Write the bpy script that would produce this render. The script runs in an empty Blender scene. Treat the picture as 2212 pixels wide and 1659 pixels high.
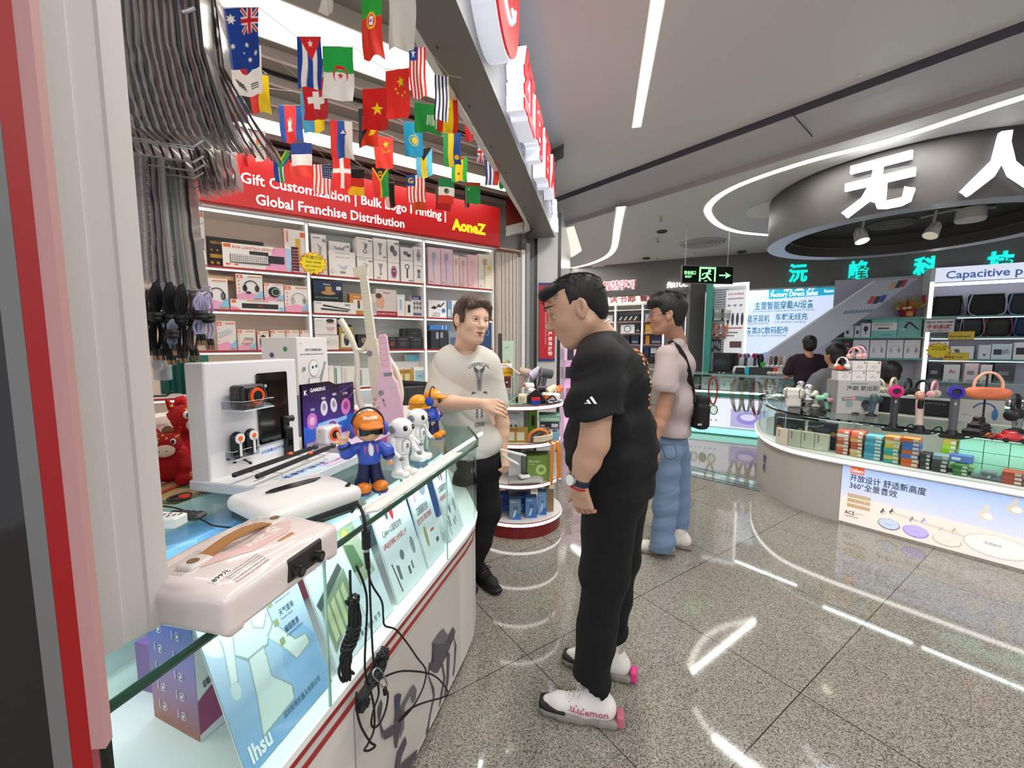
import bpy,math,random
import numpy as np
from mathutils import Matrix,Vector as V3
from math import cos,sin
tp,rn,en=tuple,range,enumerate
random.seed(4);np.random.seed(4)
PI=math.pi;rad=math.radians
sc=bpy.context.scene;col=sc.collection
FP,CX,CY,EYE=900.0,1106.0,829.5,1.42
TH=math.atan(87/900.0);CT,ST=cos(TH),sin(TH)
cd=bpy.data.cameras.new('camera');cam=bpy.data.objects.new('camera',cd);col.objects.link(cam)
cd.sensor_width=36;cd.lens=36*FP/2212;cd.clip_start=0.03
cam.location=(0,0,EYE);cam.rotation_euler=(PI/2-TH,0,0);sc.camera=cam
sc.view_settings.view_transform='Standard';sc.view_settings.look='None'
sc.view_settings.gamma=1;sc.view_settings.use_curve_mapping=False
sc.view_settings.exposure=0.0
w=bpy.data.worlds.new('world');sc.world=w;w.use_nodes=True
w.node_tree.nodes['Background'].inputs[0].default_value=(0.9,0.92,1,1)
w.node_tree.nodes['Background'].inputs[1].default_value=1.05
def area(name,loc,rot,sx,sy,power,colr=(1,.97,.93)):
 l=bpy.data.lights.new(name,'AREA');l.shape='RECTANGLE';l.size=sx;l.size_y=sy;l.energy=power;l.color=colr
 o=bpy.data.objects.new(name,l);o.location=loc;o.rotation_euler=rot;col.objects.link(o);return o
def ray(px,py):
 a=px-CX;b=CY-py
 return(a,FP*CT+b*ST,-FP*ST+b*CT)
def atZ(px,py,z=0.0):
 r=ray(px,py);t=(z-EYE)/r[2];return V3((r[0]*t,r[1]*t,z))
def atY(px,py,y):
 r=ray(px,py);t=y/r[1];return V3((r[0]*t,y,EYE+r[2]*t))
def onP(px,py,p0,ang):
 d=(sin(rad(ang)),cos(rad(ang)));n=(d[1],-d[0]);r=ray(px,py)
 t=(p0[0]*n[0]+p0[1]*n[1])/(r[0]*n[0]+r[1]*n[1]);return V3((r[0]*t,r[1]*t,EYE+r[2]*t))
def lin(h):
 h=h.lstrip('#');h=h if len(h)>3 else ''.join(x+x for x in h);c=[int(h[i:i+2],16)/255 for i in(0,2,4)]
 return tp((x/12.92 if x<=.04045 else((x+.055)/1.055)**2.4)for x in c)+(1,)
_M={}
def M(h,rough=.5,metal=0,emit=0,alpha=1,trans=0,bump=0,scale=60,var=0,coat=0):
 k=(h,rough,metal,emit,alpha,trans,bump,scale,var,coat)
 if k in _M:return _M[k]
 m=bpy.data.materials.new('m'+h);m.use_nodes=True;nt=m.node_tree;b=nt.nodes['Principled BSDF']
 b.inputs['Base Color'].default_value=lin(h);b.inputs['Roughness'].default_value=rough;b.inputs['Metallic'].default_value=metal
 if emit:b.inputs['Emission Color'].default_value=lin(h);b.inputs['Emission Strength'].default_value=emit
 if alpha<1:b.inputs['Alpha'].default_value=alpha
 if trans:b.inputs['Transmission Weight'].default_value=trans
 if coat:b.inputs['Coat Weight'].default_value=coat;b.inputs['Coat Roughness'].default_value=.05
 if bump or var:
  tc=nt.nodes.new('ShaderNodeTexCoord');n=nt.nodes.new('ShaderNodeTexNoise');n.inputs['Scale'].default_value=scale;n.inputs['Detail'].default_value=4
  nt.links.new(tc.outputs['Object'],n.inputs['Vector'])
  if bump:
   bp=nt.nodes.new('ShaderNodeBump');bp.inputs['Strength'].default_value=bump;bp.inputs['Distance'].default_value=.01
   nt.links.new(n.outputs['Fac'],bp.inputs['Height']);nt.links.new(bp.outputs['Normal'],b.inputs['Normal'])
  if var:
   hs=nt.nodes.new('ShaderNodeHueSaturation');hs.inputs['Color'].default_value=lin(h)
   mr=nt.nodes.new('ShaderNodeMapRange');mr.inputs['To Min'].default_value=1-var;mr.inputs['To Max'].default_value=1+var
   nt.links.new(n.outputs['Fac'],mr.inputs['Value']);nt.links.new(mr.outputs['Result'],hs.inputs['Value']);nt.links.new(hs.outputs['Color'],b.inputs['Base Color'])
 _M[k]=m;return m
def glassm(h='eaf6f2',alpha=.12,rough=.02):
 k=('g',h,alpha)
 if k in _M:return _M[k]
 m=bpy.data.materials.new('glass');m.use_nodes=True;nt=m.node_tree;nt.nodes.clear()
 o=nt.nodes.new('ShaderNodeOutputMaterial');mx=nt.nodes.new('ShaderNodeMixShader');t=nt.nodes.new('ShaderNodeBsdfTransparent');g=nt.nodes.new('ShaderNodeBsdfGlossy')
 t.inputs[0].default_value=lin(h);g.inputs['Roughness'].default_value=rough;lw=nt.nodes.new('ShaderNodeLayerWeight');lw.inputs[0].default_value=.5;fr=nt.nodes.new('ShaderNodeMath');fr.operation='POWER';fr.inputs[1].default_value=4.5;nt.links.new(lw.outputs['Facing'],fr.inputs[0])
 m2=nt.nodes.new('ShaderNodeMath');m2.operation='MULTIPLY';m2.inputs[1].default_value=.55;nt.links.new(fr.outputs[0],m2.inputs[0]);fr=m2
 mm=nt.nodes.new('ShaderNodeMath');mm.operation='ADD';mm.inputs[1].default_value=.015+alpha*.15
 nt.links.new(fr.outputs[0],mm.inputs[0]);nt.links.new(mm.outputs[0],mx.inputs[0]);nt.links.new(t.outputs[0],mx.inputs[1]);nt.links.new(g.outputs[0],mx.inputs[2]);nt.links.new(mx.outputs[0],o.inputs[0])
 _M[k]=m;return m
def vcm(rough=.6,emit=0,trans=0):
 k=('vc',rough,emit,trans)
 if k in _M:return _M[k]
 m=bpy.data.materials.new('printed');m.use_nodes=True;nt=m.node_tree;b=nt.nodes['Principled BSDF']
 a=nt.nodes.new('ShaderNodeAttribute');a.attribute_name='col'
 nt.links.new(a.outputs['Color'],b.inputs['Base Color']);b.inputs['Roughness'].default_value=rough
 if emit:nt.links.new(a.outputs['Color'],b.inputs['Emission Color']);b.inputs['Emission Strength'].default_value=emit
 if trans:
  o=nt.nodes['Material Output'];tl=nt.nodes.new('ShaderNodeBsdfTranslucent');mx=nt.nodes.new('ShaderNodeMixShader');mx.inputs[0].default_value=trans
  nt.links.new(a.outputs['Color'],tl.inputs[0]);nt.links.new(b.outputs[0],mx.inputs[1]);nt.links.new(tl.outputs[0],mx.inputs[2]);nt.links.new(mx.outputs[0],o.inputs[0])
 _M[k]=m;return m
_T={}
def glyphs(s,bold=0.0,ext=0.0,align='LEFT',res=2):
 k=(s,bold,ext,align,res)
 if k not in _T:
  c=bpy.data.curves.new('t','FONT');c.body=s;c.resolution_u=res;c.offset=bold;c.extrude=ext;c.align_x=align
  o=bpy.data.objects.new('t',c);m=o.to_mesh()
  _T[k]=([v.co.copy()for v in m.vertices],[tp(p.vertices)for p in m.polygons])
  o.to_mesh_clear();bpy.data.objects.remove(o);bpy.data.curves.remove(c)
 return _T[k]
class MB:
 def __init__(s):s.v=[];s.f=[];s.m=[];s.mats=[];s.T=Matrix()
 def mi(s,m):
  if isinstance(m,str):m=M(m)
  if m not in s.mats:s.mats.append(m)
  return s.mats.index(m)
 def add(s,vs,fs,m,T=None):
  n=len(s.v);TT=s.T@T if T is not None else s.T
  s.v+=[TT@V3(v)for v in vs];k=s.mi(m)
  for f in fs:s.f.append(tp(n+i for i in f));s.m.append(k)
  return s
 def box(s,a,b,m,T=None,ch=0):
  x0,y0,z0=(min(p,q)for p,q in zip(a,b));x1,y1,z1=(max(p,q)for p,q in zip(a,b))
  if ch:
   c=min(ch,(x1-x0)/2.01,(y1-y0)/2.01);q=min(ch,(z1-z0)/2.01)
   P=[(x0+c,y0),(x1-c,y0),(x1,y0+c),(x1,y1-c),(x1-c,y1),(x0+c,y1),(x0,y1-c),(x0,y0+c)]
   P2=[(x0+c*1.3,y0+c),(x1-c*1.3,y0+c),(x1-c,y0+c*1.3),(x1-c,y1-c*1.3),(x1-c*1.3,y1-c),(x0+c*1.3,y1-c),(x0+c,y1-c*1.3),(x0+c,y0+c*1.3)]
   vs=[(x,y,z0)for x,y in P2]+[(x,y,z0+q)for x,y in P]+[(x,y,z1-q)for x,y in P]+[(x,y,z1)for x,y in P2]
   fs=[tp(rn(7,-1,-1)),tp(rn(24,32))]
   for r in rn(3):
    for i in rn(8):j=(i+1)%8;fs.append((r*8+i,r*8+j,r*8+8+j,r*8+8+i))
   return s.add(vs,fs,m,T)
  vs=[(x0,y0,z0),(x1,y0,z0),(x1,y1,z0),(x0,y1,z0),(x0,y0,z1),(x1,y0,z1),(x1,y1,z1),(x0,y1,z1)]
  return s.add(vs,[(3,2,1,0),(4,5,6,7),(0,1,5,4),(1,2,6,5),(2,3,7,6),(3,0,4,7)],m,T)
 def poly(s,pts,m,T=None):return s.add(pts,[tp(rn(len(pts)))],m,T)
 def prism(s,pts,z0,z1,m,T=None,mtop=None):
  n=len(pts);A=sum(pts[i][0]*pts[(i+1)%n][1]-pts[(i+1)%n][0]*pts[i][1]for i in rn(n))
  if A<0:pts=pts[::-1]
  vs=[(p[0],p[1],z0)for p in pts]+[(p[0],p[1],z1)for p in pts]
  s.add(vs,[tp(rn(n-1,-1,-1))]+[(i,(i+1)%n,n+(i+1)%n,n+i)for i in rn(n)],m,T)
  return s.add(vs,[tp(rn(n,2*n))],mtop or m,T)
 def cyl(s,a,b,r0,r1,m,n=16,caps=True):
  a=V3(a);b=V3(b);d=(b-a).normalized();u=d.orthogonal().normalized();v=d.cross(u)
  vs=[a+(u*cos(2*PI*i/n)+v*sin(2*PI*i/n))*r0 for i in rn(n)]+[b+(u*cos(2*PI*i/n)+v*sin(2*PI*i/n))*r1 for i in rn(n)]
  fs=[(i,(i+1)%n,n+(i+1)%n,n+i)for i in rn(n)]
  if caps:fs+=[tp(rn(n-1,-1,-1)),tp(rn(n,2*n))]
  return s.add(vs,fs,m)
 def lathe(s,prof,m,n=20,T=None):
  vs=[];fs=[]
  for r,z in prof:vs+=[(r*cos(2*PI*i/n),r*sin(2*PI*i/n),z)for i in rn(n)]
  for k in rn(len(prof)-1):
   for i in rn(n):j=(i+1)%n;fs.append((k*n+i,k*n+j,k*n+n+j,k*n+n+i))
  if prof[0][0]>1e-5 and prof[0]!=prof[-1]:fs.append(tp(rn(n-1,-1,-1)))
  if prof[-1][0]>1e-5 and prof[0]!=prof[-1]:fs.append(tp(rn((len(prof)-1)*n,len(prof)*n)))
  return s.add(vs,fs,m,T)
 def ell(s,c,r,m,n=16,T=None):
  k=max(6,n//2);L=Matrix.Translation(c)@Matrix.Diagonal((r[0],r[1],r[2],1))
  return s.lathe([(sin(PI*i/k),-cos(PI*i/k))for i in rn(k+1)],m,n,(T@L)if T is not None else L)
 def tube(s,pts,r,m,n=8,closed=False,sm=0):
  P=[V3(p)for p in pts]
  if sm:
   Q=[]
   N=len(P)
   for i in rn(N if closed else N-1):
    p0=P[(i-1)%N]if closed or i>0 else P[0];p1=P[i];p2=P[(i+1)%N];p3=P[(i+2)%N]if closed or i+2<N else P[-1]
    for k in rn(sm):
     t=k/sm;Q.append(.5*((2*p1)+(p2-p0)*t+(2*p0-5*p1+4*p2-p3)*t*t+(3*p1-p0-3*p2+p3)*t**3))
   if not closed:Q.append(P[-1])
   P=Q
  N=len(P);vs=[];fs=[];u=None
  for i,p in en(P):
   d=(P[(i+1)%N]if closed or i<N-1 else p)-(P[i-1]if closed or i>0 else p)
   d=d.normalized()if d.length>1e-9 else V3((0,0,1))
   u=d.orthogonal().normalized()if u is None else(u-d*u.dot(d)).normalized()if(u-d*u.dot(d)).length>1e-6 else d.orthogonal().normalized()
   v=d.cross(u);rr=r(i/(N-1))if callable(r)else r
   vs+=[p+(u*cos(2*PI*k/n)+v*sin(2*PI*k/n))*rr for k in rn(n)]
  for i in rn(N if closed else N-1):
   for k in rn(n):a=i*n;b=((i+1)%N)*n;fs.append((a+k,a+(k+1)%n,b+(k+1)%n,b+k))
  if not closed:fs+=[tp(rn(n-1,-1,-1)),tp(rn((N-1)*n,N*n))]
  return s.add(vs,fs,m)
 def ribbon(s,pts,wd,m,th=.002):
  W=V3(wd)/2;P=[V3(p)for p in pts];vs=[];fs=[]
  for i,p in en(P):
   d=(P[min(i+1,len(P)-1)]-P[max(i-1,0)]).normalized();nn=d.cross(W).normalized()*th/2
   vs+=[p-W-nn,p+W-nn,p+W+nn,p-W+nn]
  for i in rn(len(P)-1):
   for k in rn(4):j=(k+1)%4;fs.append((i*4+k,i*4+j,i*4+4+j,i*4+4+k))
  fs+=[(3,2,1,0),tp(len(vs)-4+k for k in rn(4))]
  return s.add(vs,fs,m)
 def text(s,t,size,m,T,bold=0.0,ext=0.0,align='LEFT',sx=1,res=2):
  v,f=glyphs(t,bold,ext/size,align,res)
  return s.add(v,f,m,T@Matrix.Diagonal((size*sx,size,size,1)))
 def B(s,name,parent=None,smooth=0,bevel=0,loc=None,rz=0):
  me=bpy.data.meshes.new(name);me.from_pydata([tp(v)for v in s.v],[],s.f)
  for m in s.mats:me.materials.append(m)
  me.polygons.foreach_set('material_index',s.m)
  if smooth:me.shade_smooth()if smooth>=180 else me.shade_smooth();
  if smooth and smooth<180:me.set_sharp_from_angle(angle=rad(smooth))
  me.update();o=bpy.data.objects.new(name,me);col.objects.link(o)
  if parent is not None:o.parent=parent
  if loc is not None:o.location=loc
  o.rotation_euler[2]=rz
  if bevel:
   b=o.modifiers.new('b','BEVEL');b.width=bevel;b.segments=2;b.limit_method='ANGLE'
  return o
def tag(o,label=None,cat=None,group=None,kind=None):
 if label:o['label']=label
 if cat:o['category']=cat
 if group:o['group']=group
 if kind:o['kind']=kind
 return o
def Th(name,label,cat,loc=(0,0,0),rz=0,group=None):
 o=bpy.data.objects.new(name,None);o.empty_display_size=.02;col.objects.link(o);o.location=loc;o.rotation_euler[2]=rz
 return tag(o,label,cat,group)
def struct(mb,name,**k):return tag(mb.B(name,**k),kind='structure')
def dup(root,loc=None,rz=None,label=None,group=None,scale=None):
 kids={}
 for o in bpy.data.objects:
  if o.parent:kids.setdefault(o.parent.name,[]).append(o)
 r=root.copy();col.objects.link(r)
 if loc is not None:r.location=loc
 if rz is not None:r.rotation_euler[2]=rz
 if scale:r.scale=(scale,)*3
 if label:r['label']=label
 if group:r['group']=group
 for ch in kids.get(root.name,[]):
  c=ch.copy();col.objects.link(c);c.parent=r
  for g in kids.get(ch.name,[]):
   d=g.copy();col.objects.link(d);d.parent=c
 return r
def Tr(x,y,z):return Matrix.Translation((x,y,z))
def R(ax,deg):return Matrix.Rotation(rad(deg),4,ax)
FRONT=R('X',90)
def frame(o,x,y):
 x=V3(x).normalized();y=V3(y).normalized();z=x.cross(y)
 return Matrix(((x[0],y[0],z[0],o[0]),(x[1],y[1],z[1],o[1]),(x[2],y[2],z[2],o[2]),(0,0,0,1)))
def inpoly(X,Y,pts):
 c=np.zeros(X.shape,bool);n=len(pts)
 for i in rn(n):
  x0,y0=pts[i];x1,y1=pts[(i+1)%n]
  if y0==y1:continue
  c^=((y0>Y)!=(y1>Y))&(X<(x1-x0)*(Y-y0)/(y1-y0)+x0)
 return c
def star(cx,cy,r,n=5,k=.4,a0=90):
 return[(cx+(r if i%2==0 else r*k)*cos(rad(a0+i*180/n)),cy+(r if i%2==0 else r*k)*sin(rad(a0+i*180/n)))for i in rn(2*n)]
def paint(w,h,nx,ny,shapes,bg):
 """colour per face of an nx x ny grid spanning w x h; shapes painted in order: ('r',x0,y0,x1,y1,c) ('c',x,y,r,c) ('e',x,y,rx,ry,c) ('p',pts,c) ('g',c0,c1 vertical gradient)"""
 x=(np.arange(nx*2)+.5)*w/(nx*2);y=(np.arange(ny*2)+.5)*h/(ny*2);X,Y=np.meshgrid(x,y)
 C=np.zeros(X.shape+(3,));C[:]=lin(bg)[:3]
 for s in shapes:
  k=s[0]
  if k=='g':
   t=(Y/h)[...,None];C[:]=np.array(lin(s[1])[:3])*(1-t)+np.array(lin(s[2])[:3])*t;continue
  if k=='gx':
   t=(X/w)[...,None];C[:]=np.array(lin(s[1])[:3])*(1-t)+np.array(lin(s[2])[:3])*t;continue
  if k=='r':mk=(X>=s[1])&(X<s[3])&(Y>=s[2])&(Y<s[4])
  elif k=='c':mk=(X-s[1])**2+(Y-s[2])**2<s[3]**2
  elif k=='e':mk=((X-s[1])/s[3])**2+((Y-s[2])/s[4])**2<1
  elif k=='p':mk=inpoly(X,Y,s[1])
  C[mk]=lin(s[-1])[:3]
 return C.reshape(ny,2,nx,2,3).mean(axis=(1,3))
def grid_obj(name,P,C,mat,parent=None,smooth=True):
 """P (ny+1, nx+1, 3) points, C (ny, nx, 3) colours"""
 ny,nx=C.shape[:2];i=np.arange((ny+1)*(nx+1)).reshape(ny+1,nx+1)
 F=np.stack([i[:-1,:-1],i[:-1,1:],i[1:,1:],i[1:,:-1]],-1).reshape(-1,4)
 me=bpy.data.meshes.new(name);me.from_pydata(P.reshape(-1,3).tolist(),[],F.tolist())
 a=me.color_attributes.new('col','FLOAT_COLOR','CORNER');c4=np.ones((ny*nx,4,4),np.float32);c4[...,:3]=C.reshape(-1,1,3)
 a.data.foreach_set('color',c4.ravel());me.materials.append(mat)
 if smooth:me.shade_smooth()
 o=bpy.data.objects.new(name,me);col.objects.link(o)
 if parent is not None:o.parent=parent
 return o
class SD:
 def __init__(s,h=.006):s.h=h;s.p=[];s.fx=None;s.clip=[]
 def cap(s,a,b,ra,rb=None,k=.02,sq=None,op='u'):
  s.p.append(('c',np.array(a,float),np.array(b,float),ra,ra if rb is None else rb,k,sq,op));return s
 def ell(s,c,r,k=.02,R=None,op='u'):
  s.p.append(('e',np.array(c,float),np.array(r,float),R,None,k,None,op));return s
 def chain(s,pts,k=.02,sq=None):
  for(a,ra),(b,rb)in zip(pts[:-1],pts[1:]):s.cap(a,b,ra,rb,k,sq)
  return s
 def rbox(s,c,r,rd,k=.01,R=None,op='u'):
  s.p.append(('b',np.array(c,float),np.array(r,float),R,rd,k,None,op));return s
 def mesh(s,mat=None):
  h=s.h;lo=[];hi=[]
  for q in s.p:
   if q[7]!='u':continue
   if q[0]=='c':m=max(q[3],q[4])*1.6;lo.append(np.minimum(q[1],q[2])-m);hi.append(np.maximum(q[1],q[2])+m)
   else:m=np.linalg.norm(q[2])if q[3]is not None else q[2];lo.append(q[1]-m);hi.append(q[1]+m)
  lo=np.min(lo,0)-3*h;hi=np.max(hi,0)+3*h;n=np.ceil((hi-lo)/h).astype(int)+1
  ax=[lo[i]+np.arange(n[i])*h for i in rn(3)];D=np.full(n,1.0,np.float32)
  for q in s.p:
   kk=max(q[5],h)*1.6+3*h
   if q[0]=='c':m=max(q[3],q[4])*1.6+kk;a=np.minimum(q[1],q[2])-m;b=np.maximum(q[1],q[2])+m
   else:m=(np.linalg.norm(q[2])if q[3]is not None else q[2])+kk;a=q[1]-m;b=q[1]+m
   i0=np.clip(((a-lo)/h).astype(int),0,n-1);i1=np.clip(((b-lo)/h).astype(int)+2,1,n)
   if np.any(i1<=i0):continue
   X,Y,Z=np.meshgrid(*[ax[i][i0[i]:i1[i]]for i in rn(3)],indexing='ij',sparse=False)
   P=np.stack([X,Y,Z],-1)
   if q[0]=='c':
    A,B,ra,rb=q[1],q[2],q[3],q[4];ab=B-A;L2=max(ab@ab,1e-12);pa=P-A
    t=np.clip((pa@ab)/L2,0,1);d3=pa-t[...,None]*ab
    if q[6]:
     u=np.array(q[6][0],float);u/=np.linalg.norm(u);c=d3@u;d3=d3+((1/q[6][1]-1)*c)[...,None]*u
    d=np.linalg.norm(d3,axis=-1)-(ra+(rb-ra)*t)
    if q[6]:d=d*min(1,q[6][1])**.5
   elif q[0]=='e':
    pc=P-q[1]
    if q[3]is not None:pc=pc@np.array(q[3].to_3x3())
    l=np.linalg.norm(pc/q[2],axis=-1);l2=np.linalg.norm(pc/q[2]**2,axis=-1)+1e-9;d=l*(l-1)/l2
   else:
    pc=P-q[1]
    if q[3]is not None:pc=pc@np.array(q[3].to_3x3())
    e=np.abs(pc)-(q[2]-q[4]);d=np.linalg.norm(np.maximum(e,0),axis=-1)+np.minimum(e.max(-1),0)-q[4]
   sl=tp(slice(i0[i],i1[i])for i in rn(3));O=D[sl];k=max(q[5],1e-4)
   if q[7]=='u':hh=np.clip(.5+.5*(O-d)/k,0,1);D[sl]=O*(1-hh)+d*hh-k*hh*(1-hh)
   else:hh=np.clip(.5-.5*(O+d)/k,0,1);D[sl]=O*(1-hh)-d*hh+k*hh*(1-hh)
  if s.fx:D+=s.fx(*np.meshgrid(*ax,indexing='ij',sparse=True)).astype(np.float32)
  for(pt,nr)in s.clip:
   pt=np.array(pt);nr=np.array(nr,float);nr/=np.linalg.norm(nr)
   G=np.meshgrid(*ax,indexing='ij',sparse=True);D=np.maximum(D,(G[0]-pt[0])*nr[0]+(G[1]-pt[1])*nr[1]+(G[2]-pt[2])*nr[2])
  S=D<0;cc=np.zeros(np.array(D.shape)-1,np.int8);acc=np.zeros(cc.shape+(3,),np.float32)
  ofs=[(i,j,k)for i in(0,1)for j in(0,1)for k in(0,1)]
  sub=lambda A,o:A[o[0]:A.shape[0]-1+o[0],o[1]:A.shape[1]-1+o[1],o[2]:A.shape[2]-1+o[2]]
  nb=sum(sub(S,o).astype(np.int8)for o in ofs);act=(nb>0)&(nb<8);idx=np.argwhere(act)
  vid=-np.ones(cc.shape,np.int64);vid[act]=np.arange(len(idx));V=np.zeros((len(idx),3));W=np.zeros(len(idx))
  for a in ofs:
   for d in rn(3):
    if a[d]:continue
    b=list(a);b[d]=1
    da=D[tp((idx+a).T)];db=D[tp((idx+b).T)];cr=(da<0)!=(db<0);t=np.where(cr,da/(da-db+1e-12),0)
    p=np.tile(np.array(a,float),(len(idx),1));p[:,d]+=t;V[cr]+=p[cr];W[cr]+=1
  V=(V/np.maximum(W,1)[:,None]+idx)*h+lo
  F=[]
  for d in rn(3):
   e=[0,0,0];e[d]=1;A=S[tp(slice(0,S.shape[i]-e[i])for i in rn(3))];B=S[tp(slice(e[i],None)for i in rn(3))]
   E=np.argwhere(A!=B);u,v=(d+1)%3,(d+2)%3
   E=E[(E[:,u]>0)&(E[:,v]>0)&(E[:,u]<S.shape[u]-1)&(E[:,v]<S.shape[v]-1)]
   def cell(du,dv):c=E.copy();c[:,u]-=du;c[:,v]-=dv;return vid[tp(c.T)]
   q=np.stack([cell(1,1),cell(0,1),cell(0,0),cell(1,0)],-1);fl=~A[tp(E.T)];q[fl]=q[fl][:,::-1];F.append(q)
  F=np.concatenate(F);F=F[(F>=0).all(1)]
  return V,F
def sj(name,parts,parent=None,relax=1):
 """parts: list of (SD, material) joined into one mesh object"""
 vs=[];fs=[];ms=[];mats=[];n=0
 for sd,m in parts:
  V,F=sd.mesh()if isinstance(sd,SD)else sd
  for _ in rn(relax):
   s=np.zeros_like(V);c=np.zeros(len(V))
   for a in rn(4):np.add.at(s,F[:,a],V[F[:,(a+1)%4]]);np.add.at(c,F[:,a],1)
   V=V*.4+.6*s/np.maximum(c,1)[:,None]
  if m not in mats:mats.append(m)
  vs.append(V);fs.append(F+n);ms+=[mats.index(m)]*len(F);n+=len(V)
 me=bpy.data.meshes.new(name);me.from_pydata(np.concatenate(vs).tolist(),[],np.concatenate(fs).tolist())
 for m in mats:me.materials.append(m)
 me.polygons.foreach_set('material_index',ms);me.shade_smooth();me.update()
 o=bpy.data.objects.new(name,me);col.objects.link(o)
 if parent is not None:o.parent=parent
 return o
 # ======================= large structure =======================
U=V3((.8251,.5650,0));N=V3((.5650,-.8251,0));WZ=rad(34.40)
W0=V3((-1.66,3.40,0));FD=V3((.2045,.9789,0));FN=V3((.9789,-.2045,0));F0=V3((-.193,1.56,0))
def wp(s,z,out=0):return W0+U*s+N*out+V3((0,0,z))
def lampline(name,p,q,wd,power,z,colr=(1,.97,.92)):
 p=V3((p[0],p[1],z));q=V3((q[0],q[1],z));c=(p+q)/2;d=q-p
 return area(name,tp(c),(0,0,math.atan2(d[1],d[0])),d.length,wd,power,colr)
_a=atZ(1375,274,3.19);_b=atZ(1421,0,3.19);lampline('strip_or_added_lamp',_a,_a+(_b-_a)*2.2,.05,60,3.185)
for(x0,y0),(x1,y1),pw in(((2212,209),(1931,300),14),((1931,300),(1603,397),16),((1529,458),(1680,509),10),((1342,446),(1326,536),14),((1309,555),(1236,579),8),((1260,587),(1476,572),12),((1476,572),(1800,556),16)):
 lampline('strip_or_added_lamp',atZ(x0,y0,2.99),atZ(x1,y1,2.99),.05,pw,2.985)
lampline('strip_or_added_lamp',(2.2,-1.8),(3.4,1.2),.06,60,3.18);lampline('strip_or_added_lamp',(-.2,-2.4),(1.6,-1.4),.06,50,3.18);lampline('strip_or_added_lamp',(5.0,-.5),(5.6,2.6),.06,60,3.18)  # unseen ceiling lamps added behind and beside the view to brighten the hall
area('stall_lamp',tp(W0+U*-.1+N*1.41+V3((0,0,2.89))),(0,0,WZ),2.6,.26,16,(1,.97,.9))
area('stall_lamp',tp(W0+U*.1+N*.32+V3((0,0,2.89))),(0,0,WZ),3.2,.17,9,(1,.97,.9))
area('shop_lamp',(5.6,7.8,2.9),(0,0,0),3,.3,60,(.95,.98,1))
area('shop_lamp',(1.9,10,2.8),(0,0,0),2,.3,40,(.95,.98,1))
def floor_mat():
 m=bpy.data.materials.new('granite');m.use_nodes=True;nt=m.node_tree;b=nt.nodes['Principled BSDF'];L=nt.links.new;nd=nt.nodes.new
 tc=nd('ShaderNodeTexCoord');v=nd('ShaderNodeTexVoronoi');v.inputs['Scale'].default_value=300;L(tc.outputs['Object'],v.inputs['Vector'])
 n=nd('ShaderNodeTexNoise');n.inputs['Scale'].default_value=120;n.inputs['Detail'].default_value=5;n.inputs['Roughness'].default_value=.75;L(tc.outputs['Object'],n.inputs['Vector'])
 sep=nd('ShaderNodeSeparateColor');L(v.outputs['Color'],sep.inputs[0]);mx=nd('ShaderNodeMath');mx.operation='ADD';L(sep.outputs[0],mx.inputs[0]);L(n.outputs['Fac'],mx.inputs[1])
 cr=nd('ShaderNodeValToRGB');e=cr.color_ramp.elements;mm=nd('ShaderNodeMath');mm.operation='MULTIPLY';mm.inputs[1].default_value=.5;L(mx.outputs[0],mm.inputs[0]);L(mm.outputs[0],cr.inputs[0])
 e[0].position=.22;e[0].color=lin('3f3b37');e[1].position=.72;e[1].color=lin('aaa59b')
 a=cr.color_ramp.elements.new(.36);a.color=lin('6b665e');a=cr.color_ramp.elements.new(.5);a.color=lin('8f8a80')
 g=nd('ShaderNodeMapping');g.vector_type='TEXTURE';g.inputs['Rotation'].default_value=(0,0,WZ);L(tc.outputs['Object'],g.inputs['Vector'])
 sx=nd('ShaderNodeSeparateXYZ');L(g.outputs[0],sx.inputs[0]);jo=None
 for k,off in((0,1.063),(1,1.432)):
  s=nd('ShaderNodeMath');s.operation='SUBTRACT';L(sx.outputs[k],s.inputs[0]);s.inputs[1].default_value=off-.4-8
  q=nd('ShaderNodeMath');q.operation='MODULO';L(s.outputs[0],q.inputs[0]);q.inputs[1].default_value=.797 if k==0 else.8
  r=nd('ShaderNodeMath');r.operation='SUBTRACT';L(q.outputs[0],r.inputs[0]);r.inputs[1].default_value=(.4+8)%(.797 if k==0 else.8)
  ab=nd('ShaderNodeMath');ab.operation='ABSOLUTE';L(r.outputs[0],ab.inputs[0]);lt=nd('ShaderNodeMath');lt.operation='LESS_THAN';L(ab.outputs[0],lt.inputs[0]);lt.inputs[1].default_value=.0022
  if jo:mxx=nd('ShaderNodeMath');mxx.operation='MAXIMUM';L(jo.outputs[0],mxx.inputs[0]);L(lt.outputs[0],mxx.inputs[1]);jo=mxx
  else:jo=lt
 mix=nd('ShaderNodeMix');mix.data_type='RGBA';L(jo.outputs[0],mix.inputs[0]);L(cr.outputs[0],mix.inputs[6]);mix.inputs[7].default_value=lin('3b3632')
 L(mix.outputs[2],b.inputs['Base Color']);b.inputs['Roughness'].default_value=.055;b.inputs['IOR'].default_value=1.62
 return m
mb=MB();mb.poly([(-6,-3,0),(13,-3,0),(13,12,0),(-6,12,0)],floor_mat());struct(mb,'floor')
GREY=M('b9b6b2',.6);WH=M('dcdad6');DG=M('6b6a66',.45);LED=M('fffdf2',.5,emit=5);LEDC=M('f4fbff',.5,emit=4)
ceil=M('d6d3cf',.55)
def P3(px,py,z):return tp(atZ(px,py,z))
b1a=atZ(1205,425,3.2);b1b=atZ(2212,45,3.2);dB=(b1b-b1a).normalized();b1a-=dB*.25;b1z=b1a+dB*9
mb=MB();c0=atZ(1164,0,3.2);c1=atZ(1218,310,3.2);cd0=(c0-c1).normalized()
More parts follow.
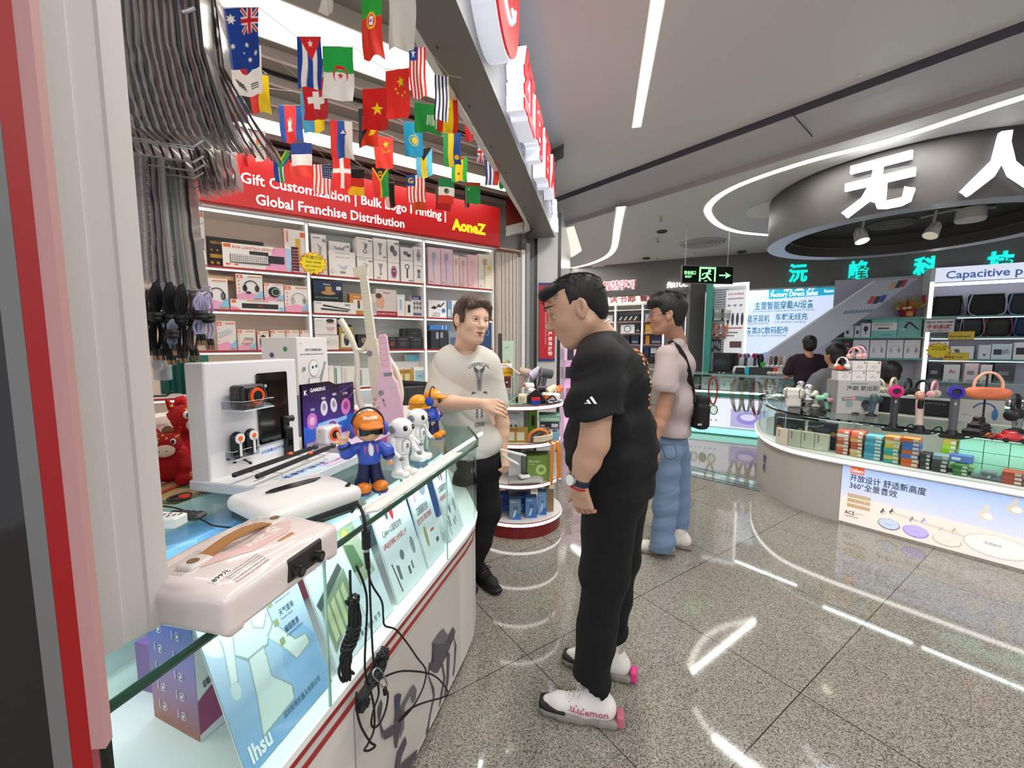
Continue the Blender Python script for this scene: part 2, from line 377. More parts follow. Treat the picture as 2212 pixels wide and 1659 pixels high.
mb.poly([tp(c1),tp(c0),tp(c0+cd0*6),(9,-3.5,3.2),tp(b1z),tp(b1a)],ceil);struct(mb,'ceiling')
g0=V3((0,0,-.05));nB=V3((-dB[1],dB[0],0));nB=nB if nB[1]>0 else-nB
mb=MB();dk=M('20212c');bd=M('b4b2b2');st=M('8d8585',.6)
l2a=atZ(1205,484,3.06)-dB*.3;l2z=atZ(2212,152,3.06)+dB*7;l3a=l2a+V3((0,0,-.06));l3z=l2z+V3((0,0,-.06))
mb.poly([tp(b1a),tp(b1z),tp(b1z+nB*.02+V3((0,0,-.05))),tp(b1a+nB*.02+V3((0,0,-.05)))],M('3a3a44',.6))  # beam step face coloured dark for the shadow line at the ceiling edge
mb.poly([tp(b1a+nB*.02-V3((0,0,.05))),tp(b1z+nB*.02-V3((0,0,.05))),tp(l2z),tp(l2a)],bd)
mb.poly([tp(l2a),tp(l2z),tp(l3z),tp(l3a)],st)
p=atZ(1709,243,3.13);q_=atZ(1755,295,3.08)
mb.tube([tp(p),tp(q_)],.004,dk,6)
struct(mb,'trim_1')
mb=MB();mb.poly([tp(l3a),tp(l3z),(13,4,3.0),(13,12,3.0),(-2,12,3.0),(-1,7,3.0)],M('d0ceca',.6));struct(mb,'ceiling')
def fp(s,z,o=0):return F0+FD*s+FN*o+V3((0,0,z))
mb=MB();sof=M('6d6b63',.4);fac=M('828286',.4)
mb.poly([tp(fp(-1.6,2.6)),tp(fp(3.29,2.6)),tp(fp(3.29,2.6,-.34)),tp(fp(2.95,2.6,-.19)),tp(fp(-1.6,2.6,-.185))],sof)
mb.poly([tp(fp(-1.6,2.6)),tp(fp(3.29,2.6)),tp(fp(3.29,3.21)),tp(fp(-1.6,3.21))],fac)
mb.poly([tp(fp(3.29,2.6)),tp(fp(3.29,2.6,-.34)),tp(fp(3.29,3.21,-.34)),tp(fp(3.29,3.21))],fac)
for s in(.2,.62,1.05,1.45,1.85,2.2,2.5,2.75):mb.cyl(fp(s,2.598,-.15),fp(s,2.594,-.15),.004,.004,dk,8)
struct(mb,'trim_2')
mb=MB();lipc=M('d6d3cd',.45)
path=[(-1.6,-.19),(-.5,-.19),(1,-.19),(2.3,-.192),(2.75,-.2),(2.95,-.225),(3.05,-.3),(3.08,-.42)]
pts=[fp(s,2.6,o)for s,o in path]+[wp(2.1,2.6,.02)-V3((.0,.02,0)),wp(1.84,2.5,.1)]
pp=[]
for i in rn(len(pts)):
 dd=(pts[min(i+1,len(pts)-1)]-pts[max(0,i-1)]).normalized();nn=V3((-dd[1],dd[0],0));pp.append((pts[i],pts[i]+nn*.035))
for(a,b),(c,d)in zip(pp[:-1],pp[1:]):
 mb.poly([tp(a),tp(c),tp(d),tp(b)],lipc);mb.poly([tp(b),tp(d),tp(d+V3((0,0,.10))),tp(b+V3((0,0,.10)))],lipc)
 mb.poly([tp(b+V3((0,0,.10))),tp(d+V3((0,0,.10))),tp(d+V3((0,0,.36))),tp(b+V3((0,0,.36)))],M('7a2018' if pts.index(a)>5 else '8d8a83',.5))
struct(mb,'trim_3')
mb=MB();e0=fp(-1.6,3.2);e1=fp(2.6,3.21)
mb.poly([tp(fp(-1.6,3.21)),tp(e1),tp(c1),tp(c0),tp(c0+cd0*1.6)],M('d0d0d6',.4))
mb.poly([tp(e1),tp(c1),tp(c1-V3((0,0,.12))),tp(e1-V3((0,0,.12)))],M('77756f',.8,var=.3,scale=30))
mb.poly([tp(e1-V3((0,0,.0))),tp(fp(3.6,3.2)),tp(fp(3.6,3.2,.4)),tp(c1)],ceil);struct(mb,'trim_4')
mb=MB();mb.T=Matrix.Translation(W0)@R('Z',34.4)
def sEnd(o,off=-.2):
 p=wp(0,0,o);q=fp(0,0,off);d=q-p;return d.dot(FN)/U.dot(FN)
mb.poly([(-2.5,.9,2.98),(sEnd(-.9),.9,2.98),(sEnd(2.7),-2.7,2.98),(-2.5,-2.7,2.98)],M('8b8680',.7))
rail=M('d9d6d0');drk=M('2b2725',.8)
for k,o in en([2.3,2.05,1.8,1.06,.81,.56,.06,-.19,-.44]):
 mb.box((-2.5,-o-.012,2.93),(sEnd(o),-o+.012,2.98),rail)
 if k%3==1:mb.box((-2.5,-o-.05,2.965),(sEnd(o),-o-.03,2.979),drk)
struct(mb,'ceiling')
for o0,o1,s0,s1,e in((1.27,1.56,-1.6,sEnd(1.56),4),(.22,.41,-1.6,1.78,3.2)):
 t=Th('light_box','long bright white ceiling light box '+('over the foreground flags' if o0>1 else 'just in front of the red banner, partly behind flags'),'ceiling light',tp(W0),WZ)
 m=MB();m.box((s0-.01,-o1-.012,2.90),(s1+.01,-o0+.012,2.98),rail);m.B('frame',t)
 m=MB();m.poly([(s0,-o1,2.898),(s1,-o1,2.898),(s1,-o0,2.898),(s0,-o0,2.898)],M('fff8e6',.5,emit=e*.6));m.B('diffuser',t)
mb=MB();mb.T=Matrix.Translation(W0)@R('Z',34.4)
mb.box((-2.6,.31,0),(2.6,.36,2.98),M('cfc9c2',.6));struct(mb,'wall_back')
def vq(mb,px0,px1,y0,y1,z0,z1,m):
 a=atY(px0,742,y0);b=atY(px1,742,y1);mb.poly([(a[0],y0,z0),(b[0],y1,z0),(b[0],y1,z1),(a[0],y1 if False else y0,z1)],m)
mb=MB()
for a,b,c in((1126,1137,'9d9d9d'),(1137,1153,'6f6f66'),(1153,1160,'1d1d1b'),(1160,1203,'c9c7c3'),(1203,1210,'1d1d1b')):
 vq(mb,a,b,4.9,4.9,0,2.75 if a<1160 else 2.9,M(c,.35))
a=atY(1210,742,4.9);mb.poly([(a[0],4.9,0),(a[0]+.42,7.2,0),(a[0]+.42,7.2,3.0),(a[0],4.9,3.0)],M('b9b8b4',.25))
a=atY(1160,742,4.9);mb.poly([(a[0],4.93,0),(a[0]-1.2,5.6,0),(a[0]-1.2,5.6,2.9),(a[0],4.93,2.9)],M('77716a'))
struct(mb,'wall_center')
mb=MB();A=V3((-.555,.64,0));B=V3((-.590,.55,0));C=V3((-.70,.60,0));wp1=M('d0cac7',.45)
z0,z1=.972,3.1
prof=[A,A.lerp(B,.3)+V3((.0012,0,0)),A.lerp(B,.33)-V3((.0015,0,0)),A.lerp(B,.62)-V3((.003,0,0)),A.lerp(B,.66)+V3((.001,0,0)),B,C,C+V3((.04,.14,0))]
mb.prism([(v[0],v[1])for v in prof],z0,z1,wp1);tag(mb.B('trim_5'),kind='structure')
mb=MB();q0=V3((-.4705,.4395,0));q1=V3((-.485,.4375,0));q2=V3((-.497,.4275,0))
mb.prism([(-.4687,.438),(-.4845,.4370),(-.492,.452),(-.474,.452)],.955,3.1,M('b98c8a',.6));
mb.prism([(-.4845,.4370),(-.4935,.4247),(-.505,.44),(-.492,.452)],0,3.1,M('9c0008',.4))
tag(mb.B('trim_6'),kind='structure')
mb=MB();mb.prism([(-.4935,.4247),(-.62,.3),(-.64,.32),(-.505,.44)],0,3.1,M('1d1c1b',.06));mb.prism([(-.4933,.4243),(-.503,.4147),(-.506,.418),(-.497,.428)],0,3.1,M('6d6d6d',.3));tag(mb.B('window_1'),kind='structure')
def strip(name,pix,z,wpx,mat,label,n=6,wm=None):
 pts=[atZ(x,y,z)for x,y in pix];t=MB();m=MB();P=pts
 Q=[]
 for i in rn(len(P)-1):
  p0=P[max(i-1,0)];p1=P[i];p2=P[i+1];p3=P[min(i+2,len(P)-1)]
  for k in rn(n):u=k/n;Q.append(.5*((2*p1)+(p2-p0)*u+(2*p0-5*p1+4*p2-p3)*u*u+(3*p1-p0-3*p2+p3)*u**3))
 Q.append(P[-1]);L_=[]
 for i,q in en(Q):
  d=(Q[min(i+1,len(Q)-1)]-Q[max(i-1,0)]).normalized();nn=V3((-d[1],d[0],0))*(wm/2);L_.append((q-nn,q+nn,q-nn*1.5,q+nn*1.5))
 dz=V3((0,0,-.004));d2=V3((0,0,-.002))
 for a,b in zip(L_[:-1],L_[1:]):
  m.poly([tp(a[0]+dz),tp(b[0]+dz),tp(b[1]+dz),tp(a[1]+dz)],mat);m.poly([tp(a[2]+d2),tp(b[2]+d2),tp(b[3]+d2),tp(a[3]+d2)],M('efece4'))
 return tag(m.B(name),label,'ceiling light')
k0=atZ(1375,274,3.2);k1=atZ(1421,0,3.2);kd=(k1-k0)
mb=MB();nn=V3((kd[1],-kd[0],0)).normalized()*.032
mb.poly([tp(v+V3((0,0,-.004)))for v in(k0-nn,k0+nn,k0+kd*2.2+nn,k0+kd*2.2-nn)],LED)
mb.poly([tp(v+V3((0,0,-.002)))for v in(k0-nn*1.3-kd*.01,k0+nn*1.3-kd*.01,k0+kd*2.2+nn*1.3,k0+kd*2.2-nn*1.3)],M('efece4'))
tag(mb.B('strip_light'),'straight white light strip in the near grey ceiling, the widest straight one','ceiling light')
strip('strip_light',[(2500,130),(2212,209),(1931,300),(1740,350),(1603,397),(1545,430),(1529,458),(1555,487),(1603,502),(1680,509)],3.0,14,LED,'long hooked white light strip curving around the ceiling left of the round sign',wm=.075)
strip('strip_light',[(1342,446),(1334,490),(1326,536),(1309,555),(1274,570),(1236,579)],3.0,12,LED,'white light strip bending left in the far ceiling above the bowed head',wm=.09)
strip('strip_light',[(1222,592),(1260,587),(1380,578),(1476,572),(1600,564),(1700,558),(1800,556)],3.0,6,LED,'thin white light strip along the top of the far shop signs',wm=.10)
def cove(c,r,z,name,label,a0=0,a1=360):
 t=Th(name,label,'ceiling light',(c[0],c[1],z));m=MB();m.lathe([(r,-.004),(r*.97,.0),(r*.9,.0)],M('e8e2cf'),32);m.B('rim',t)
 m=MB();m.lathe([(r*.9,-.003),(0,-.003)],M('f3efd2',.5,emit=.75),32);m.B('diffuser',t);return t
c=atZ(1700,448,3.0);cove(c,.42,3.0,'cove_light','round pale yellow ceiling recess half hidden behind the curved sign')
mb=MB();P=[atZ(x,y,3.0)for x,y in((1222,492),(1240,488),(1257,541),(1240,553),(1233,556))]
mb.poly([tp(p+V3((0,0,-.003)))for p in P],M('f2f1e2',.5,emit=.8));tag(mb.B('cove_light'),'small wedge shaped bright ceiling recess beside the white column','ceiling light')
def disc(px,py,z,r,name,label,cat,rings=0,colr='d6d4d0'):
 c=atZ(px,py,z);m=MB();pr=[(r,0),(r,-.012),(r*.93,-.02)]
 if rings:
  for i in rn(rings):a=r*(.9-.8*i/rings);pr+=[(a,-.008),(a*.97,-.03),(a-.8*r/rings*.6,-.03)]
 else:pr+=[(r*.7,-.02),(r*.65,-.004)]
 pr+=[(0,-.01)];m.lathe(pr,M(colr,.5),28);return tag(m.B(name,loc=(c[0],c[1],z),smooth=30),label,cat)
disc(1517,524,3.0,.34,'air_diffuser','round grey ringed air diffuser in the far ceiling','vent',5,'aaa8a4')
for x,y,s in((1430,499,'nearest above the exit sign'),(1396,557,'left of the hanging exit sign'),(1602,543,'right of the round air diffuser'),(1268,581,'farthest left near the bent light strip')):
 disc(x,y,3.0,.07,'downlight','small dark round downlight, '+s,'ceiling light',0,'3a3936')
disc(1489,549,3.0,.11,'smoke_detector','flat white round detector on ceiling above the exit sign','detector')
disc(1295,576,3.0,.16,'smoke_detector','wide pale round plate on the far ceiling near the bent strip','detector')
disc(1857,162,3.2,.012,'ceiling_hook','tiny hook mark in the near grey ceiling','hook')
t=Th('dome_camera','white dome security camera on the far ceiling above the bowed head','camera',tp(atZ(1372,570,3.0)))
m=MB();m.lathe([(.13,0),(.13,-.05),(.1,-.12),(0,-.12)],M('d8d8d8',.4),20);m.B('housing',t,smooth=30)
m=MB();m.ell((.02,-.02,-.13),(.08,.08,.08),M('9a9a9a',.2));m.B('dome',t,smooth=180)
for x,y in((1421,515),(1428,467),(1420,557)):
 m=MB();m.cyl((0,0,0),(0,0,-.06),.008,.008,M('8a8a8a',.4),8);m.lathe([(.03,-.05),(0,-.07)],M('8a8a8a',.4),10)
 c=atZ(x,y,3.0);tag(m.B('sprinkler',loc=tp(c)),'tiny metal ceiling sprinkler, '+('middle one' if y==515 else 'nearest one' if y==467 else 'farthest one'),'sprinkler')
 # ======================= people =======================
from mathutils.bvhtree import BVHTree
def bvh(o):
 me=o.data;return BVHTree.FromPolygons([v.co.copy()for v in me.vertices],[tp(p.vertices)for p in me.polygons])
class Wrap:
 """prints laid on a curved surface: every point is carried along -z of the frame to the surface"""
 def __init__(s,target,T,out=.0012):s.b=bvh(target);s.T=T;s.o=out;s.mb=MB()
 def _p(s,v):
  z=(s.T.to_3x3()@V3((0,0,1))).normalized();p=s.T@V3(v);h=s.b.ray_cast(p+z*.25,-z)
  if h[0]is None:s.miss=True;return p
  return h[0]+z*s.o
 def text(s,t,size,m,x=0,y=0,bold=0,rot=0,align='CENTER',arc=0):
  v,f=glyphs(t,bold,0,align);R_=R('Z',rot);vs=[]
  for p in v:
   q=V3((p[0]*size,p[1]*size,0))
   if arc:q=V3((sin(q[0]*arc)/arc,q[1]+(cos(q[0]*arc)-1)/arc,0))
   s.miss=False;k_=s._p(Tr(x,y,0)@R_@q);vs.append(None if s.miss else k_)
  f=[a for a in f if all(vs[i]is not None for i in a)];vs=[v if v is not None else V3((0,0,0))for v in vs]
  if f:s.mb.add(vs,f,m)
  return s
 def poly(s,pts,m,n=4):
  c=(sum(p[0]for p in pts)/len(pts),sum(p[1]for p in pts)/len(pts))
  for i in rn(len(pts)):
   a=pts[i];b=pts[(i+1)%len(pts)];g=[[(c[0]+(a[0]+(b[0]-a[0])*u/n-c[0])*r/n,c[1]+(a[1]+(b[1]-a[1])*u/n-c[1])*r/n,0)for u in rn(n+1)]for r in rn(n+1)]
   s.miss=False;vs=[s._p(p)for row in g for p in row]
   if s.miss:continue
   fs=[(r*(n+1)+u,r*(n+1)+u+1,(r+1)*(n+1)+u+1,(r+1)*(n+1)+u)for r in rn(n)for u in rn(n)]
   s.mb.add(vs,fs,m)
  return s
 def B(s,name,parent):return s.mb.B(name,parent)
def rot3(pitch=0,yaw=0,roll=0):return(R('Z',yaw)@R('Y',pitch)@R('X',roll))
def skinm(h):
 m=M(h,.52,var=.05,scale=40);b=m.node_tree.nodes['Principled BSDF'];b.inputs['Subsurface Weight'].default_value=.12;b.inputs['Subsurface Radius'].default_value=(.01,.004,.002);return m
class Head:
 """head frame: x forward, y left, z up, centre between the ears; T carries it into the person's space"""
 def __init__(s,c,pitch=0,yaw=0,roll=0,k=1.0):s.T=Tr(*c)@rot3(pitch,yaw,roll);s.k=k;s.R=rot3(pitch,yaw,roll)
 def p(s,x,y,z):return tp(s.T@V3((x*s.k,y*s.k,z*s.k)))
 def B(s,neck,face=1.0,jaw=1.0,h=.0027,nose=1.0,mouth=0):
  sd=SD(h);p=s.p;k=s.k;R_=s.R;E=lambda c,r,kk=.02,RR=None,op='u':sd.ell(p(*c),(r[0]*k,r[1]*k,r[2]*k),kk*k,RR or R_,op)
  C=lambda a,b,ra,rb,kk=.015:sd.cap(p(*a),p(*b),ra*k,rb*k,kk*k)
  E((-.012,0,.034),(.1,.076,.080));E((.028,0,-.03),(.066,.062*face,.088),.04);E((.02,0,.03),(.076,.066,.07),.03)
  for y in(-1,1):
   C((-.012,y*.05*jaw,-.055),(.05,y*.024*jaw,-.1),.024,.02,.03);E((.058,y*.037*face,-.026),(.03,.024,.026),.025)
  C((.066,-.008,-.1),(.066,.008,-.1),.021,.021,.02)
  C((.076,-.034,.026),(.084,-.01,.022),.011,.011,.015);C((.076,.034,.026),(.084,.01,.022),.011,.011,.015)
  E((.074,0,-.065),(.024,.03,.02),.02)
  for y in(-1,1):E((.096,y*.032,.002),(.017,.019,.012),.012,None,'d')
  C((.087,0,.014),(.092+.019*nose,0,-.026),.0075,.012,.012);E((.092+.014*nose,0,-.031),(.014,.014,.010),.008)
  for y in(-1,1):E((.093,y*.013,-.033),(.012,.008,.0075),.007)
  C((.092,-.016,-.06),(.0965,0,-.058),.006,.007,.007);C((.092,.016,-.06),(.0965,0,-.058),.006,.007,.007);C((.088,-.014,-.073),(.088,.014,-.073),.0075,.0075,.007)
  E((.102,0,-.0655),(.016,.026,.0018+mouth*.0035),.003,None,'d')
  for y in(-1,1):
   E((-.008,y*.082,-.004),(.022,.009,.034),.005,R_@R('Y',-12)@R('Z',y*-26));E((-.002,y*.0905,.004),(.011,.009,.021),.003,R_@R('Y',-12),'d');E((-.004,y*.083,-.028),(.010,.007,.012),.005)
  nk=[];a=p(-.022,0,-.045);sd.cap(a,neck[0],.054*k,neck[1],.035*k)
  return sd
 def eyes(s,par,iris='1c120c',look=0,lid=.35,skin=None,brow='14100d',lips='a86a60'):
  for y in(-1,1):
   m=MB();m.T=s.T@Matrix.Diagonal((s.k,)*3+(1,));m.ell((.0775,y*.032,.002),(.0145,.0155,.0125),M('e6dfda',.25),16)
   a=rad(look);c=(.0775+.0145*.8*cos(a),y*.032+.0145*.8*sin(a),.002);m.ell(c,(.0045,.0062,.0062),M(iris,.12),12);m.B('eye',par,smooth=180)
   if skin:
    m=MB();m.T=s.T@Matrix.Diagonal((s.k,)*3+(1,));m.tube([(.080,y*.014,.004),(.0885,y*.023,.0072),(.0905,y*.033,.0080),(.086,y*.043,.0062),(.078,y*.048,.003)],.0032,skin,6,sm=3)
    m.tube([(.083,y*.015,.0022),(.0915,y*.024,.0062),(.0935,y*.033,.0072),(.088,y*.043,.0052),(.079,y*.0485,.001)],.0011,M('1a120e',.6),5,sm=3)
    m.tube([(.080,y*.016,-.001),(.0885,y*.025,-.007),(.0895,y*.034,-.0078),(.083,y*.045,-.003)],.0028,skin,6,sm=3);m.B('eyelid',par,smooth=180)
   m=MB();m.T=s.T@Matrix.Diagonal((s.k,)*3+(1,));P=[(.0945,y*.012,.022),(.0945,y*.024,.029),(.088,y*.038,.031),(.076,y*.051,.025)]
   for dz in(-.0018,.0012):m.tube([(a+.0005,b,c+dz)for a,b,c in P],lambda t:.0028*(1-.6*t),M(brow,.8),5,sm=4)
   m.B('eyebrow',par,smooth=180)
  m=MB();m.T=s.T@Matrix.Diagonal((s.k,)*3+(1,));lm=M(lips,.45)
  m.tube([(.085,.026,-.0655),(.0955,.012,-.0605),(.0995,0,-.0605),(.0955,-.012,-.0605),(.085,-.026,-.0655)],lambda t:.0016+.0026*sin(PI*t),lm,8,sm=4)
  m.tube([(.085,.024,-.067),(.0925,.012,-.0725),(.0955,0,-.0745),(.0925,-.012,-.0725),(.085,-.024,-.067)],lambda t:.0014+.0036*sin(PI*t),lm,8,sm=4)
  m.B('lips',par,smooth=180)
 def strands(s,m,mat,n,top,rng,L=.03,r=.0022,front=0,seed=1):
  """short tufts growing from the hair surface; top() gives (point, direction)"""
  rd=random.Random(seed)
  for _ in rn(n):
   p0,d=top(rd);P=[V3(p0)]
   for i in rn(3):d=(V3(d)+V3((rd.uniform(-.25,.25),rd.uniform(-.25,.25),rd.uniform(-.15,.2)))).normalized();P.append(P[-1]+V3(d)*L/3)
   m.tube([s.p(*q)for q in P],lambda t:r*(1.05-t),mat,4)
def hand(sd,wrist,palm_dir,palm_n,side,fingers,thumb,k=1.0):
 """wrist point, direction to the knuckles, back-of-hand normal; side +1/-1 = which way the thumb lies; fingers: 4 curls in degrees"""
 d=V3(palm_dir).normalized();n=V3(palm_n);n=(n-d*n.dot(d)).normalized();t=d.cross(n)*side;w=V3(wrist)
 def P(a,b,c):return w+d*a*k+t*b*k+n*c*k
 for b0,b1,r in((-.022,-.03,.0125),(-.008,-.01,.0135),(.007,.01,.0135),(.02,.028,.0125)):sd.cap(P(.005,b0*.8,0),P(.082,b1,.003),r*k,(r-.002)*k,.012*k)
 for(b,L,r),cu in zip(((.029,.072,.0088),(.010,.08,.0092),(-.010,.074,.0088),(-.028,.06,.0078)),fingers):
  p=P(.084,b,.003);a=rad(cu*.7);seg=[L*.45,L*.3,L*.25]
  for i,sg in en(seg):
   q=p+(d*cos(a)-n*sin(a)+t*(b*1.2 if i==0 else 0))*sg*k;sd.cap(p,q,(r-.0006*i)*k,(r-.0006*(i+1))*k,.003*k);p=q;a+=rad(cu*.9)
 p=P(.018,.022,-.004);a0,a1=thumb
 for i,sg in en((.04,.032,.026)):
  a=rad(a0+a1*i);q=p+(d*cos(a)+t*sin(a)*.9-n*.45*sin(a))*sg*k;sd.cap(p,q,(.0135-.0015*i)*k,(.012-.0015*i)*k,.006*k);p=q
class Body:
 def __init__(s,name,label,loc,rz):
  s.t=Th(name,label,'person',loc,rad(rz));s.I=(Tr(*loc)@R('Z',rz)).inverted()
 def J(s,px,py,Y):return tp(s.I@atY(px,py,Y))
def shoe(par,c,ang,L=.29,up='e8e4e0',sole='8f8a80',toe=None,heel=None,z=0,thick=1.0,text=None,tside=1):
 """running shoe; c = ground point under the middle, ang = direction of the toe in the person's space"""
 T=Tr(c[0],c[1],z)@R('Z',ang);p=lambda x,y,zz:tp(T@V3((x*L/.29,y,zz)));Rm=R('Z',ang)
 so=SD(.0035);th=.034*thick
 for x,w,zz,r in((-.105,.036,.0,.012),(-.04,.036,.0,.012),(.03,.042,0,.012),(.085,.038,.006,.01),(.122,.026,.016,.008)):
  so.rbox(p(x,0,th/2+zz*.6),((.05 if abs(x)<.1 else.035)*L/.29,w,th/2),.014,.018,Rm)
 a=SD(.0035);f=.012+th*.6
 a.cap(p(-.1,0,f+.03),p(-.02,0,f+.03),.036,.036,.03,((0,0,1),1.2));a.cap(p(-.02,0,f+.022),p(.07,0,f+.012),.037,.034,.03);a.cap(p(.07,0,f+.012),p(.112,0,f+.008),.034,.024,.02)
 a.cap(p(-.075,0,f+.03),p(-.08,0,f+.078),.036,.031,.02);a.cap(p(-.03,0,f+.04),p(-.045,0,f+.074),.03,.024,.02);a.cap(p(-.08,0,f+.085),p(-.08,0,f+.12),.026,.026,.001,None,'d')
 S=sj('shoe',[(a,M(up,.7,bump=.15,scale=300))],par,1);sj('sole',[(so,M(sole,.6))],S,1)
 if toe:
  q=SD(.003);q.rbox(p(.128,0,th+.001),(.02*L/.29,.03,.016),.012,.01,Rm);q.cap(p(.12,tside*.024,th+.001),p(.05,tside*.041,th+.004),.013,.006,.01);q.cap(p(.12,-tside*.024,th+.001),p(.07,-tside*.038,th+.004),.013,.006,.01);sj('toe_bumper',[(q,M(toe,.6))],S)
 if heel:
  q=SD(.003);q.rbox(p(-.148,0,th*.85),(.014,.026,.024),.009,.01,Rm);sj('heel_tab',[(q,M(heel,.5))],S)
 m=MB();lc=M('efece8' if up!='0b0b0c' else '111112',.8)
 for i in rn(5):
  x=.062-.017*i;zz=f+.049+.005*i+(.008 if i>2 else 0);m.tube([p(x,.02,zz-.006),p(x-.003,.01,zz+.001),p(x-.005,-.01,zz+.001),p(x-.006,-.02,zz-.006)],.0028,lc,6,sm=3)
 m.tube([p(-.012,0,f+.078),p(0,.02,f+.085),(p(.01,.034,f+.07)),p(.004,.014,f+.074),p(-.012,0,f+.078),p(0,-.02,f+.085),p(.012,-.033,f+.068),p(-.012,0,f+.078)],.0022,lc,6,sm=3)
 m.B('laces',S,smooth=180)
 if text:
  fr=frame(p(-.035,tside*.1,f+.018),(Rm@V3((-tside,0,0))),(0,0,1));w_=Wrap(S,fr,.0015);w_.text(text,.038,M('c0607c',.6),0,0,.02,align='CENTER');w_.B('lettering',S)
 return S
def folds(f0,amp,kx=30,kz=22,seed=0):
 def fx(X,Y,Z):
  a=np.sin(X*kx+Z*kz*.6+seed)*np.sin(Y*kx*.9-Z*kz*.8+seed*2)+.7*np.sin(Z*kz*1.7+X*kx*.5-Y*kx*.6+seed)*np.sin(X*kx*.4+seed)
  b=1-np.abs(np.sin(Z*kz*1.3+X*kx*.7+Y*kx*.5+seed*3));return amp*(a+.9*b*b*b*np.sin(X*9+Y*7+Z*5+seed))*f0(X,Y,Z)
 return fx
skM=skinm('c49a80');skW=skinm('e6bda2');skT=skinm('ad8068')
def man_black():
 B=Body('person','heavyset man in black T-shirt and black trousers looking down, hand in pocket, white running shoes',(.385,1.62,0),162.5);J=B.J;t=B.t;t.name='person'
 h=Head(J(1247,669,1.60),pitch=19,yaw=12,k=1.07);sd=h.B((J(1312,752,1.63),.064),1.06,1.1,nose=1.12)
 sd.cap(h.p(-.02,0,-.08),h.p(.03,0,-.108),.036,.024,.03)
 a1=J(1291,850,1.42);el=J(1284,955,1.40);wr=J(1249,1043,1.43)
 arm=SD(.004);arm.chain([(a1,.058),(el,.05),(tp((V3(el)*.55+V3(wr)*.45)),.046),(wr,.03)],.02)
 wv=V3(wr);ev=V3(el);dv=(V3(J(1262,1100,1.46))-wv).normalized()
 hd=SD(.003);hd.cap(wr,tp(wv+dv*.03),.03,.026,.02,((0,1,0),.8));hand(hd,tp(wv+dv*.012),dv,(.35,1,0),1,(25,28,32,36),(28,8),1.05)
 b1=J(1290,850,1.83);be=J(1262,955,1.86);bw=J(1240,1030,1.84)
 arm2=SD(.006);arm2.chain([(b1,.056),(be,.048),(bw,.03),(J(1246,1070,1.83),.03)],.02)
 core=SD(.012);core.chain([(J(1310,760,1.63),.07),(J(1320,900,1.63),.12),(J(1325,1040,1.63),.12)],.05)
 for y in(1.52,1.72):core.chain([(J(1320,1040,(y+1.63)/2),.08),(J(1306 if y<1.6 else 1335,1225,y),.05),(J(1280 if y<1.6 else 1322,1440 if y<1.6 else 1370,y),.035)],.03)
 body=sj('body',[(sd,skM),(arm,skM),(hd,skM),(arm2,skM),(core,skM)],t)
 h.eyes(t,look=-5,skin=skM,lips='9a5d50',brow='0c0a09')
 s=SD(.0055)
 for(y0,ys)in((1.46,1.40),(1.80,1.86)):
  s.cap(J(1288,792,y0),J(1283 if y0<1.6 else 1285,900,ys),.088,.098,.04)
  q=V3(J(1283,900,ys));s.rbox(tp(q+V3((0,0,-.085))),(.16,.13,.09),.005,.004,R('Y',8),'d')
 def sl(X,Y,Z):return 1.0
 T_=SD(.0055);T_.p=s.p
 T_.ell(J(1312,815,1.63),(.138,.205,.13),.06);T_.ell(J(1318,920,1.63),(.168,.2,.15),.09);T_.ell(J(1313,978,1.62),(.176,.2,.12),.08);T_.ell(J(1326,1045,1.63),(.158,.19,.13),.06)
 T_.ell(J(1352,820,1.66),(.09,.17,.13),.06);T_.cap(J(1298,768,1.52),J(1302,766,1.75),.068,.068,.07);T_.cap(J(1302,752,1.6),J(1302,752,1.67),.07,.07,.05)
 T_.cap(h.p(-.02,0,-.05),J(1304,748,1.63),.05,.062,.01,None,'d')
 zc=J(1300,1072,1.55)[2];T_.clip=[((0,0,zc),(-.04,0,-1))]
 T_.fx=folds(lambda X,Y,Z:.9+1.6*np.exp(-((Z-1.02)/.14)**2)+.8*np.exp(-((Z-1.28)/.08)**2),.0045,26,30,1.2)
 blk=M('070708',.9,bump=.25,scale=500);shirt=sj('t_shirt',[(T_,blk)],t,2)
 q=V3(J(1280,868,1.3));c=atY(1280,868,1.3);e=atY(1300,868,1.3);xl=(B.I.to_3x3()@V3((1,0,0)));vw=(B.I@c)-(B.I@V3((0,0,EYE)))
 W_=Wrap(shirt,frame(tp(q),tp(xl),(0,0,1)),.0018);wm=M('f4f4f4',.6)
 sc_=1.3/900
 for P in(((-13,-6),(-10,-6+2.2),(-5.5,-6),(-8.0,-6)),((-9,0),(-5,2.6),(.5,-6),(-5,-6)),((-2.4,6.2),(1.8,8.6),(12,-6),(6,-6))):W_.poly([(x*1.15*sc_,y*1.15*sc_)for x,y in P],wm)
 W_.B('logo',shirt)
 c2=B.I@atY(1405,830,1.6);bd=V3((-1,.1,0));W2=Wrap(shirt,frame((-.25,-.0,c2[2]),(0,-1,0),(0,0,1)),.0018);om=M('d97b3a',.7);om2=M('f0c9a0',.7)
 rd=random.Random(3)
 for z in rn(-5,9):
  for y in(-.045,-.01,.02):
   if rd.random()<.8:x=y+rd.uniform(-.015,.015);zz=z*.0165;w1=rd.uniform(.006,.016);W2.poly([(x-w1,zz),(x,zz+.007),(x+w1,zz+.002),(x+.004,zz-.008)],om if rd.random()<.7 else om2,2)
 W2.B('back_print',shirt)
 m=MB();nk=[h.p(-.055,-.05,-.07),h.p(-.085,0,-.055),h.p(-.055,.05,-.07)]
 tr=SD(.0055);tr.ell(J(1326,1050,1.63),(.14,.175,.12),.05)
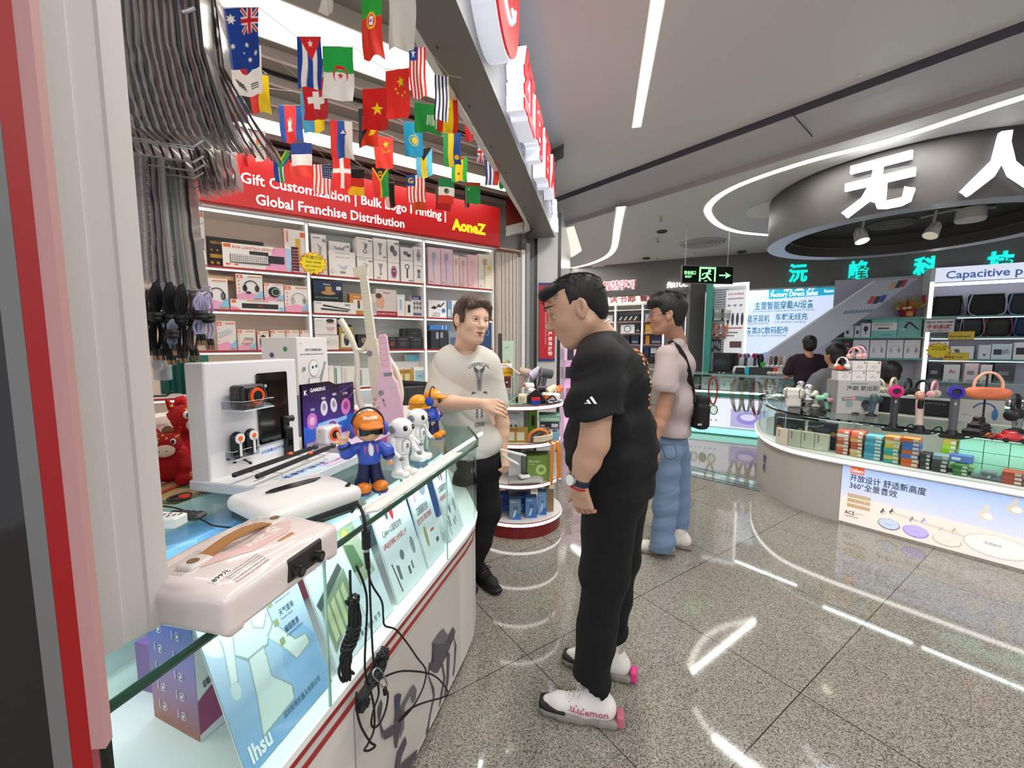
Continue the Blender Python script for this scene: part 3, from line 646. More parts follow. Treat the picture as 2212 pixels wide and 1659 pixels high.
 tr.chain([(J(1318,1080,1.55),.115),(J(1306,1230,1.52),.088),(J(1290,1360,1.5),.07),(J(1277,1475,1.475),.072)],.04,None)
 tr.chain([(J(1338,1080,1.72),.115),(J(1335,1200,1.74),.086),(J(1328,1310,1.74),.066),(J(1322,1385,1.73),.062)],.04)
 tr.cap(J(1277,1494,1.475),J(1277,1530,1.475),.09,.09,.002,None,'d');tr.cap(J(1322,1402,1.73),J(1322,1440,1.73),.085,.085,.002,None,'d')
 tr.fx=folds(lambda X,Y,Z:.5+1.2*np.exp(-((Z-.2)/.14)**2)+.6*np.exp(-((Z-.5)/.07)**2),.004,24,26,3)
 sj('trousers',[(tr,M('050506',.95,bump=.2,scale=400))],t,2)
 for px,py,Y,an in((1250,1548,1.50,4),(1290,1448,1.74,-4)):
  f=B.I@atZ(px,py,0);shoe(t,(f[0],f[1]),an,.30,'e9e3df','8f897f','141414','e23a8c' if Y>1.6 else 'c9697f',text='lululemon' if Y<1.6 else None)
 s_=SD(.004);s_.cap(J(1318,1375,1.735),J(1320,1432,1.735),.04,.04);sj('sock',[(s_,M('efefef',.8))],t)
 hs=SD(.0035);E=lambda c,r,k=.015,op='u':hs.ell(h.p(*c),r,k,h.R,op)
 E((-.014,0,.040),(.106,.0845,.085));E((-.055,0,.0),(.058,.072,.08),.02);E((.066,0,.090),(.046,.06,.026),.03);E((.09,0,.084),(.026,.05,.018),.02)
 for y in(-1,1):E((.008,y*.069,.03),(.026,.014,.044),.01)
 hs.rbox(h.p(.095,0,-.036),(.06,.1,.105),.01,.012,h.R@R('Y',-6),'d');hs.rbox(h.p(.04,0,-.1),(.09,.1,.075),.01,.012,h.R,'d');hs.rbox(h.p(-.05,0,-.15),(.1,.1,.085),.01,.01,h.R,'d');E((.004,.088,-.006),(.032,.022,.04),.006,'d');E((.004,-.088,-.006),(.032,.022,.04),.006,'d')
 hs.fx=lambda X,Y,Z:.0012*np.sin(X*310+Z*60)*np.sin(Y*290+Z*90)
 hm=M('070606',.7,bump=.3,scale=300);hair=sj('hair',[(hs,hm)],t,1)
 m=MB()
 def top(rd):
  x=rd.uniform(-.11,.105);y=rd.uniform(-.075,.075);r2=max(0,1-((x+.005)/.118)**2-(y/.09)**2);return(x,y,.035+.088*r2**.5),V3((x*4+1.0,y*4,.55))
 h.strands(m,hm,800,top,None,.014,.0016,seed=2);m.B('hair_tufts',hair)
 m=MB();ax=(ev-wv).normalized();fr=frame(tp(wv+ax*.012),ax.orthogonal(),ax.cross(ax.orthogonal()));ring=[tp(fr@V3((.035*cos(a),.035*sin(a),0)))for a in[2*PI*i/24 for i in rn(24)]]
 for dz in(-.007,0,.007):m.tube([tp(V3(r)+ax*dz)for r in ring],.0045,M('1c2236',.6),6,closed=True)
 wt=m.B('wristwatch',t,smooth=180)
 c=B.I@atY(1229,1046,1.41);m=MB();nx=(c-wv);nx=(nx-ax*nx.dot(ax)).normalized();m.cyl(tp(wv+ax*.012+nx*.033),tp(wv+ax*.012+nx*.045),.02,.019,M('c9c9cc',.25,1),24);m.cyl(tp(wv+ax*.012+nx*.045),tp(wv+ax*.012+nx*.0455),.016,.016,M('e8e8e8',.2),24);m.B('watch_case',wt)
 m=MB();m.tube([tp(V3(r)*1.0-ax*.022-(V3(r)-wv-ax*.012)*.04)for r in ring],.0032,M('c01818',.7),6,closed=True);m.B('red_bracelet',t)
 m=MB();m.tube([J(1316,690,1.57),J(1300,700,1.56),J(1262,742,1.57),J(1240,748,1.62)],.0035,M('d8d4cc',.3,.8),6,sm=4);m.B('necklace',t)
 return t
def worker():
 B=Body('person','young man in pale grey printed T-shirt talking behind the counter end, drumsticks in lowered hand',(-.085,2.40,0),-66);J=B.J;t=B.t;t.name='person'
 hc=J(1019,692,2.34);h=Head(hc,pitch=3,yaw=12,roll=-4,k=1.04);sd=h.B((J(1003,752,2.40),.058),.98,.95,nose=.85,mouth=1)
 e1=J(948,872,2.30);w1=J(1040,872,2.10);a0=J(958,818,2.35)
 arm=SD(.004);arm.chain([(a0,.05),(e1,.044),(tp(V3(e1).lerp(V3(w1),.35)),.042),(w1,.0265)],.02)
 wv=V3(w1);dv=(V3(J(1083,880,2.02))-wv).normalized();hd=SD(.0028);hd.cap(w1,tp(wv+dv*.03),.0265,.024,.02)
 up=B.I.to_3x3()@V3((-.35,-.75,.55));hand(hd,tp(wv+dv*.014),dv,up,1,(30,42,50,58),(30,14),1.0)
 b0=J(1072,850,2.42);be=J(1085,915,2.44);bw=J(1087,972,2.42)
 arm2=SD(.004);arm2.chain([(b0,.048),(be,.041),(tp(V3(be).lerp(V3(bw),.4)),.038),(bw,.025)],.02)
 bv=V3(bw);dv2=(V3(J(1091,1002,2.39))-bv).normalized();hd2=SD(.0028);hd2.cap(bw,tp(bv+dv2*.03),.025,.023,.02)
 hand(hd2,tp(bv+dv2*.012),dv2,B.I.to_3x3()@V3((.75,-.35,.2)),-1,(52,58,62,66),(34,18),1.0)
 core=SD(.012);core.chain([(J(1003,765,2.4),.06),(J(1008,880,2.4),.09),(J(1030,1010,2.4),.09)],.05);core.chain([(J(1046,1030,2.44),.05),(J(1057,1100,2.42),.04),(J(1026,1215,2.36),.025)],.02)
 sj('body',[(sd,skW),(arm,skW),(hd,skW),(arm2,skW),(hd2,skW),(core,skW)],t)
 h.eyes(t,look=8,skin=skW,lips='b5675c',brow='2a1f18',iris='1d130d')
 m=MB();m.T=h.T;m.ell((.0965,0,-.066),(.004,.014,.0035),M('ded3cb',.4),10);m.B('teeth',t,smooth=180)
 s=SD(.005)
 s.cap(J(966,785,2.36),J(952,852,2.31),.082,.088,.04);q=V3(J(950,866,2.27));dn=(q-V3(J(964,790,2.36))).normalized();s.cap(tp(q+dn*.105),tp(q+dn*.15),.115,.115,.002,None,'d')
 s.cap(J(1053,785,2.44),J(1071,872,2.44),.074,.082,.04);q=V3(J(1073,885,2.43));dn=(q-V3(J(1053,790,2.44))).normalized();s.cap(tp(q+dn*.11),tp(q+dn*.16),.11,.11,.002,None,'d')
 s.ell(J(1008,800,2.40),(.115,.185,.12),.05);s.ell(J(1012,880,2.40),(.115,.175,.17),.07);s.ell(J(1025,955,2.40),(.125,.18,.13),.06);s.cap(J(980,764,2.38),J(1030,766,2.42),.05,.05,.06)
 s.cap(J(1003,745,2.39),J(1003,757,2.4),.062,.072,.02,None,'d')
 zc=J(1040,992,2.3)[2];s.clip=[((0,0,zc),(0,.03,-1))];s.fx=folds(lambda X,Y,Z:.6+.8*np.exp(-((Z-1.0)/.16)**2),.0055,22,16,4)
 shirt=sj('t_shirt',[(s,M('d0ccc4',.85,bump=.3,scale=400,var=.06))],t,2)
 fwd=B.I.to_3x3()@(V3((0,0,EYE))-atY(1030,850,2.3));fwd[2]=0;fwd.normalize();o=V3(J(1036,860,2.2));xr=V3((0,0,1)).cross(fwd);fr=frame(tp(o+fwd*.05),xr,(0,0,1))
 Wp=Wrap(shirt,fr,.0015);dkp=M('55565a',.8);lt=M('8f9092',.8);z_=lambda v:v*2.2/900
 Wp.text('LIFEPECAL',z_(11),dkp,0,z_(68),.02,align='CENTER',arc=9)
 for sx in(-1,1):Wp.poly([(0,z_(58)),(sx*z_(13),z_(68)),(sx*z_(12),z_(58)),(sx*z_(7),z_(50))],dkp);Wp.poly([(0,z_(56)),(sx*z_(8),z_(50)),(sx*z_(6),z_(42)),(sx*z_(2),z_(45))],lt)
 Wp.poly([(z_(-6),z_(44)),(z_(6),z_(44)),(z_(5),z_(10)),(z_(-4),z_(10))],lt);Wp.poly([(z_(-3),z_(36)),(z_(2),z_(38)),(z_(0),z_(12)),(z_(-3),z_(14))],dkp)
 for sx in(-1,1):
  Wp.poly([(sx*z_(6),z_(6)),(sx*z_(16),z_(9)),(sx*z_(19),z_(2)),(sx*z_(12),z_(4))],dkp);Wp.poly([(sx*z_(2),z_(-5)),(sx*z_(7),z_(-8)),(sx*z_(8),z_(-50)),(sx*z_(3),z_(-54))],lt)
  for k in rn(6):Wp.poly([(sx*z_(2),z_(-12-k*7)),(sx*z_(9),z_(-9-k*7)),(sx*z_(6),z_(-14-k*7))],dkp,2)
  Wp.text('@',z_(13),dkp,sx*z_(6),z_(-70),.01)
 Wp.B('chest_print',shirt)
 tr=SD(.0055);tr.ell(J(1040,1000,2.42),(.115,.15,.12),.05)
 tr.chain([(J(1047,1035,2.44),.088),(J(1057,1100,2.42),.072),(J(1040,1170,2.38),.057),(J(1024,1222,2.36),.05)],.04);tr.chain([(J(1010,1035,2.44),.088),(J(1005,1140,2.44),.07),(J(1002,1225,2.44),.055)],.04)
 tr.fx=folds(lambda X,Y,Z:1,.003,24,26,2);sj('trousers',[(tr,M('060607',.95,bump=.2,scale=400))],t,2)
 f=B.I@atZ(1048,1262,0);shoe(t,(f[0],f[1]),14,.27,'0b0b0c','0f0f10',thick=.75);f=B.I@atZ(1000,1262,0);shoe(t,(f[0],f[1]),10,.27,'0b0b0c','0f0f10',thick=.75)
 hs=SD(.0035);E=lambda c,r,k=.015,op='u',RR=None:hs.ell(h.p(*c),r,k,(h.R@RR)if RR else h.R,op)
 E((-.018,0,.046),(.112,.090,.094));E((-.05,0,0),(.07,.083,.09),.02);E((.03,0,.096),(.08,.078,.038),.03)
 hs.rbox(h.p(.105,0,-.035),(.06,.12,.1),.01,.015,h.R,'d');hs.rbox(h.p(.05,0,-.12),(.085,.12,.1),.01,.015,h.R,'d');hs.rbox(h.p(-.05,0,-.16),(.1,.1,.09),.01,.01,h.R,'d');E((.01,.095,-.02),(.03,.025,.035),.01,'d');E((.01,-.095,-.02),(.03,.025,.035),.01,'d')
 hs.ell(h.p(.072,-.036,.078),(.026,.046,.026),.012,h.R@R('X',24));hs.ell(h.p(.076,.04,.078),(.024,.038,.024),.012,h.R@R('X',-26))
 for y in(-1,1):hs.ell(h.p(.03,y*.077,.02),(.024,.012,.045),.008,h.R)
 hs.fx=lambda X,Y,Z:.0016*np.sin(X*120+Z*30)*np.sin(Y*320+Z*60)
 hm=M('4a382c',.5,bump=.3,scale=200);hair=sj('hair',[(hs,hm)],t,1)
 m=MB();rd=random.Random(5)
 for k in rn(260):
  a=rd.uniform(-1.55,1.55);x=.02+.075*cos(a);y=.085*sin(a);e=abs(sin(a));m.tube([h.p(x*.45,y*.3+.01,.130),h.p(x*.9,y*.75,.119),h.p(x*1.08,y*1.03,.09),h.p(x*1.10,y*1.12,.072-e*.04+rd.uniform(-.012,.010))],lambda t:.002*(1.1-t),hm,4,sm=3)
 m.B('hair_fringe',hair)
 for(x0,y0,Y0),(x1,y1,Y1),lab in(((1083,972,2.38),(1136,984,2.2),'white drumstick held in the lowered hand, the upper and longer looking one'),((1086,984,2.38),(1121,1004,2.2),'white drumstick held in the lowered hand, pointing further down')):
  m=MB();p=atY(x0,y0,Y0);q=atY(x1,y1,Y1);m.cyl(tp(p),tp(p.lerp(q,.85)),.0085,.0075,M('f1efe9',.35),12);m.cyl(tp(p.lerp(q,.85)),tp(q),.0075,.005,M('e6e3dc',.35),12);tag(m.B('drumstick',smooth=40),lab,'drumstick')
 return t
def young_man():
 B=Body('person','slim young man in mauve T-shirt, jeans and glasses with a black shoulder bag, facing left',(1.075,2.76,0),158);J=B.J;t=B.t;t.name='person'
 h=Head(J(1440,681,2.74),pitch=2,yaw=8,k=1.0);sd=h.B((J(1464,738,2.78),.056),.95,.95)
 a1=J(1448,815,2.62);el=J(1432,895,2.6);wr=J(1413,955,2.56)
 arm=SD(.0045);arm.chain([(a1,.047),(el,.041),(tp(V3(el).lerp(V3(wr),.4)),.037),(wr,.025)],.02)
 wv=V3(wr);dv=(V3(J(1412,985,2.56))-wv).normalized();hd=SD(.0032);hd.cap(wr,tp(wv+dv*.03),.025,.023,.02);hand(hd,tp(wv+dv*.012),dv,(.2,1,0),1,(30,34,38,40),(30,10),1.0)
 core=SD(.014);core.chain([(J(1465,750,2.78),.055),(J(1470,860,2.78),.09),(J(1450,950,2.78),.09)],.05)
 for y in(2.68,2.84):core.chain([(J(1440 if y<2.8 else 1462,985,y),.045),(J(1438 if y<2.8 else 1465,1080,y),.025)],.02)
 b1=J(1440,830,2.96);be=J(1424,900,2.97);bw=J(1410,950,2.94);arm2=SD(.006);arm2.chain([(b1,.045),(be,.04),(bw,.028)],.02)
 sj('body',[(sd,skT),(arm,skT),(hd,skT),(core,skT),(arm2,skT)],t)
 h.eyes(t,skin=skT,lips='9c6052',brow='0e0b0a')
 s=SD(.0055);s.cap(J(1440,770,2.66),J(1437,835,2.61),.07,.085,.04);q=V3(J(1437,846,2.61));s.rbox(tp(q+V3((0,0,-.09))),(.13,.11,.085),.004,.003,None,'d')
 s.cap(J(1445,770,2.9),J(1436,835,2.96),.07,.08,.04)
 s.ell(J(1462,790,2.78),(.115,.17,.12),.05);s.ell(J(1463,870,2.78),(.118,.16,.17),.06);s.ell(J(1450,930,2.78),(.13,.165,.1),.06);s.cap(J(1463,745,2.73),J(1465,745,2.84),.05,.05,.06);s.cap(J(1462,722,2.78),J(1462,733,2.78),.052,.06,.015,None,'d')
 zc=J(1440,945,2.66)[2];s.clip=[((0,0,zc),(.05,0,-1))];s.fx=folds(lambda X,Y,Z:.6+.8*np.exp(-((Z-1.0)/.15)**2),.005,20,18,7)
 shirt=sj('t_shirt',[(s,M('b3a4a2',.85,bump=.25,scale=400))],t,2)
 tr=SD(.0055);tr.ell(J(1448,960,2.78),(.12,.15,.1),.05);tr.chain([(J(1440,985,2.70),.092),(J(1437,1090,2.69),.078),(J(1432,1165,2.68),.074),(J(1428,1192,2.68),.08)],.03);tr.chain([(J(1462,985,2.86),.09),(J(1466,1090,2.88),.072),(J(1465,1165,2.88),.07),(J(1464,1176,2.88),.07)],.03)
 tr.clip=[((0,0,.045),(0,0,-1))];tr.fx=folds(lambda X,Y,Z:1,.005,22,30,5);jeans=sj('jeans',[(tr,M('6f87a3',.85,bump=.3,scale=300,var=.18))],t,2)
 W_=Wrap(jeans,frame(J(1462,985,2.5),B.I.to_3x3()@V3((1,0,0)),(0,0,1)),.002);k=2.6/900
 for a,b in(((-12,10),(14,13)),((-12,10),(-10,-14)),((14,13),(15,-12)),((-10,-14),(3,-18)),((3,-18),(15,-12))):
  d=V3((b[0]-a[0],b[1]-a[1])).normalized()*.7;W_.poly([((a[0]-d[1])*k,(a[1]+d[0])*k),((a[0]+d[1])*k,(a[1]-d[0])*k),((b[0]+d[1])*k,(b[1]-d[0])*k),((b[0]-d[1])*k,(b[1]+d[0])*k)],M('44586f',.9),3)
 W_.B('pocket',jeans)
 for px,py,an in((1412,1193,8),(1448,1178,-6)):f=B.I@atZ(px,py,0);shoe(t,(f[0],f[1]),an,.29,'ddd6cb','7d7468',thick=.8)
 hs=SD(.0035);E=lambda c,r,k=.015,op='u':hs.ell(h.p(*c),r,k,h.R,op)
 E((-.02,0,.05),(.112,.090,.092));E((-.055,0,-.005),(.06,.078,.085),.02);E((.05,0,.088),(.07,.076,.038),.03);E((.092,0,.062),(.026,.06,.026),.02)
 for y in(-1,1):E((.014,y*.074,.03),(.026,.012,.04),.01)
 hs.rbox(h.p(.11,0,-.05),(.055,.12,.095),.01,.012,h.R,'d');hs.rbox(h.p(.045,0,-.12),(.075,.12,.11),.01,.015,h.R,'d');hs.rbox(h.p(-.06,0,-.165),(.1,.1,.09),.01,.01,h.R,'d');E((.0,.095,-.012),(.03,.025,.036),.01,'d');E((.0,-.095,-.012),(.03,.025,.036),.01,'d')
 hs.fx=lambda X,Y,Z:.0014*np.sin(X*290+Z*70)*np.sin(Y*310+Z*40)
 hm=M('0b0a0a',.65,bump=.3,scale=300);hair=sj('hair',[(hs,hm)],t,1);m=MB()
 def top(rd):
  x=rd.uniform(-.1,.11);y=rd.uniform(-.075,.075);r2=max(0,1-((x+.01)/.125)**2-(y/.095)**2);return(x,y,.05+.1*r2**.5),V3((x*4+.6,y*4,.25))
 h.strands(m,hm,220,top,None,.03,.0024,seed=7);m.B('hair_tufts',hair)
 m=MB();gm=M('b9a6a0',.3,.7)
 for y in(-1,1):
  m.tube([h.p(.108,y*(.033)+.019*cos(a),.002+.016*sin(a))for a in[2*PI*i/18 for i in rn(18)]],.0014,gm,6,closed=True);m.tube([h.p(.107,y*.052,.006),h.p(.095,y*.068,.008),h.p(.0,y*.082,.012)],.0015,gm,6)
 m.tube([h.p(.108,-.014,.004),h.p(.111,0,.007),h.p(.108,.014,.004)],.0014,gm,6);g=m.B('glasses',t,smooth=180)
 m=MB()
 for y in(-1,1):m.poly([h.p(.108,y*.033+.0185*cos(a),.002+.0155*sin(a))for a in[2*PI*i/18 for i in rn(18)]],glassm('f2f4f4',.1))
 m.B('lens',g)
 bt=Th('shoulder_bag','small black shoulder bag on a wide strap hanging at the young man\'s hip','bag')
 Tw=(Tr(1.075,2.76,0)@R('Z',158));b=bvh(shirt);rb=[]
 for(x,y)in((1446,737),(1462,748),(1476,770),(1486,800),(1493,835),(1498,870),(1500,900)):
  o=B.I@V3((0,0,EYE));d=((B.I@atY(x,y,2.6))-o).normalized();hh=b.ray_cast(o,d);rb.append((Tw@(hh[0]-d*.006))if hh[0]is not None else atY(x,y,2.72))
 m=MB();m.ribbon(rb,(.03,-.022,.012),M('0b0b0c',.7),.004);m.B('strap',bt)
 s2=SD(.006);c=atY(1506,888,2.72);s2.rbox(tp(c),(.044,.09,.112),.03,.02,R('Z',8));s2.rbox(tp(c+V3((-.0,-.075,-.02))),(.042,.03,.075),.018,.012,R('Z',8));sj('bag_body',[(s2,M('0a0a0b',.75,bump=.2,scale=400))],bt)
 m=MB();c2=atY(1511,917,2.60);m.box(tp(c2+V3((-.013,-.004,-.006))),tp(c2+V3((.013,.0,.006))),M('b9b9b9',.4));m.B('badge',bt)
man_black();worker();young_man()
# ======================= stall: shelving, banner, products, flags, sign =======================
RED='a81a1c';WHT=M('e9e5df',.45)
def shelf_unit():
 t=Th('wall_shelving','white built-in wall shelving with red shelf edges and light strips under each shelf','shelving',tp(W0),WZ)
 S=[-1.35,.03,1.02,1.775]
 m=MB()
 for s in S:m.box((s-.012,0,0),(s+.012,.31,2.385),WHT,ch=.002)
 m.box((-1.36,-.005,2.375),(1.787,.31,2.41),WHT);m.B('frame',t)
 for a,b,c in((-1.34,.02,'f1dcc8'),(.042,1.008,'e6ebe4'),(1.032,1.765,'e8e6e6')):
  m=MB();m.box((a,.295,0),(b,.305,2.375),M(c,.6));m.B('back_panel',t)
  for z in(1.98,1.67,1.37,1.04,.74,.42):
   m=MB();m.box((a,0,z-.02),(b,.295,z),WHT);m.box((a,-.006,z-.011),(b,0,z+.001),RED);o=m.B('shelf',t)
   m=MB();m.box((a+.01,.002,z-.028),(b-.01,.012,z-.0205),M('fff',.5,emit=1.8));m.B('light_strip',o)
  m=MB();m.box((a+.01,.004,2.362),(b-.01,.016,2.3745),M('fff',.5,emit=2.2));m.B('light_strip',t)
 for s in(.03,1.02):
  m=MB();m.box((s-.006,-.004,.3),(s+.006,0,2.37),M('fff',.5,emit=.7));m.B('edge_light',t)
 return t
shelf_unit()
t=Th('banner_sign','long red shop banner with white English lettering and yellow name above the shelves','sign',tp(W0),WZ)
m=MB();m.box((-1.5,-.1,2.40),(1.795,.25,2.775),M('c4161c',.35));m.B('panel',t)
m=MB();m.box((-1.5,-.06,2.385),(1.795,-.02,2.40),'f3e6e0');m.box((-1.5,-.095,2.386),(1.795,-.075,2.40),RED);m.B('lower_rail',t)
def bt(s0,s1,z,size,txt,mat,bold,name,sz=None):
 v,f=glyphs(txt,bold);wdt=max(p[0]for p in v)-min(p[0]for p in v);mm=MB();mm.T=Tr(s0,-.101,z)@FRONT
 mm.text(txt,size,M(mat,.4,emit=.55),Tr(0,0,.0),bold,.003,sx=(s1-s0)/(wdt*size));mm.B(name,t)
bt(-.47,1.2,2.565,.105,'y Gift Customization | Bulk Logo Printing |','fff',.012,'lettering')
bt(-.315,.795,2.43,.105,'Global Franchise Distribution','fff',.012,'lettering')
bt(1.27,1.64,2.49,.135,'AoneZ','f6d21e',.05,'yellow_lettering')
def prims(m,art,w,h,y,mats=None):
 for i,a in en(art):
  yy=y-.0005*(i+1);k=a[0];mm=M(a[-1],.45)if isinstance(a[-1],str)else a[-1]
  if k=='r':m.poly([(a[1]*w,yy,a[2]*h),(a[3]*w,yy,a[2]*h),(a[3]*w,yy,a[4]*h),(a[1]*w,yy,a[4]*h)],mm)
  elif k=='p':m.poly([(x*w,yy,z*h)for x,z in a[1]],mm)
  elif k in 'ce':
   rx=a[3]*w;rz_=rx if k=='c' else a[4]*h;m.poly([(a[1]*w+rx*cos(q*PI/9),yy,a[2]*h+rz_*sin(q*PI/9))for q in rn(18)],mm)
  elif k=='o':
   cx,cz,r,th,a0,a1=a[1]*w,a[2]*h,a[3]*w,a[4]*w,a[5],a[6];n=16
   A=[rad(a0+(a1-a0)*q/n)for q in rn(n+1)]
   for q in rn(n):m.poly([(cx+r*cos(A[q]),yy,cz+r*sin(A[q])),(cx+(r-th)*cos(A[q]),yy,cz+(r-th)*sin(A[q])),(cx+(r-th)*cos(A[q+1]),yy,cz+(r-th)*sin(A[q+1])),(cx+r*cos(A[q+1]),yy,cz+r*sin(A[q+1]))][::-1],mm)
  elif k=='t':m.text(a[1],a[4]*h,mm,Tr(a[2]*w,yy,a[3]*h)@FRONT,.02,0,align=a[5]if len(a)>6 else 'LEFT',res=1)
def hp(x,y,r,c,c2='777'):return[('o',x,y,r,r*.16,0,180,c),('e',x-r*.85,y-r*.25,r*.32,r*.5,c),('e',x+r*.85,y-r*.25,r*.32,r*.5,c),('e',x+r*.8,y-r*.25,r*.18,r*.34,c2)]
def dry(x,y,k,c,c2='d9a56c'):return[('e',x,y,k*.5,k*.42,c),('r',x,y-k*.34,x+k*.75,y+k*.34,c),('p',[(x-k*.25,y),(x+k*.15,y),(x+k*.2,y-k*2.4),(x-.05*k,y-k*2.4)],c),('c',x-k*.1,y,k*.2,c2),('r',x+k*.02,y-k*2.9,x+k*.14,y-k*2.4,c2)]
BASE=('f5743a','f3c6d8','7fc6e6')
def promo(extra,ttl=None):return[('p',[(0,0),(1,0),(1,.16),(.5,.3),(0,.2)],'f2a6c4'),('p',[(.55,0),(1,0),(1,.4),(.8,.25)],'8ccbe8'),('r',.03,.84,.25,.97,'ee6b2e'),('p',[(.08,.87),(.2,.87),(.14,.95)],'fff2e8'),('r',.45,.9,.95,.94,'e58d66'),('r',.66,.03,.95,.08,'ef7b4a')]+[('c',.1,.72-.14*i,.035,'ef7b4a')for i in rn(4)]+extra
def pbox(name,label,cat,T0,w,h,d,art,body='efebe6',side=None,group=None,rz=None,yaw=0,top=None):
 loc=T0;m=MB();m.box((0,0,0),(w,d,h),body,ch=.0012)
 if side:m.poly([(-.0004,d,0),(-.0004,0,0),(-.0004,0,h),(-.0004,d,h)],side);m.poly([(w+.0004,0,0),(w+.0004,d,0),(w+.0004,d,h),(w+.0004,0,h)],side)
 prims(m,art,w,h,0)
 return tag(m.B(name,loc=tp(loc),rz=(WZ if rz is None else rz)+rad(yaw)),label,cat,group)
_sO={}
def sAt(px,z,out=-.02):
 p=onP(px,742+(EYE-z)*270,(W0+N*out)[:2],55.6);return(p-W0).dot(U)
def hAt(px,py,out=-.02):return onP(px,py,(W0+N*out)[:2],55.6)[2]
def prod(x0,x1,ytop,zb,d,art,label,cat='box',name='product_box',body='efebe6',side=None,out=-.02,group=None,z0=None,yaw=0,gap=.001):
 s0=sAt(x0,zb,out)+.0008;s1=sAt(x1,zb,out)-.0008;zt=hAt((x0+x1)/2,ytop,out);z0=z0 or zb
 d=min(d,.29+out)
 return pbox(name,label,cat,wp(s0,z0+gap,out),s1-s0,max(.03,zt-z0-gap),d,art,body,side,group,yaw=yaw)
kb=[('r',.05+.06*i,.2+.12*j,.095+.06*i,.29+.12*j,'f4f1ee' if(i+j)%5 else 'e3a0c0')for i in rn(9)for j in rn(3)]
z=lambda v:400+v*.31645
g1='white gift boxes on the top shelf'
prod(z(5),z(152),456,1.98,.07,[('r',.1,.55,.9,.95,'f4f4f4')]+[('r',.15+.2*i,.6+.1*j,.3+.2*i,.67+.1*j,'3c64b0' if j<2 else 'c94f74')for i in rn(3)for j in rn(3)]+[('r',.4,.28,.95,.5,'2a2a2a')]+[('r',.45+.08*i,.3+.06*j,.5+.08*i,.34+.06*j,'d9d9d9')for i in rn(5)for j in rn(3)]+[('r',.82,.9,.97,.98,'e2602c')],'tall white keyboard box with coloured key pictures at the far left of the top shelf')
prod(z(157),z(546),517,1.98,.05,[('t','SBDLK',.06,.78,.12,'d9a93a'),('r',.05,.33,.33,.45,'e0b03a')]+[('c',.08+.1*i,.58,.02,'c99f3c')for i in rn(3)]+[('c',.08+.1*i,.17,.03,'d9a93a')for i in rn(3)],'large black keyboard box with gold lettering standing behind the RGB keyboard box',body='2b2723',side='3b342c',out=-.12)
prod(z(262),z(724),531,1.98,.05,[('p',[(.6,0),(.95,0),(1,1),(.75,1)],'f0a3c8'),('r',.93,0,1,1,'a6d5ec'),('r',.02,.82,.12,.96,'ee6b2e'),('t','RGB LIGHTING EFFECT',.14,.8,.15,'e07a50'),('r',.1,.2,.68,.56,'6d6a72'),('r',.62,.3,.9,.62,'26252b'),('r',.38,.6,.66,.74,'2b2a2f')]+[('r',.115+.03*i,.24+.08*j,.138+.03*i,.3+.08*j,'efe9e2')for i in rn(18)for j in rn(4)]+[('r',.04,.06,.1,.14,'ee6b2e'),('r',.16,.06,.21,.14,'ee6b2e')],'wide RGB keyboard box in white, orange and pink on the top shelf',body='f3eee8',side='e8642e',yaw=-2)
prod(z(686),z(836),497,1.98,.05,[('p',[(0,0),(.35,0),(0,.45)],'ee5a24'),('p',[(0,.45),(.5,.1),(.8,0),(.35,0)],'f0a3c8'),('r',.72,.84,.95,.95,'ee6b2e'),('r',.5,.2,.72,.8,'e7b93b'),('r',.3,.05,.62,.6,'27242a')]+[('r',.34+.07*i,.08+.07*j,.38+.07*i,.12+.07*j,'d98a9a')for i in rn(4)for j in rn(7)]+[('r',.1,.7,.16,.95,'ef7b4a')],'upright orange and white keyboard box at the right end of the top left shelf',body='f3eee8',side='ee5a24')
ms=lambda c:[('r',.1,.9,.6,.93,'9a9a9a'),('p',[(.35,.78),(.7,.7),(.62,.45),(.45,.42),(.5,.66)],c),('e',.52,.3,.14,.1,c),('r',.72,.82,.95,.9,'8f8f8f'),('e',.52,.3,.07,.05,'f3f0ec')]
prod(z(868),z(972),507,1.98,.12,ms('a8aeb6'),'tall white massager box behind the yellow star card, first of the top middle shelf')
prod(z(987),z(1132),523,1.98,.06,[('p',[(.2,.9),(.4,.84),(.5,.86),(.6,.84),(.8,.92),(.7,.78),(.3,.78)],'9a9ca4'),('r',.8,.86,.95,.93,'9a9a9a')],'white box with a grey wavy mask drawing, standing behind a wider box',out=-.12)
prod(z(985),z(1166),543,1.98,.08,[('r',.2,.9,.8,.93,'b5b2ae'),('t','Massager Fan & Body',.25,.74,.06,'77777a'),('p',[(.3,.5),(.5,.38),(.72,.5),(.6,.28),(.45,.3)],'b9c2d2'),('c',.12,.2,.07,'8a8a8a'),('c',.12,.2,.055,'f3f0ec'),('r',.4,.14,.6,.22,'8f8f8f')],'wide white box with a pale blue device drawing, left middle of the top shelf')
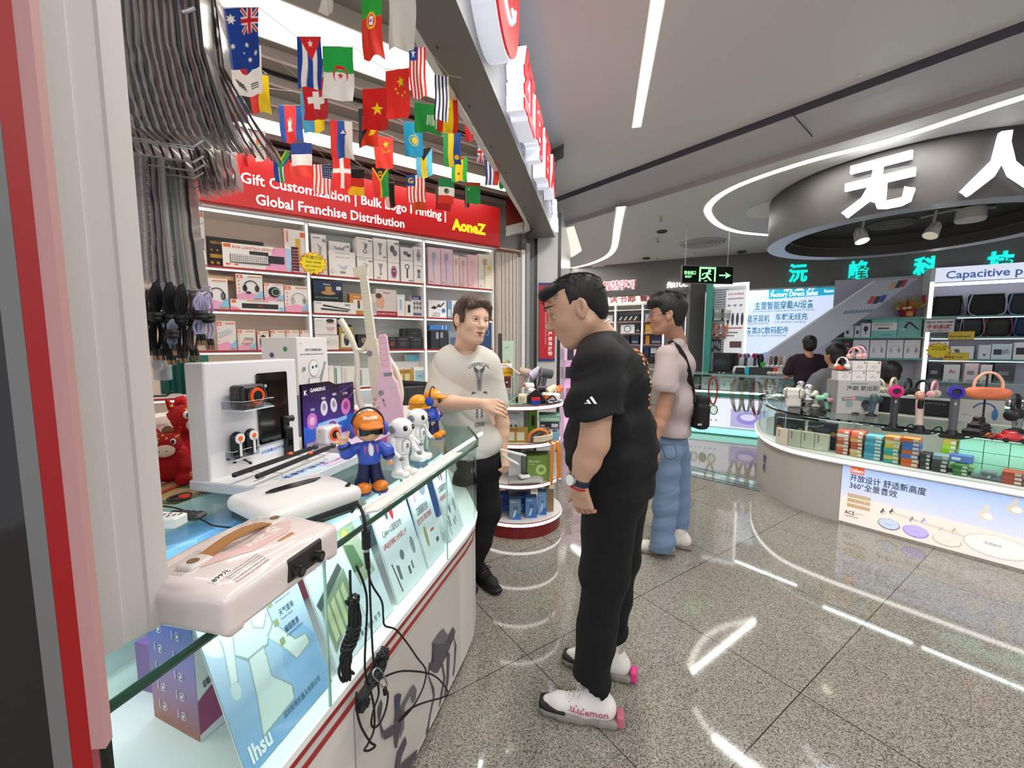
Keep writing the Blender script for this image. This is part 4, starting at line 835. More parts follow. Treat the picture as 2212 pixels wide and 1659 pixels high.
st=[(1176,1284,514,557,ms('7f858e'),ms('c2c2c2')),(1290,1380,516,563,[('p',[(.3,.8),(.7,.8),(.55,.5),(.6,.25),(.4,.25),(.45,.5)],'8d9097'),('r',.7,.12,.95,.2,'999')],[('p',[(.3,.85),(.7,.85),(.55,.5),(.6,.25),(.4,.25),(.45,.5)],'9da1a8'),('r',.2,.08,.5,.14,'999')]),(1386,1464,519,568,[('e',.4,.6,.2,.16,'5c5f66'),('e',.62,.42,.2,.14,'777b82'),('r',.6,.8,.95,.9,'999')],[('e',.5,.5,.28,.36,'c98ba6'),('e',.5,.5,.18,.26,'7d4560'),('e',.5,.55,.06,.05,'f0d0de')]),(1474,1558,535,563,[('e',.4,.55,.2,.16,'6c7078'),('e',.65,.4,.18,.13,'55585e')],[('o',.5,.72,.2,.07,0,360,'2c5a34'),('r',.44,.2,.56,.6,'3b3f3c'),('r',.6,.06,.95,.12,'999')]),(1562,1628,534,575,[('p',[(.4,.9),(.6,.9),(.75,.55),(.6,.25),(.4,.25),(.25,.55)],'a6abb3'),('e',.5,.55,.14,.1,'7e838c')],[('p',[(.3,.8),(.7,.8),(.62,.55),(.7,.3),(.3,.3),(.38,.55)],'8e9198'),('e',.5,.7,.16,.09,'5f636a')])]
nm=['with a fan-shaped massager','with a forked roller','with round earcup shapes','with a round-headed device','with an hourglass shaped device']
for i,(a,b,yt,ym,au,al)in en(st):
 zm=hAt((z(a)+z(b))/2,ym);prod(z(a),z(b),ym,1.98,.14,al,'lower white box %s, %s column of the top shelf stacks'%(['with a pale massager','with a long forked roller','with a pink oval device','with a dark round hand fan','with a grey vase-shaped device'][i],['first','second','third','fourth','last'][i]),group=g1)
 prod(z(a),z(b),yt,1.98,.14,au,'upper white box %s, %s column of the top shelf stacks'%(nm[i],['first','second','third','fourth','last'][i]),z0=zm+.002,group=g1)
for i,(a,b,yt,bc,c,l)in en([(1660,1744,535,'e9cfd6','9fb6cc','blue'),(1746,1829,538,'e6c9d6','b69bcb','lilac'),(1831,1871,551,'f0d9d6','e5a9a0','half hidden salmon'),(1873,1927,555,'eecdcd','dfa0a6','rose'),(1929,2001,551,'efc9cf','e7c0c8','pale pink'),(2003,2096,550,'e9e3cf','c9a582','gold')]):
 prod(z(a),z(b),yt,1.98,.1,dry(.42,.78,.26,c)+[('t','S31',.06,.05,.07,'a48aa0')]+([('c',.25,.3,.09,'a9c4d4'),('c',.75,.62,.12,'e8c34a')]if i==5 else[]),'tall hair dryer box with a %s dryer picture on the top shelf'%l,body=bc,side=bc)
prod(z(100),z(345),599,1.67,.2,[],'flat brown cardboard tray lying on top of the headphone boxes','tray','cardboard_tray','c99f73',z0=1.888,out=-.06)
prod(z(104),z(303),601,1.67,.1,promo(hp(.6,.5,.26,'2a292c')),'white and orange box with black headphones at the left of the second shelf',side='ee6b2e')
zz=hAt(z(450),400+785*.31645)
prod(z(312),z(680),400+785*.31645,1.67,.09,[('r',.02,.66,.1,.94,'ee6b2e'),('r',.2,.2,.88,.66,'2a282a'),('e',.54,.42,.06,.12,'7a3430'),('r',.3,.86,.7,.93,'ef7b4a'),('p',[(0,0),(.2,0),(.1,.3),(0,.4)],'f2a6c4'),('r',.9,0,1,.4,'8ccbe8')]+[('c',.03+.035*i,.12,.014,'ef7b4a')for i in rn(4)],'long soundbar box lying under the headset and speaker boxes',side='ee6b2e')
prod(z(358),z(540),400+612*.31645,1.67,.085,promo(hp(.55,.52,.27,'1c1b1e','3a3a40')+[('e',.45,.28,.1,.05,'1c1b1e')]),'white box with a black gaming headset standing on the soundbar box',side='ee6b2e',z0=zz+.002)
prod(z(546),z(680),400+672*.31645,1.67,.085,promo([('e',.52,.5,.32,.3,'232226'),('o',.6,.5,.22,.035,0,360,'a7d8c0'),('e',.6,.5,.13,.12,'38363c')]),'small white box with a round black speaker standing on the soundbar box',side='ee6b2e',z0=zz+.002)
prod(z(683),z(855),400+688*.31645,1.67,.1,promo(hp(.55,.5,.28,'b9b5b0','88857f')),'white box with silver grey headphones beside the shelf divider',side='ee6b2e')
zz=hAt(z(1000),400+795*.31645)
prod(z(882),z(1168),400+797*.31645,1.67,.08,[('t','Kemei',.03,.8,.18,'4a4a4a'),('p',[(.2,.75),(.85,.42),(.87,.32),(.2,.6)],'2a2a2c'),('p',[(.15,.45),(.8,.3),(.82,.18),(.15,.3)],'3a3a3c'),('r',.72,.7,.85,.85,'8c8c8c')],'long white hair straightener box under the dark shaver box')
prod(z(882),z(1080),400+660*.31645,1.67,.08,[('p',[(0,.35),(.3,.45),(.6,.3),(1,.5),(1,1),(0,1)],'1f2f52'),('t','Kemei',.34,.82,.13,'e8e8e8'),('r',.4,.5,.62,.75,'b9974a'),('e',.5,.42,.25,.1,'c08a5c'),('t','RECHARGEABLE SHAVER',.05,.14,.1,'6fae8c'),('r',.78,.6,.95,.78,'ddd')],'dark blue shaver box with gold device standing on the straightener box',body='14161c',side='1f2228',z0=zz+.002)
prod(z(1125),z(1222),400+742*.31645,1.67,.08,[('r',.25,.2,1,.72,'ece8e0'),('t','Kemei',.3,.82,.1,'fff3e0'),('r',.55,.3,.72,.66,'4a3b38'),('e',.63,.6,.1,.1,'a33030')],'small orange clipper box right of the straightener box',body='c98a3e',side='a9702c')
prod(z(1242),z(1316),400+742*.31645,1.67,.08,[('r',0,.0,.4,1,'d59a48'),('r',.5,.1,.9,.6,'b9bfca')],'slim orange and white clipper box partly behind the cream guitar neck',body='d9d4cc')
prod(z(1306),z(1446),400+712*.31645,1.67,.08,[('p',[(0,.3),(.35,.25),(.4,.6),(.25,.8),(0,.75)],'e3ab90'),('e',.12,.74,.15,.1,'5a3b30'),('r',0,0,1,.17,'b32436'),('t','Kemei',.35,.84,.1,'c04a5a'),('t','6 IN 1 BEAUTY TOOLS KIT',.03,.05,.06,'fff')],'tall beauty kit box with a woman in profile and red foot strip',body='ddd0cb')
prod(z(1448),z(1502),400+747*.31645,1.67,.08,[('r',.3,.3,.6,.85,'a9c6dc'),('e',.45,.85,.25,.07,'e8f2f8'),('t','Kemei',.2,.92,.06,'5580a8')],'slim white box with a light blue trimmer, second shelf middle')
prod(z(1504),z(1558),400+792*.31645,1.67,.08,[('r',.3,.25,.62,.72,'26262a'),('e',.46,.74,.16,.04,'555')],'short white box with a small black shaver, left of the purple topped box')
prod(z(1546),z(1624),400+756*.31645,1.67,.06,[('r',0,.82,1,1,'4d4a8c'),('t','Kemei',.15,.86,.1,'fff')]+[('e',.25+.25*i,.65-.2*j,.08,.07,'6a6e90')for i in rn(3)for j in rn(2)]+[('r',.1,.08,.95,.2,'5c6e8c')],'white box with a purple top band beside the second divider',out=-.07)
prod(z(1663),z(1785),400+787*.31645,1.67,.1,[('p',[(.1,.55),(.3,.7),(.4,.6),(.55,.8),(.65,.7),(.85,.92),(.88,.84),(.62,.58),(.55,.66),(.35,.48),(.2,.5)],'2c2a26')]+[('p',[(.2+.12*i,.58+.05*i),(.26+.12*i,.6+.05*i),(.25+.12*i,.66+.05*i)],c)for i,c in en(['d94030','e8b32e','4ca84c','3a6fc0'])]+[('c',.82,.42,.11,'4a7cc4'),('t','Roll Up',.25,.2,.13,'55556e'),('t','Keyboard',.15,.06,.13,'55556e')],'white roll-up keyboard box with a colourful curved keyboard',body='f2f0ee')
prod(z(1790),z(1818),400+790*.31645,1.67,.1,[('r',.1,.1,.9,.5,'c4d2dc')],'narrow blue box beside the roll-up keyboard box',body='7f9cba')
prod(z(1820),z(1900),400+790*.31645,1.67,.1,[('r',.1,.2,.5,.8,'a6c1da'),('r',.1,.05,.9,.12,'8aa0b5')],'white and blue box half hidden behind the seller\'s head')
prod(z(1990),z(2094),400+850*.31645,1.67,.1,[],'dark blue box to the right of the seller\'s head',body='2c3a4c')
for i,(a,b,yt,art,l)in en([(225,355,928,promo([('p',[(.1,.6),(.7,.75),(.8,.65),(.2,.45)],'c9ccd0')]),'with a pale device, left of the third shelf'),(362,486,987,promo([('p',[(.2,.3),(.75,.3),(.9,.6),(.4,.62)],'a9a49e'),('r',.3,.35,.75,.5,'f2c2b8')]),'with a silver tray shaped device on the third shelf'),(496,578,997,promo([('e',.5,.45,.3,.36,'1d1c1e'),('e',.5,.6,.1,.12,'555')]),'with a black mouse on the third shelf'),(588,690,990,promo([('r',.2,.3,.8,.6,'e5d3c8')]),'behind the robot box, nearest the mouse box'),(693,784,990,promo([('r',.2,.3,.8,.6,'e3d9c8')]),'behind the robot box, middle one'),(787,858,992,promo([('r',.2,.3,.8,.6,'e5cdc8')]),'behind the robot box, beside the divider')]):
 prod(z(a),z(b),400+yt*.31645,1.37,.1,art,'white and orange electronics box '+l,side='ee5a24',body='f0e6dd')
zz=hAt(z(970),400+1023*.31645)
prod(z(890),z(1052),400+1023*.31645,1.37,.1,[('e',.6,.5,.36,.24,'e4ddd4'),('e',.45,.48,.16,.14,'cfc8be')],'white box with a beige eye massager, lower one beside the divider')
prod(z(890),z(1042),400+908*.31645,1.37,.1,[('e',.7,.52,.2,.34,'d9b4a0'),('e',.7,.85,.18,.12,'3b2c28'),('e',.7,.56,.24,.1,'f0eeea'),('p',[(.5,0),(.9,0),(.8,.25),(.6,.25)],'e8e3de'),('t','EYE MASSAGER',.06,.82,.06,'8c8c8c')],'white box showing a woman wearing an eye massager',z0=zz+.002)
prod(z(1047),z(1144),400+952*.31645,1.37,.05,[],'black box standing behind the gold shaver box',body='26262a',out=-.14)
prod(z(1056),z(1152),400+967*.31645,1.37,.09,[('r',.12,.1,.88,.7,'e4e6e2'),('e',.5,.42,.2,.26,'35332e'),('e',.5,.55,.12,.1,'b29a4a'),('t','Kemei',.2,.82,.12,'f2e7c0')],'gold framed shaver box with a dark shaver, third shelf middle',body='b08f3c')
prod(z(1182),z(1268),400+1018*.31645,1.37,.1,[('c',.5,.6,.22,'c9b0a4'),('c',.5,.6,.17,'8a6a64'),('r',.2,.12,.8,.2,'77777a')],'dark box with a round brown picture on the third shelf',body='2c2a30')
prod(z(1274),z(1300),400+1045*.31645,1.37,.1,[],'narrow dark box beside the cream guitar neck on the third shelf',body='2f2c30')
for a,b,yt,c,l in((1386,1444,1037,'7a3426','with an orange-red square'),(1446,1536,1037,'3d3a48','with a violet square, middle of the row'),(1538,1625,1042,'203a34','with a green square beside the divider')):
 prod(z(a),z(b),400+yt*.31645,1.37,.1,[('r',.25,.25,.75,.6,c),('r',.2,.8,.8,.86,'77777a')],'black box %s, lower row of the third shelf'%l,body='201f24')
zz=hAt(z(1560),400+1038*.31645)
prod(z(1488),z(1514),400+978*.31645,1.37,.1,[],'narrow black box on top, left of its wider twin',body='232226',z0=zz+.004)
prod(z(1516),z(1614),400+978*.31645,1.37,.1,[('e',.55,.45,.2,.2,'33302f')],'black box lying on top of the lower black boxes',body='1c1b1f',z0=zz+.004)
prod(z(1680),z(1736),400+992*.31645,1.37,.1,[('r',.6,.55,.95,.9,'9aa0aa')],'tall charcoal jar shaped box, left one under the blue box',body='2a2c34')
prod(z(1738),z(1796),400+992*.31645,1.37,.1,[('r',.1,.6,.4,.9,'9aa0aa')],'tall charcoal jar shaped box, right one under the blue box',body='31333b')
prod(z(1672),z(1810),400+956*.31645,1.37,.1,[('r',.6,0,.64,1,'dfe6ee'),('r',.8,0,.83,1,'dfe6ee')],'bright blue flat box lying on two charcoal boxes',body='3f7fc4',z0=hAt(z(1740),400+990*.31645)+.003)
prod(z(1800),z(1885),400+1005*.31645,1.37,.1,[('r',.1,.2,.9,.7,'5c6c84')],'grey blue box half hidden by the seller',body='8f98a4')
prod(z(2020),z(2096),400+930*.31645,1.37,.1,[('o',.5,.6,.25,.04,0,360,'9ab4d0')],'tall navy box at the right end of the third shelf',body='2f4a74')
for a,b,yt,c,l,bd in((975,1022,1232,'d5cdc4','first, partly behind the robot box','ebe7e1'),(1026,1072,1235,'4f8f8a','second, with a green edge','dfe3df'),(1074,1178,1237,'cfc9bd','third and widest','dedbd2'),(1186,1268,1250,'8f9a9a','fourth, beside the cream guitar','d5d8d6')):
 prod(z(a),z(b),400+yt*.31645,1.04,.1,[('r',.08,.08,.3,.92,c)],'pale translucent package on the fourth shelf, '+l,'package',body=bd)
prod(z(1417),z(1540),400+1203*.31645,1.04,.05,[],'white flat box standing behind the golden card',out=-.15)
prod(z(1515),z(1614),400+1158*.31645,1.04,.06,[('r',0,.76,1,1,'7fc4d8'),('r',.55,.2,.85,.35,'b9c4c8')],'white box with a light blue lid at the back of the fourth shelf',out=-.15)
prod(z(1426),z(1562),400+1258*.31645,1.04,.01,[('t','好物礼品发现购',.1,.8,.14,'a8402c'),('r',.22,.2,.44,.7,'d9cfae'),('r',.56,.2,.78,.7,'d9cfae')],'golden counter card with two pale squares on the fourth shelf','card','display_card','b3923c',out=-.02)
prod(z(1564),z(1638),400+1242*.31645,1.04,.08,[('r',.1,.15,.95,.8,'9fc0cc'),('o',.45,.45,.12,.03,0,360,'3a4a54'),('o',.68,.45,.12,.03,0,360,'3a4a54')],'small white box with a pale blue glasses picture',out=-.03)
for i,(a,b,yt,c,l)in en([(985,1090,1395,'8fb0c0','blue grey'),(1100,1190,1390,'d9d5cf','cream'),(1195,1300,1400,'c9cfd2','silver'),(1420,1520,1375,'e3ddd6','off white'),(1525,1635,1372,'cdd6d9','ice blue')]):
 prod(z(a),z(b),400+yt*.31645,.74,.14,[('r',.1,.2,.6,.35,'9a9a9a')],'%s box on the low shelf behind the guitars'%l,body=c)
def starcard(c,r,rz,name,label,lines,n=14,col_='f4dd1c',edge='d4492c'):
 t=Th(name,label,'sign',tp(c),rz);m=MB();P=[]
 for i in rn(2*n):rr=r*(1 if i%2==0 else.8)*(1+.05*sin(i*2.3));P.append((rr*1.15*cos(PI*i/n),rr*sin(PI*i/n)))
 m.prism(P,0,.002,edge,T=FRONT);m.prism([(x*.93,y*.93)for x,y in P],.002,.003,col_,T=FRONT);m.B('card',t)
 m=MB()
 for i,(tx,sz,xx)in en(lines):m.text(tx,sz,M('3a2c10',.8),Tr(xx,-.0035,r*.35-i*r*.33)@FRONT,.0,0,align='CENTER')
 m.B('writing',t);return t
starcard(wp(.065,2.06,.03),.095,WZ,'star_card','yellow starburst price card with handwriting hanging at the top shelf divider',[('外贸展示区',.032,-.01),('美容仪 按摩器',.018,.0),('美发 小家电 批发',.016,.0),('礼品定制',.016,-.02)])
t=Th('folding_shutter','white folded accordion shutter standing at the right of the shelving','shutter',tp(wp(1.80,0,.0)),WZ);m=MB()
for i in rn(11):x=.0+.031*i*.75;m.box((x,-.06+.006*(i%2),.02),(x+.0145,.05,2.36),'ded5cc' if i%2 else 'c4b8ae',ch=.003)
m.B('panels',t)
m=MB()
for i in rn(12):m.cyl((.01+i*.02,-.01,2.36),(.01+i*.02,-.01,2.40),.006,.006,M('a5662e'),6)
m.box((0,-.03,2.395),(.32,.02,2.41),'d9b9a0');m.B('hangers',t)
t=Th('folding_shutter','grey and white end post of the folded shutter beside the white column','shutter',tp(wp(2.06,0,-.02)),WZ);m=MB()
m.box((0,-.05,.02),(.05,.06,2.34),'a5a5a6',ch=.003);m.B('seal_panel',t);m=MB();m.box((.055,-.06,.02),(.10,.06,2.42),'e3ddd6',ch=.003);m.B('lead_post',t);m=MB();m.box((.12,-.05,.02),(.17,.06,2.5),'8f9196',ch=.003);m.B('guide_post',t)
def UJ(x0,y0,w,h):
 q=lambda*p:[(x0+a*w,y0+b*h)for a,b in p]
 return[('r',x0,y0,x0+w,y0+h,'1c3f94'),('p',q((0,0),(.12,0),(1,.88),(1,1),(.88,1),(0,.12)),'f4f4f4'),('p',q((1,0),(.88,0),(0,.88),(0,1),(.12,1),(1,.12)),'f4f4f4'),('p',q((0,0),(.06,0),(1,.94),(1,1),(.94,1),(0,.06)),'d4202e'),('p',q((1,0),(.94,0),(0,.94),(0,1),(.06,1),(1,.06)),'d4202e'),('r',x0+.34*w,y0,x0+.66*w,y0+h,'f4f4f4'),('r',x0,y0+.36*h,x0+w,y0+.64*h,'f4f4f4'),('r',x0+.41*w,y0,x0+.59*w,y0+h,'d4202e'),('r',x0,y0+.42*h,x0+w,y0+.58*h,'d4202e')]
def vs3(*c):n=len(c);return[('r',2*i/n,0,2*(i+1)/n,3,k)for i,k in en(c)]
def hs3(*c):n=len(c);return[('r',0,3-3*(i+1)/n,2,3-3*i/n,k)for i,k in en(c)]
def stp(n,a,b,vert=True):return[('r',2*i/n,0,2*(i+1)/n,3,a if i%2==0 else b)for i in rn(n)]
S_=lambda x,y,r,c='f4f4f4',n=5,k=.4,a=90:('p',star(x,y,r,n,k,a),c)
BL='20459c';RD='dc2a2a';YL='f2cf1c';GR='1f9a3c';WF='f4f1ec';BK='1c1a1a'
FL=[(478,17,566,148,1.45,BL,UJ(1,1.75,1,1.25)+[S_(.45,2.45,.28,WF,7,.5),S_(.4,1.1,.15,WF,7,.5),S_(1.2,1.25,.14,WF,7,.5),S_(1.75,.75,.15,WF,7,.5),S_(1.35,.5,.15,WF,7,.5),S_(1,.8,.08)],1,'blue flag with white stars at the left top'),(491,98,569,207,1.7,WF,[('c',1.1,1.75,.48,'c8283c'),('p',[(1.1+.48*cos(a),1.75+.48*sin(a))for a in[rad(-75+18*i)for i in rn(11)]],'28468c'),('c',1.0,2.0,.22,'c8283c')]+[('p',[(.3+.13*i,.95-.07*i),(.36+.13*i,.99-.07*i),(.6+.13*i,.55-.07*i),(.54+.13*i,.51-.07*i)],BK)for i in rn(4)]+[('r',1.3,.38+.13*i,1.8,.45+.13*i,BK)for i in rn(3)],2,'white flag with red and blue disc'),(522,160,581,245,2.0,BK,vs3(BK,'cf2e2a',YL),2,'black, red and yellow upright striped flag'),(482,185,536,266,2.05,'23468c',UJ(0,1.75,1,1.25)+[S_(1.5,2.2,.14,'d4202e'),S_(1.3,1.2,.16,'d4202e'),S_(1.1,.6,.16,'d4202e')],3,'dark blue flag half behind the hanging bags'),(641,80,697,191,1.62,WF,stp(5,BL,WF)+[('p',[(.2,3),(2,3),(1.15,1.6)],RD),S_(1.1,2.6,.25)],1,'blue and white striped flag with red triangle'),(697,101,766,216,1.56,WF,[('r',0,1.55,2,3,'27b24a'),('c',1.05,1.45,.5,RD),('c',1.05,1.33,.4,WF),('r',.7,1.55,1.4,1.72,'27b24a'),S_(1.05,1.35,.22,RD)],1,'green over white flag with red crescent'),(651,174,713,258,1.8,'c8242c',[('r',.75,.8,1.25,2.2,WF),('r',.3,1.25,1.7,1.75,WF)],2,'red flag with broad white cross'),(648,200,703,286,2.05,'4aa0c8',[('r',1.05,0,2,3,YL)],3,'light blue and yellow flag behind the white cross flag'),(602,228,654,308,2.25,'1f4fa4',[('r',.5,0,1.5,3,'e0302c'),('p',[(.7,.9),(1.3,.9),(1.15,1.2),(1.2,1.9),(1.05,1.6),(1,2.2),(.95,1.6),(.8,1.9),(.85,1.2)],WF)],4,'blue and red flag with a white temple'),(713,261,762,343,2.2,WF,vs3('dd2c2a','2c5cb0',WF)+[('c',1.15,2.05,.28,'2c5cb0'),('p',[(1,2.05),(1.3,2.05),(1.15,2.3)],WF),('r',.95,2.0,1.35,2.08,WF)],4,'red, blue and white flag with small shield'),(772,233,820,316,2.15,BK,[('p',[(.2,0),(2,0),(2,3),(1.8,3)],'dd3a20'),S_(.5,2.3,.2),('p',[(1,.8),(1.5,.9),(1.9,1.3),(1.5,1.5),(1.4,1.9),(1.2,1.3)],YL)],3,'black and orange red flag with yellow bird'),(781,191,841,281,1.97,'c8201e',[S_(1.1,1.5,.5,YL)],2,'dark red flag with one large yellow star'),(831,150,888,255,1.75,'e83228',[S_(1.25,2.25,.35,YL,a=100),S_(.8,1.8,.12,YL),S_(.95,1.55,.12,YL),S_(1.3,1.45,.12,YL),S_(1.55,1.6,.12,YL)],1,'large bright red flag with one big and four small stars'),(808,296,850,364,2.65,'e83a2c',[S_(1.25,2.3,.35,YL,a=100),S_(.8,1.85,.12,YL),S_(1.0,1.6,.12,YL),S_(1.3,1.6,.12,YL),S_(1.6,1.7,.12,YL)],4,'small bright red flag with stars in front of the second light box'),(883,101,921,213,1.62,WF,stp(9,RD,WF)+[('r',0,2.2,1,3,BL),S_(.5,2.6,.3)],1,'red and white striped flag with blue corner near the fascia'),(776,-30,829,128,1.2,'d6301e',[('r',0,1.75,2,3,'2a9a34'),('c',1.05,1.55,.38,YL),('c',1.05,1.55,.3,RD),('r',.9,1.35,1.2,1.75,WF),('c',1.05,1.55,.08,BL)],0,'large green and red flag hanging nearest, before the first light box'),(896,225,953,288,2.2,'238a3c',[('r',.95+.12*i,.8+.1*(i%2),1.0+.12*i,1.9,'dfeedd')for i in rn(5)]+[('r',1.6,.6,1.65,2.0,'dfeedd')],2,'plain green flag with white script'),(939,163,970,261,1.85,WF,stp(8,'1c2c5c',WF),1,'navy and white striped flag tucked against the fascia'),(944,205,990,286,2.15,YL,[('r',0,0,.5,3,'d62e24'),('r',1.5,0,2,3,'d62e24'),('c',1.0,1.9,.22,'a8502c')],2,'red and yellow upright banded flag with crest'),(872,264,915,338,2.4,'1fa0d0',[('c',1.0,1.45,.5,'e8d84a'),('c',1.0,1.45,.42,'1fa0d0'),('c',1.05,1.45,.3,YL)],3,'sky blue flag with golden sun'),(897,320,935,383,2.85,'62c6e8',[('r',.65,0,1.35,3,YL),('p',[(0,3),(2,3),(1,1.7)],BK)],4,'light blue and yellow flag with black triangle'),(956,288,996,359,2.5,'1d4f9c',[('r',0,0,.6,3,'2a9a44'),('r',.6,0,1.25,3,YL),('c',1.6,.7,.25,YL)],3,'green, yellow and blue upright banded flag with small sun'),(975,339,1010,392,2.95,'3ab24a',[('r',.5,0,1.45,3,YL),S_(.95,2.3,.22,BK),S_(.95,.9,.22,BK),('p',[(.5,3),(1.6,3),(1.4,2.6)],RD)],4,'green and yellow flag with two black stars'),(1031,304,1047,351,2.75,BL,UJ(0,0,2,3),3,'narrow visible union flag beside the fascia'),(1048,344,1078,400,3.0,WF,stp(7,'23408c',WF)+[('p',[(1.1,3),(2,3),(2,0),(1.3,0)],'e03a20')],4,'blue, white and orange red flag near the far fascia end'),(1004,266,1022,305,2.5,'c8202a',[],2,'small plain red flag tip beside the fascia'),(542,284,579,348,2.8,WF,[('e',.75,2.0,.35,.35,'e88a1c'),('e',1.3,1.4,.3,.08,'5c9a54'),('e',1.4,1.1,.3,.06,'5c9a54')],4,'white flag with orange shape beside the hanging bags'),(588,326,628,394,2.65,'1c3f94',[('p',[(.2,3),(1.8,3),(1,1.9)],BK),('p',[(0,3),(.35,3),(1,2.1),(1.7,3),(2,3),(2,2.6),(1.25,1.6),(1.25,0),(.75,0),(.75,1.6),(0,2.6)],'2a9a44'),('p',[(.35,3),(.5,3),(1,2.3),(1.55,3),(1.7,3),(1,2.05)],YL),('p',[(1.4,0),(2,0),(2,2.3),(1.4,1.5)],'d93a2c'),('r',.66,0,.76,1.5,WF),('r',1.24,0,1.36,1.5,WF)],5,'green Y-shaped flag with blue and black'),(627,309,676,382,2.45,WF,hs3('24408c',WF,'ee4a36'),5,'blue, white and red level banded flag'),(675,356,717,420,2.75,WF,stp(11,'d94a50',WF)+[('r',1,1.65,2,3,'22305c')]+[S_(1.15+.2*i,1.8+.25*j,.06)for i in rn(5)for j in rn(5)],5,'stars and stripes flag before the banner lettering'),(718,339,759,407,2.65,'dd322c',[('r',.8,0,1.2,3,WF),('r',0,1.5,2,1.9,WF)],5,'red flag with thin white off-centre cross'),(751,366,788,422,3.1,'d63a22',hs3(BK,'c42c20','e8b81c'),5,'black, red and gold level banded flag'),(803,362,841,426,2.8,'e0382c',[('p',[(0,3),(2,3),(1,1.6)],BK),('r',1.05,0,2,1.6,'2a9a44'),('p',[(1.05,1.6),(2,3),(2,1.5)],'2a9a44'),('p',[(0,3),(.15,3),(1,1.85),(1.85,3),(2,3),(1.08,1.6),(1.08,0),(.95,0),(.95,1.6)],YL),('c',1.0,2.4,.25,YL),('c',1.0,2.4,.15,BK)],5,'red and green flag with black triangle and yellow Y'),(831,395,853,449,3.3,BK,[('r',0,0,.9,1.4,'e8a8a4')],5,'narrow black and pink flag low before the banner'),(877,378,918,437,3.05,WF,stp(10,'dd3a34',WF)+[('r',0,1.8,1,3,'24408c'),('c',.5,2.4,.3,YL),('c',.58,2.35,.25,'24408c'),S_(.62,2.25,.2,YL,8,.5)],5,'red and white striped flag with moon and sun corner'),(888,398,920,455,3.4,'c84a1c',[],5,'orange flag showing below the moon and sun flag'),(947,386,981,440,3.2,WF,hs3('23844a',WF,'e23c30')+[('c',1.0,1.5,.33,'6f7f5a'),('c',.9,1.6,.18,'3c4a34')],5,'green, white and red level banded flag with round emblem'),(941,405,974,454,3.55,'b02424',[('r',0,1.2,.5,3,'5c5c50'),('r',.5,1.4,1,3,'d8b8b4')],5,'dark red flag showing behind the emblem flag'),(1006,394,1038,440,3.6,'2a9448',[('r',0,2.5,2,3,'a0442c'),('c',.5,2.0,.18,WF),('c',.56,2.0,.15,'2a9448')],5,'green flag with dark red top band near the banner end'),(1003,405,1013,449,3.65,BK,[('r',.6,0,1.2,3,'a83030'),('r',.5,0,.6,3,WF)],5,'very narrow dark flag beside the green one'),(1078,380,1091,408,3.5,'2a9a44',[],4,'tiny green flag corner at the far fascia end'),(521,318,536,361,3.0,'c01c22',[],5,'small crimson flag just right of the hanging bags'),(838,-60,900,106,1.3,'c4bfb8',[],0,'pale grey flag back at the upper fascia edge'),(690,-40,722,30,1.35,'d9d0c8',[('p',[(.6,3),(1.2,3),(1.3,1.4),(.8,1.8)],'c9a8a0')],0,'pale flag hanging over the first light box top')]
fm=vcm(.75,0,.35);rows={};rd=random.Random(11)
for i,(x0,y0,x1,y1,Y,bg,sh,row,lab)in en(FL):
 yaw=rd.uniform(-.25,.25);tl=atY(x0,y0,Y);br=atY(x1,y1,Y);wd=br[0]-tl[0];hh=tl[2]-br[2]
 nx,ny=(52,78)if wd*900/Y>50 else(34,51)
 C=paint(2,3,nx,ny,sh,bg);u=np.linspace(0,1,nx+1)[None,:];v=np.linspace(0,1,ny+1)[:,None]
 k=(1-v)
 dep=(.012*np.sin(u*5+i)*k+.006*np.sin(u*9+v*5+i*2)*k+yaw*(u-.5)*wd)
 X=(u-.5)*wd*(1-.03*k)+.004*np.sin(v*6+i)*k+.0*v;Z=(v-1)*hh+.006*np.sin(u*PI*2+i)*k-(.03*wd*10)*(u-.5)*.0
 P=np.stack(np.broadcast_arrays(X,dep,Z),-1)
 o=grid_obj('flag',P,C,fm);c=(tl[0]+wd/2,Y,tl[2]);o.location=c
 tag(o,lab,'flag','country flags strung under the stall ceiling')
 rows.setdefault(row,[]).append((c[0]-wd/2,Y,tl[2],c[0]+wd/2))
for r_,L_ in rows.items():
 L_.sort();P=[]
 a=L_[0];P.append((a[0]-.25,a[1],min(2.93,a[2]+.05)))
 for q in L_:P+=[(q[0],q[1],q[2]+.001),(q[3],q[1],q[2]+.001)]
 z1=L_[-1];P.append((z1[3]+.05,z1[1]+.05,min(2.93,z1[2]+.02)))
 P2=[P[0]]
 for p in P[1:]:
  if p[0]>P2[-1][0]+.004:P2.append(p)
 m=MB();m.tube(P2,.0012,M('c9c2b8',.8),5);tag(m.B('bunting_string'),['nearest bunting cord by the first light box','bunting cord through the largest row of flags','bunting cord through the white cross flag row','bunting cord through the sky blue flag row','bunting cord through the white temple flag row','farthest bunting cord just before the red banner'][r_],'string')
t=Th('fascia_sign','red characters with glowing white sides and smiling red disc on the stall fascia','sign',(0,0,0));FT=lambda s,zz:frame(tp(fp(s,zz,.004)),FD,(0,0,1))
SW=M('e6eaf6',.4,emit=.45);SR=M('d21f26',.35,emit=.2)
m=MB();m.T=frame(tp(fp(.35,2.955,0)),FD,(0,0,1));n=36
m.prism([(.27*cos(2*PI*i/n),.31*sin(2*PI*i/n))for i in rn(n)],.0,.095,SW);m.prism([(.26*cos(2*PI*i/n),.30*sin(2*PI*i/n))for i in rn(n)],.095,.105,SR)
d_=m.B('disc',t);m=MB();m.T=frame(tp(fp(.35,2.955,.106)),FD,(0,0,1));wf=M('fff',.4,emit=.8)
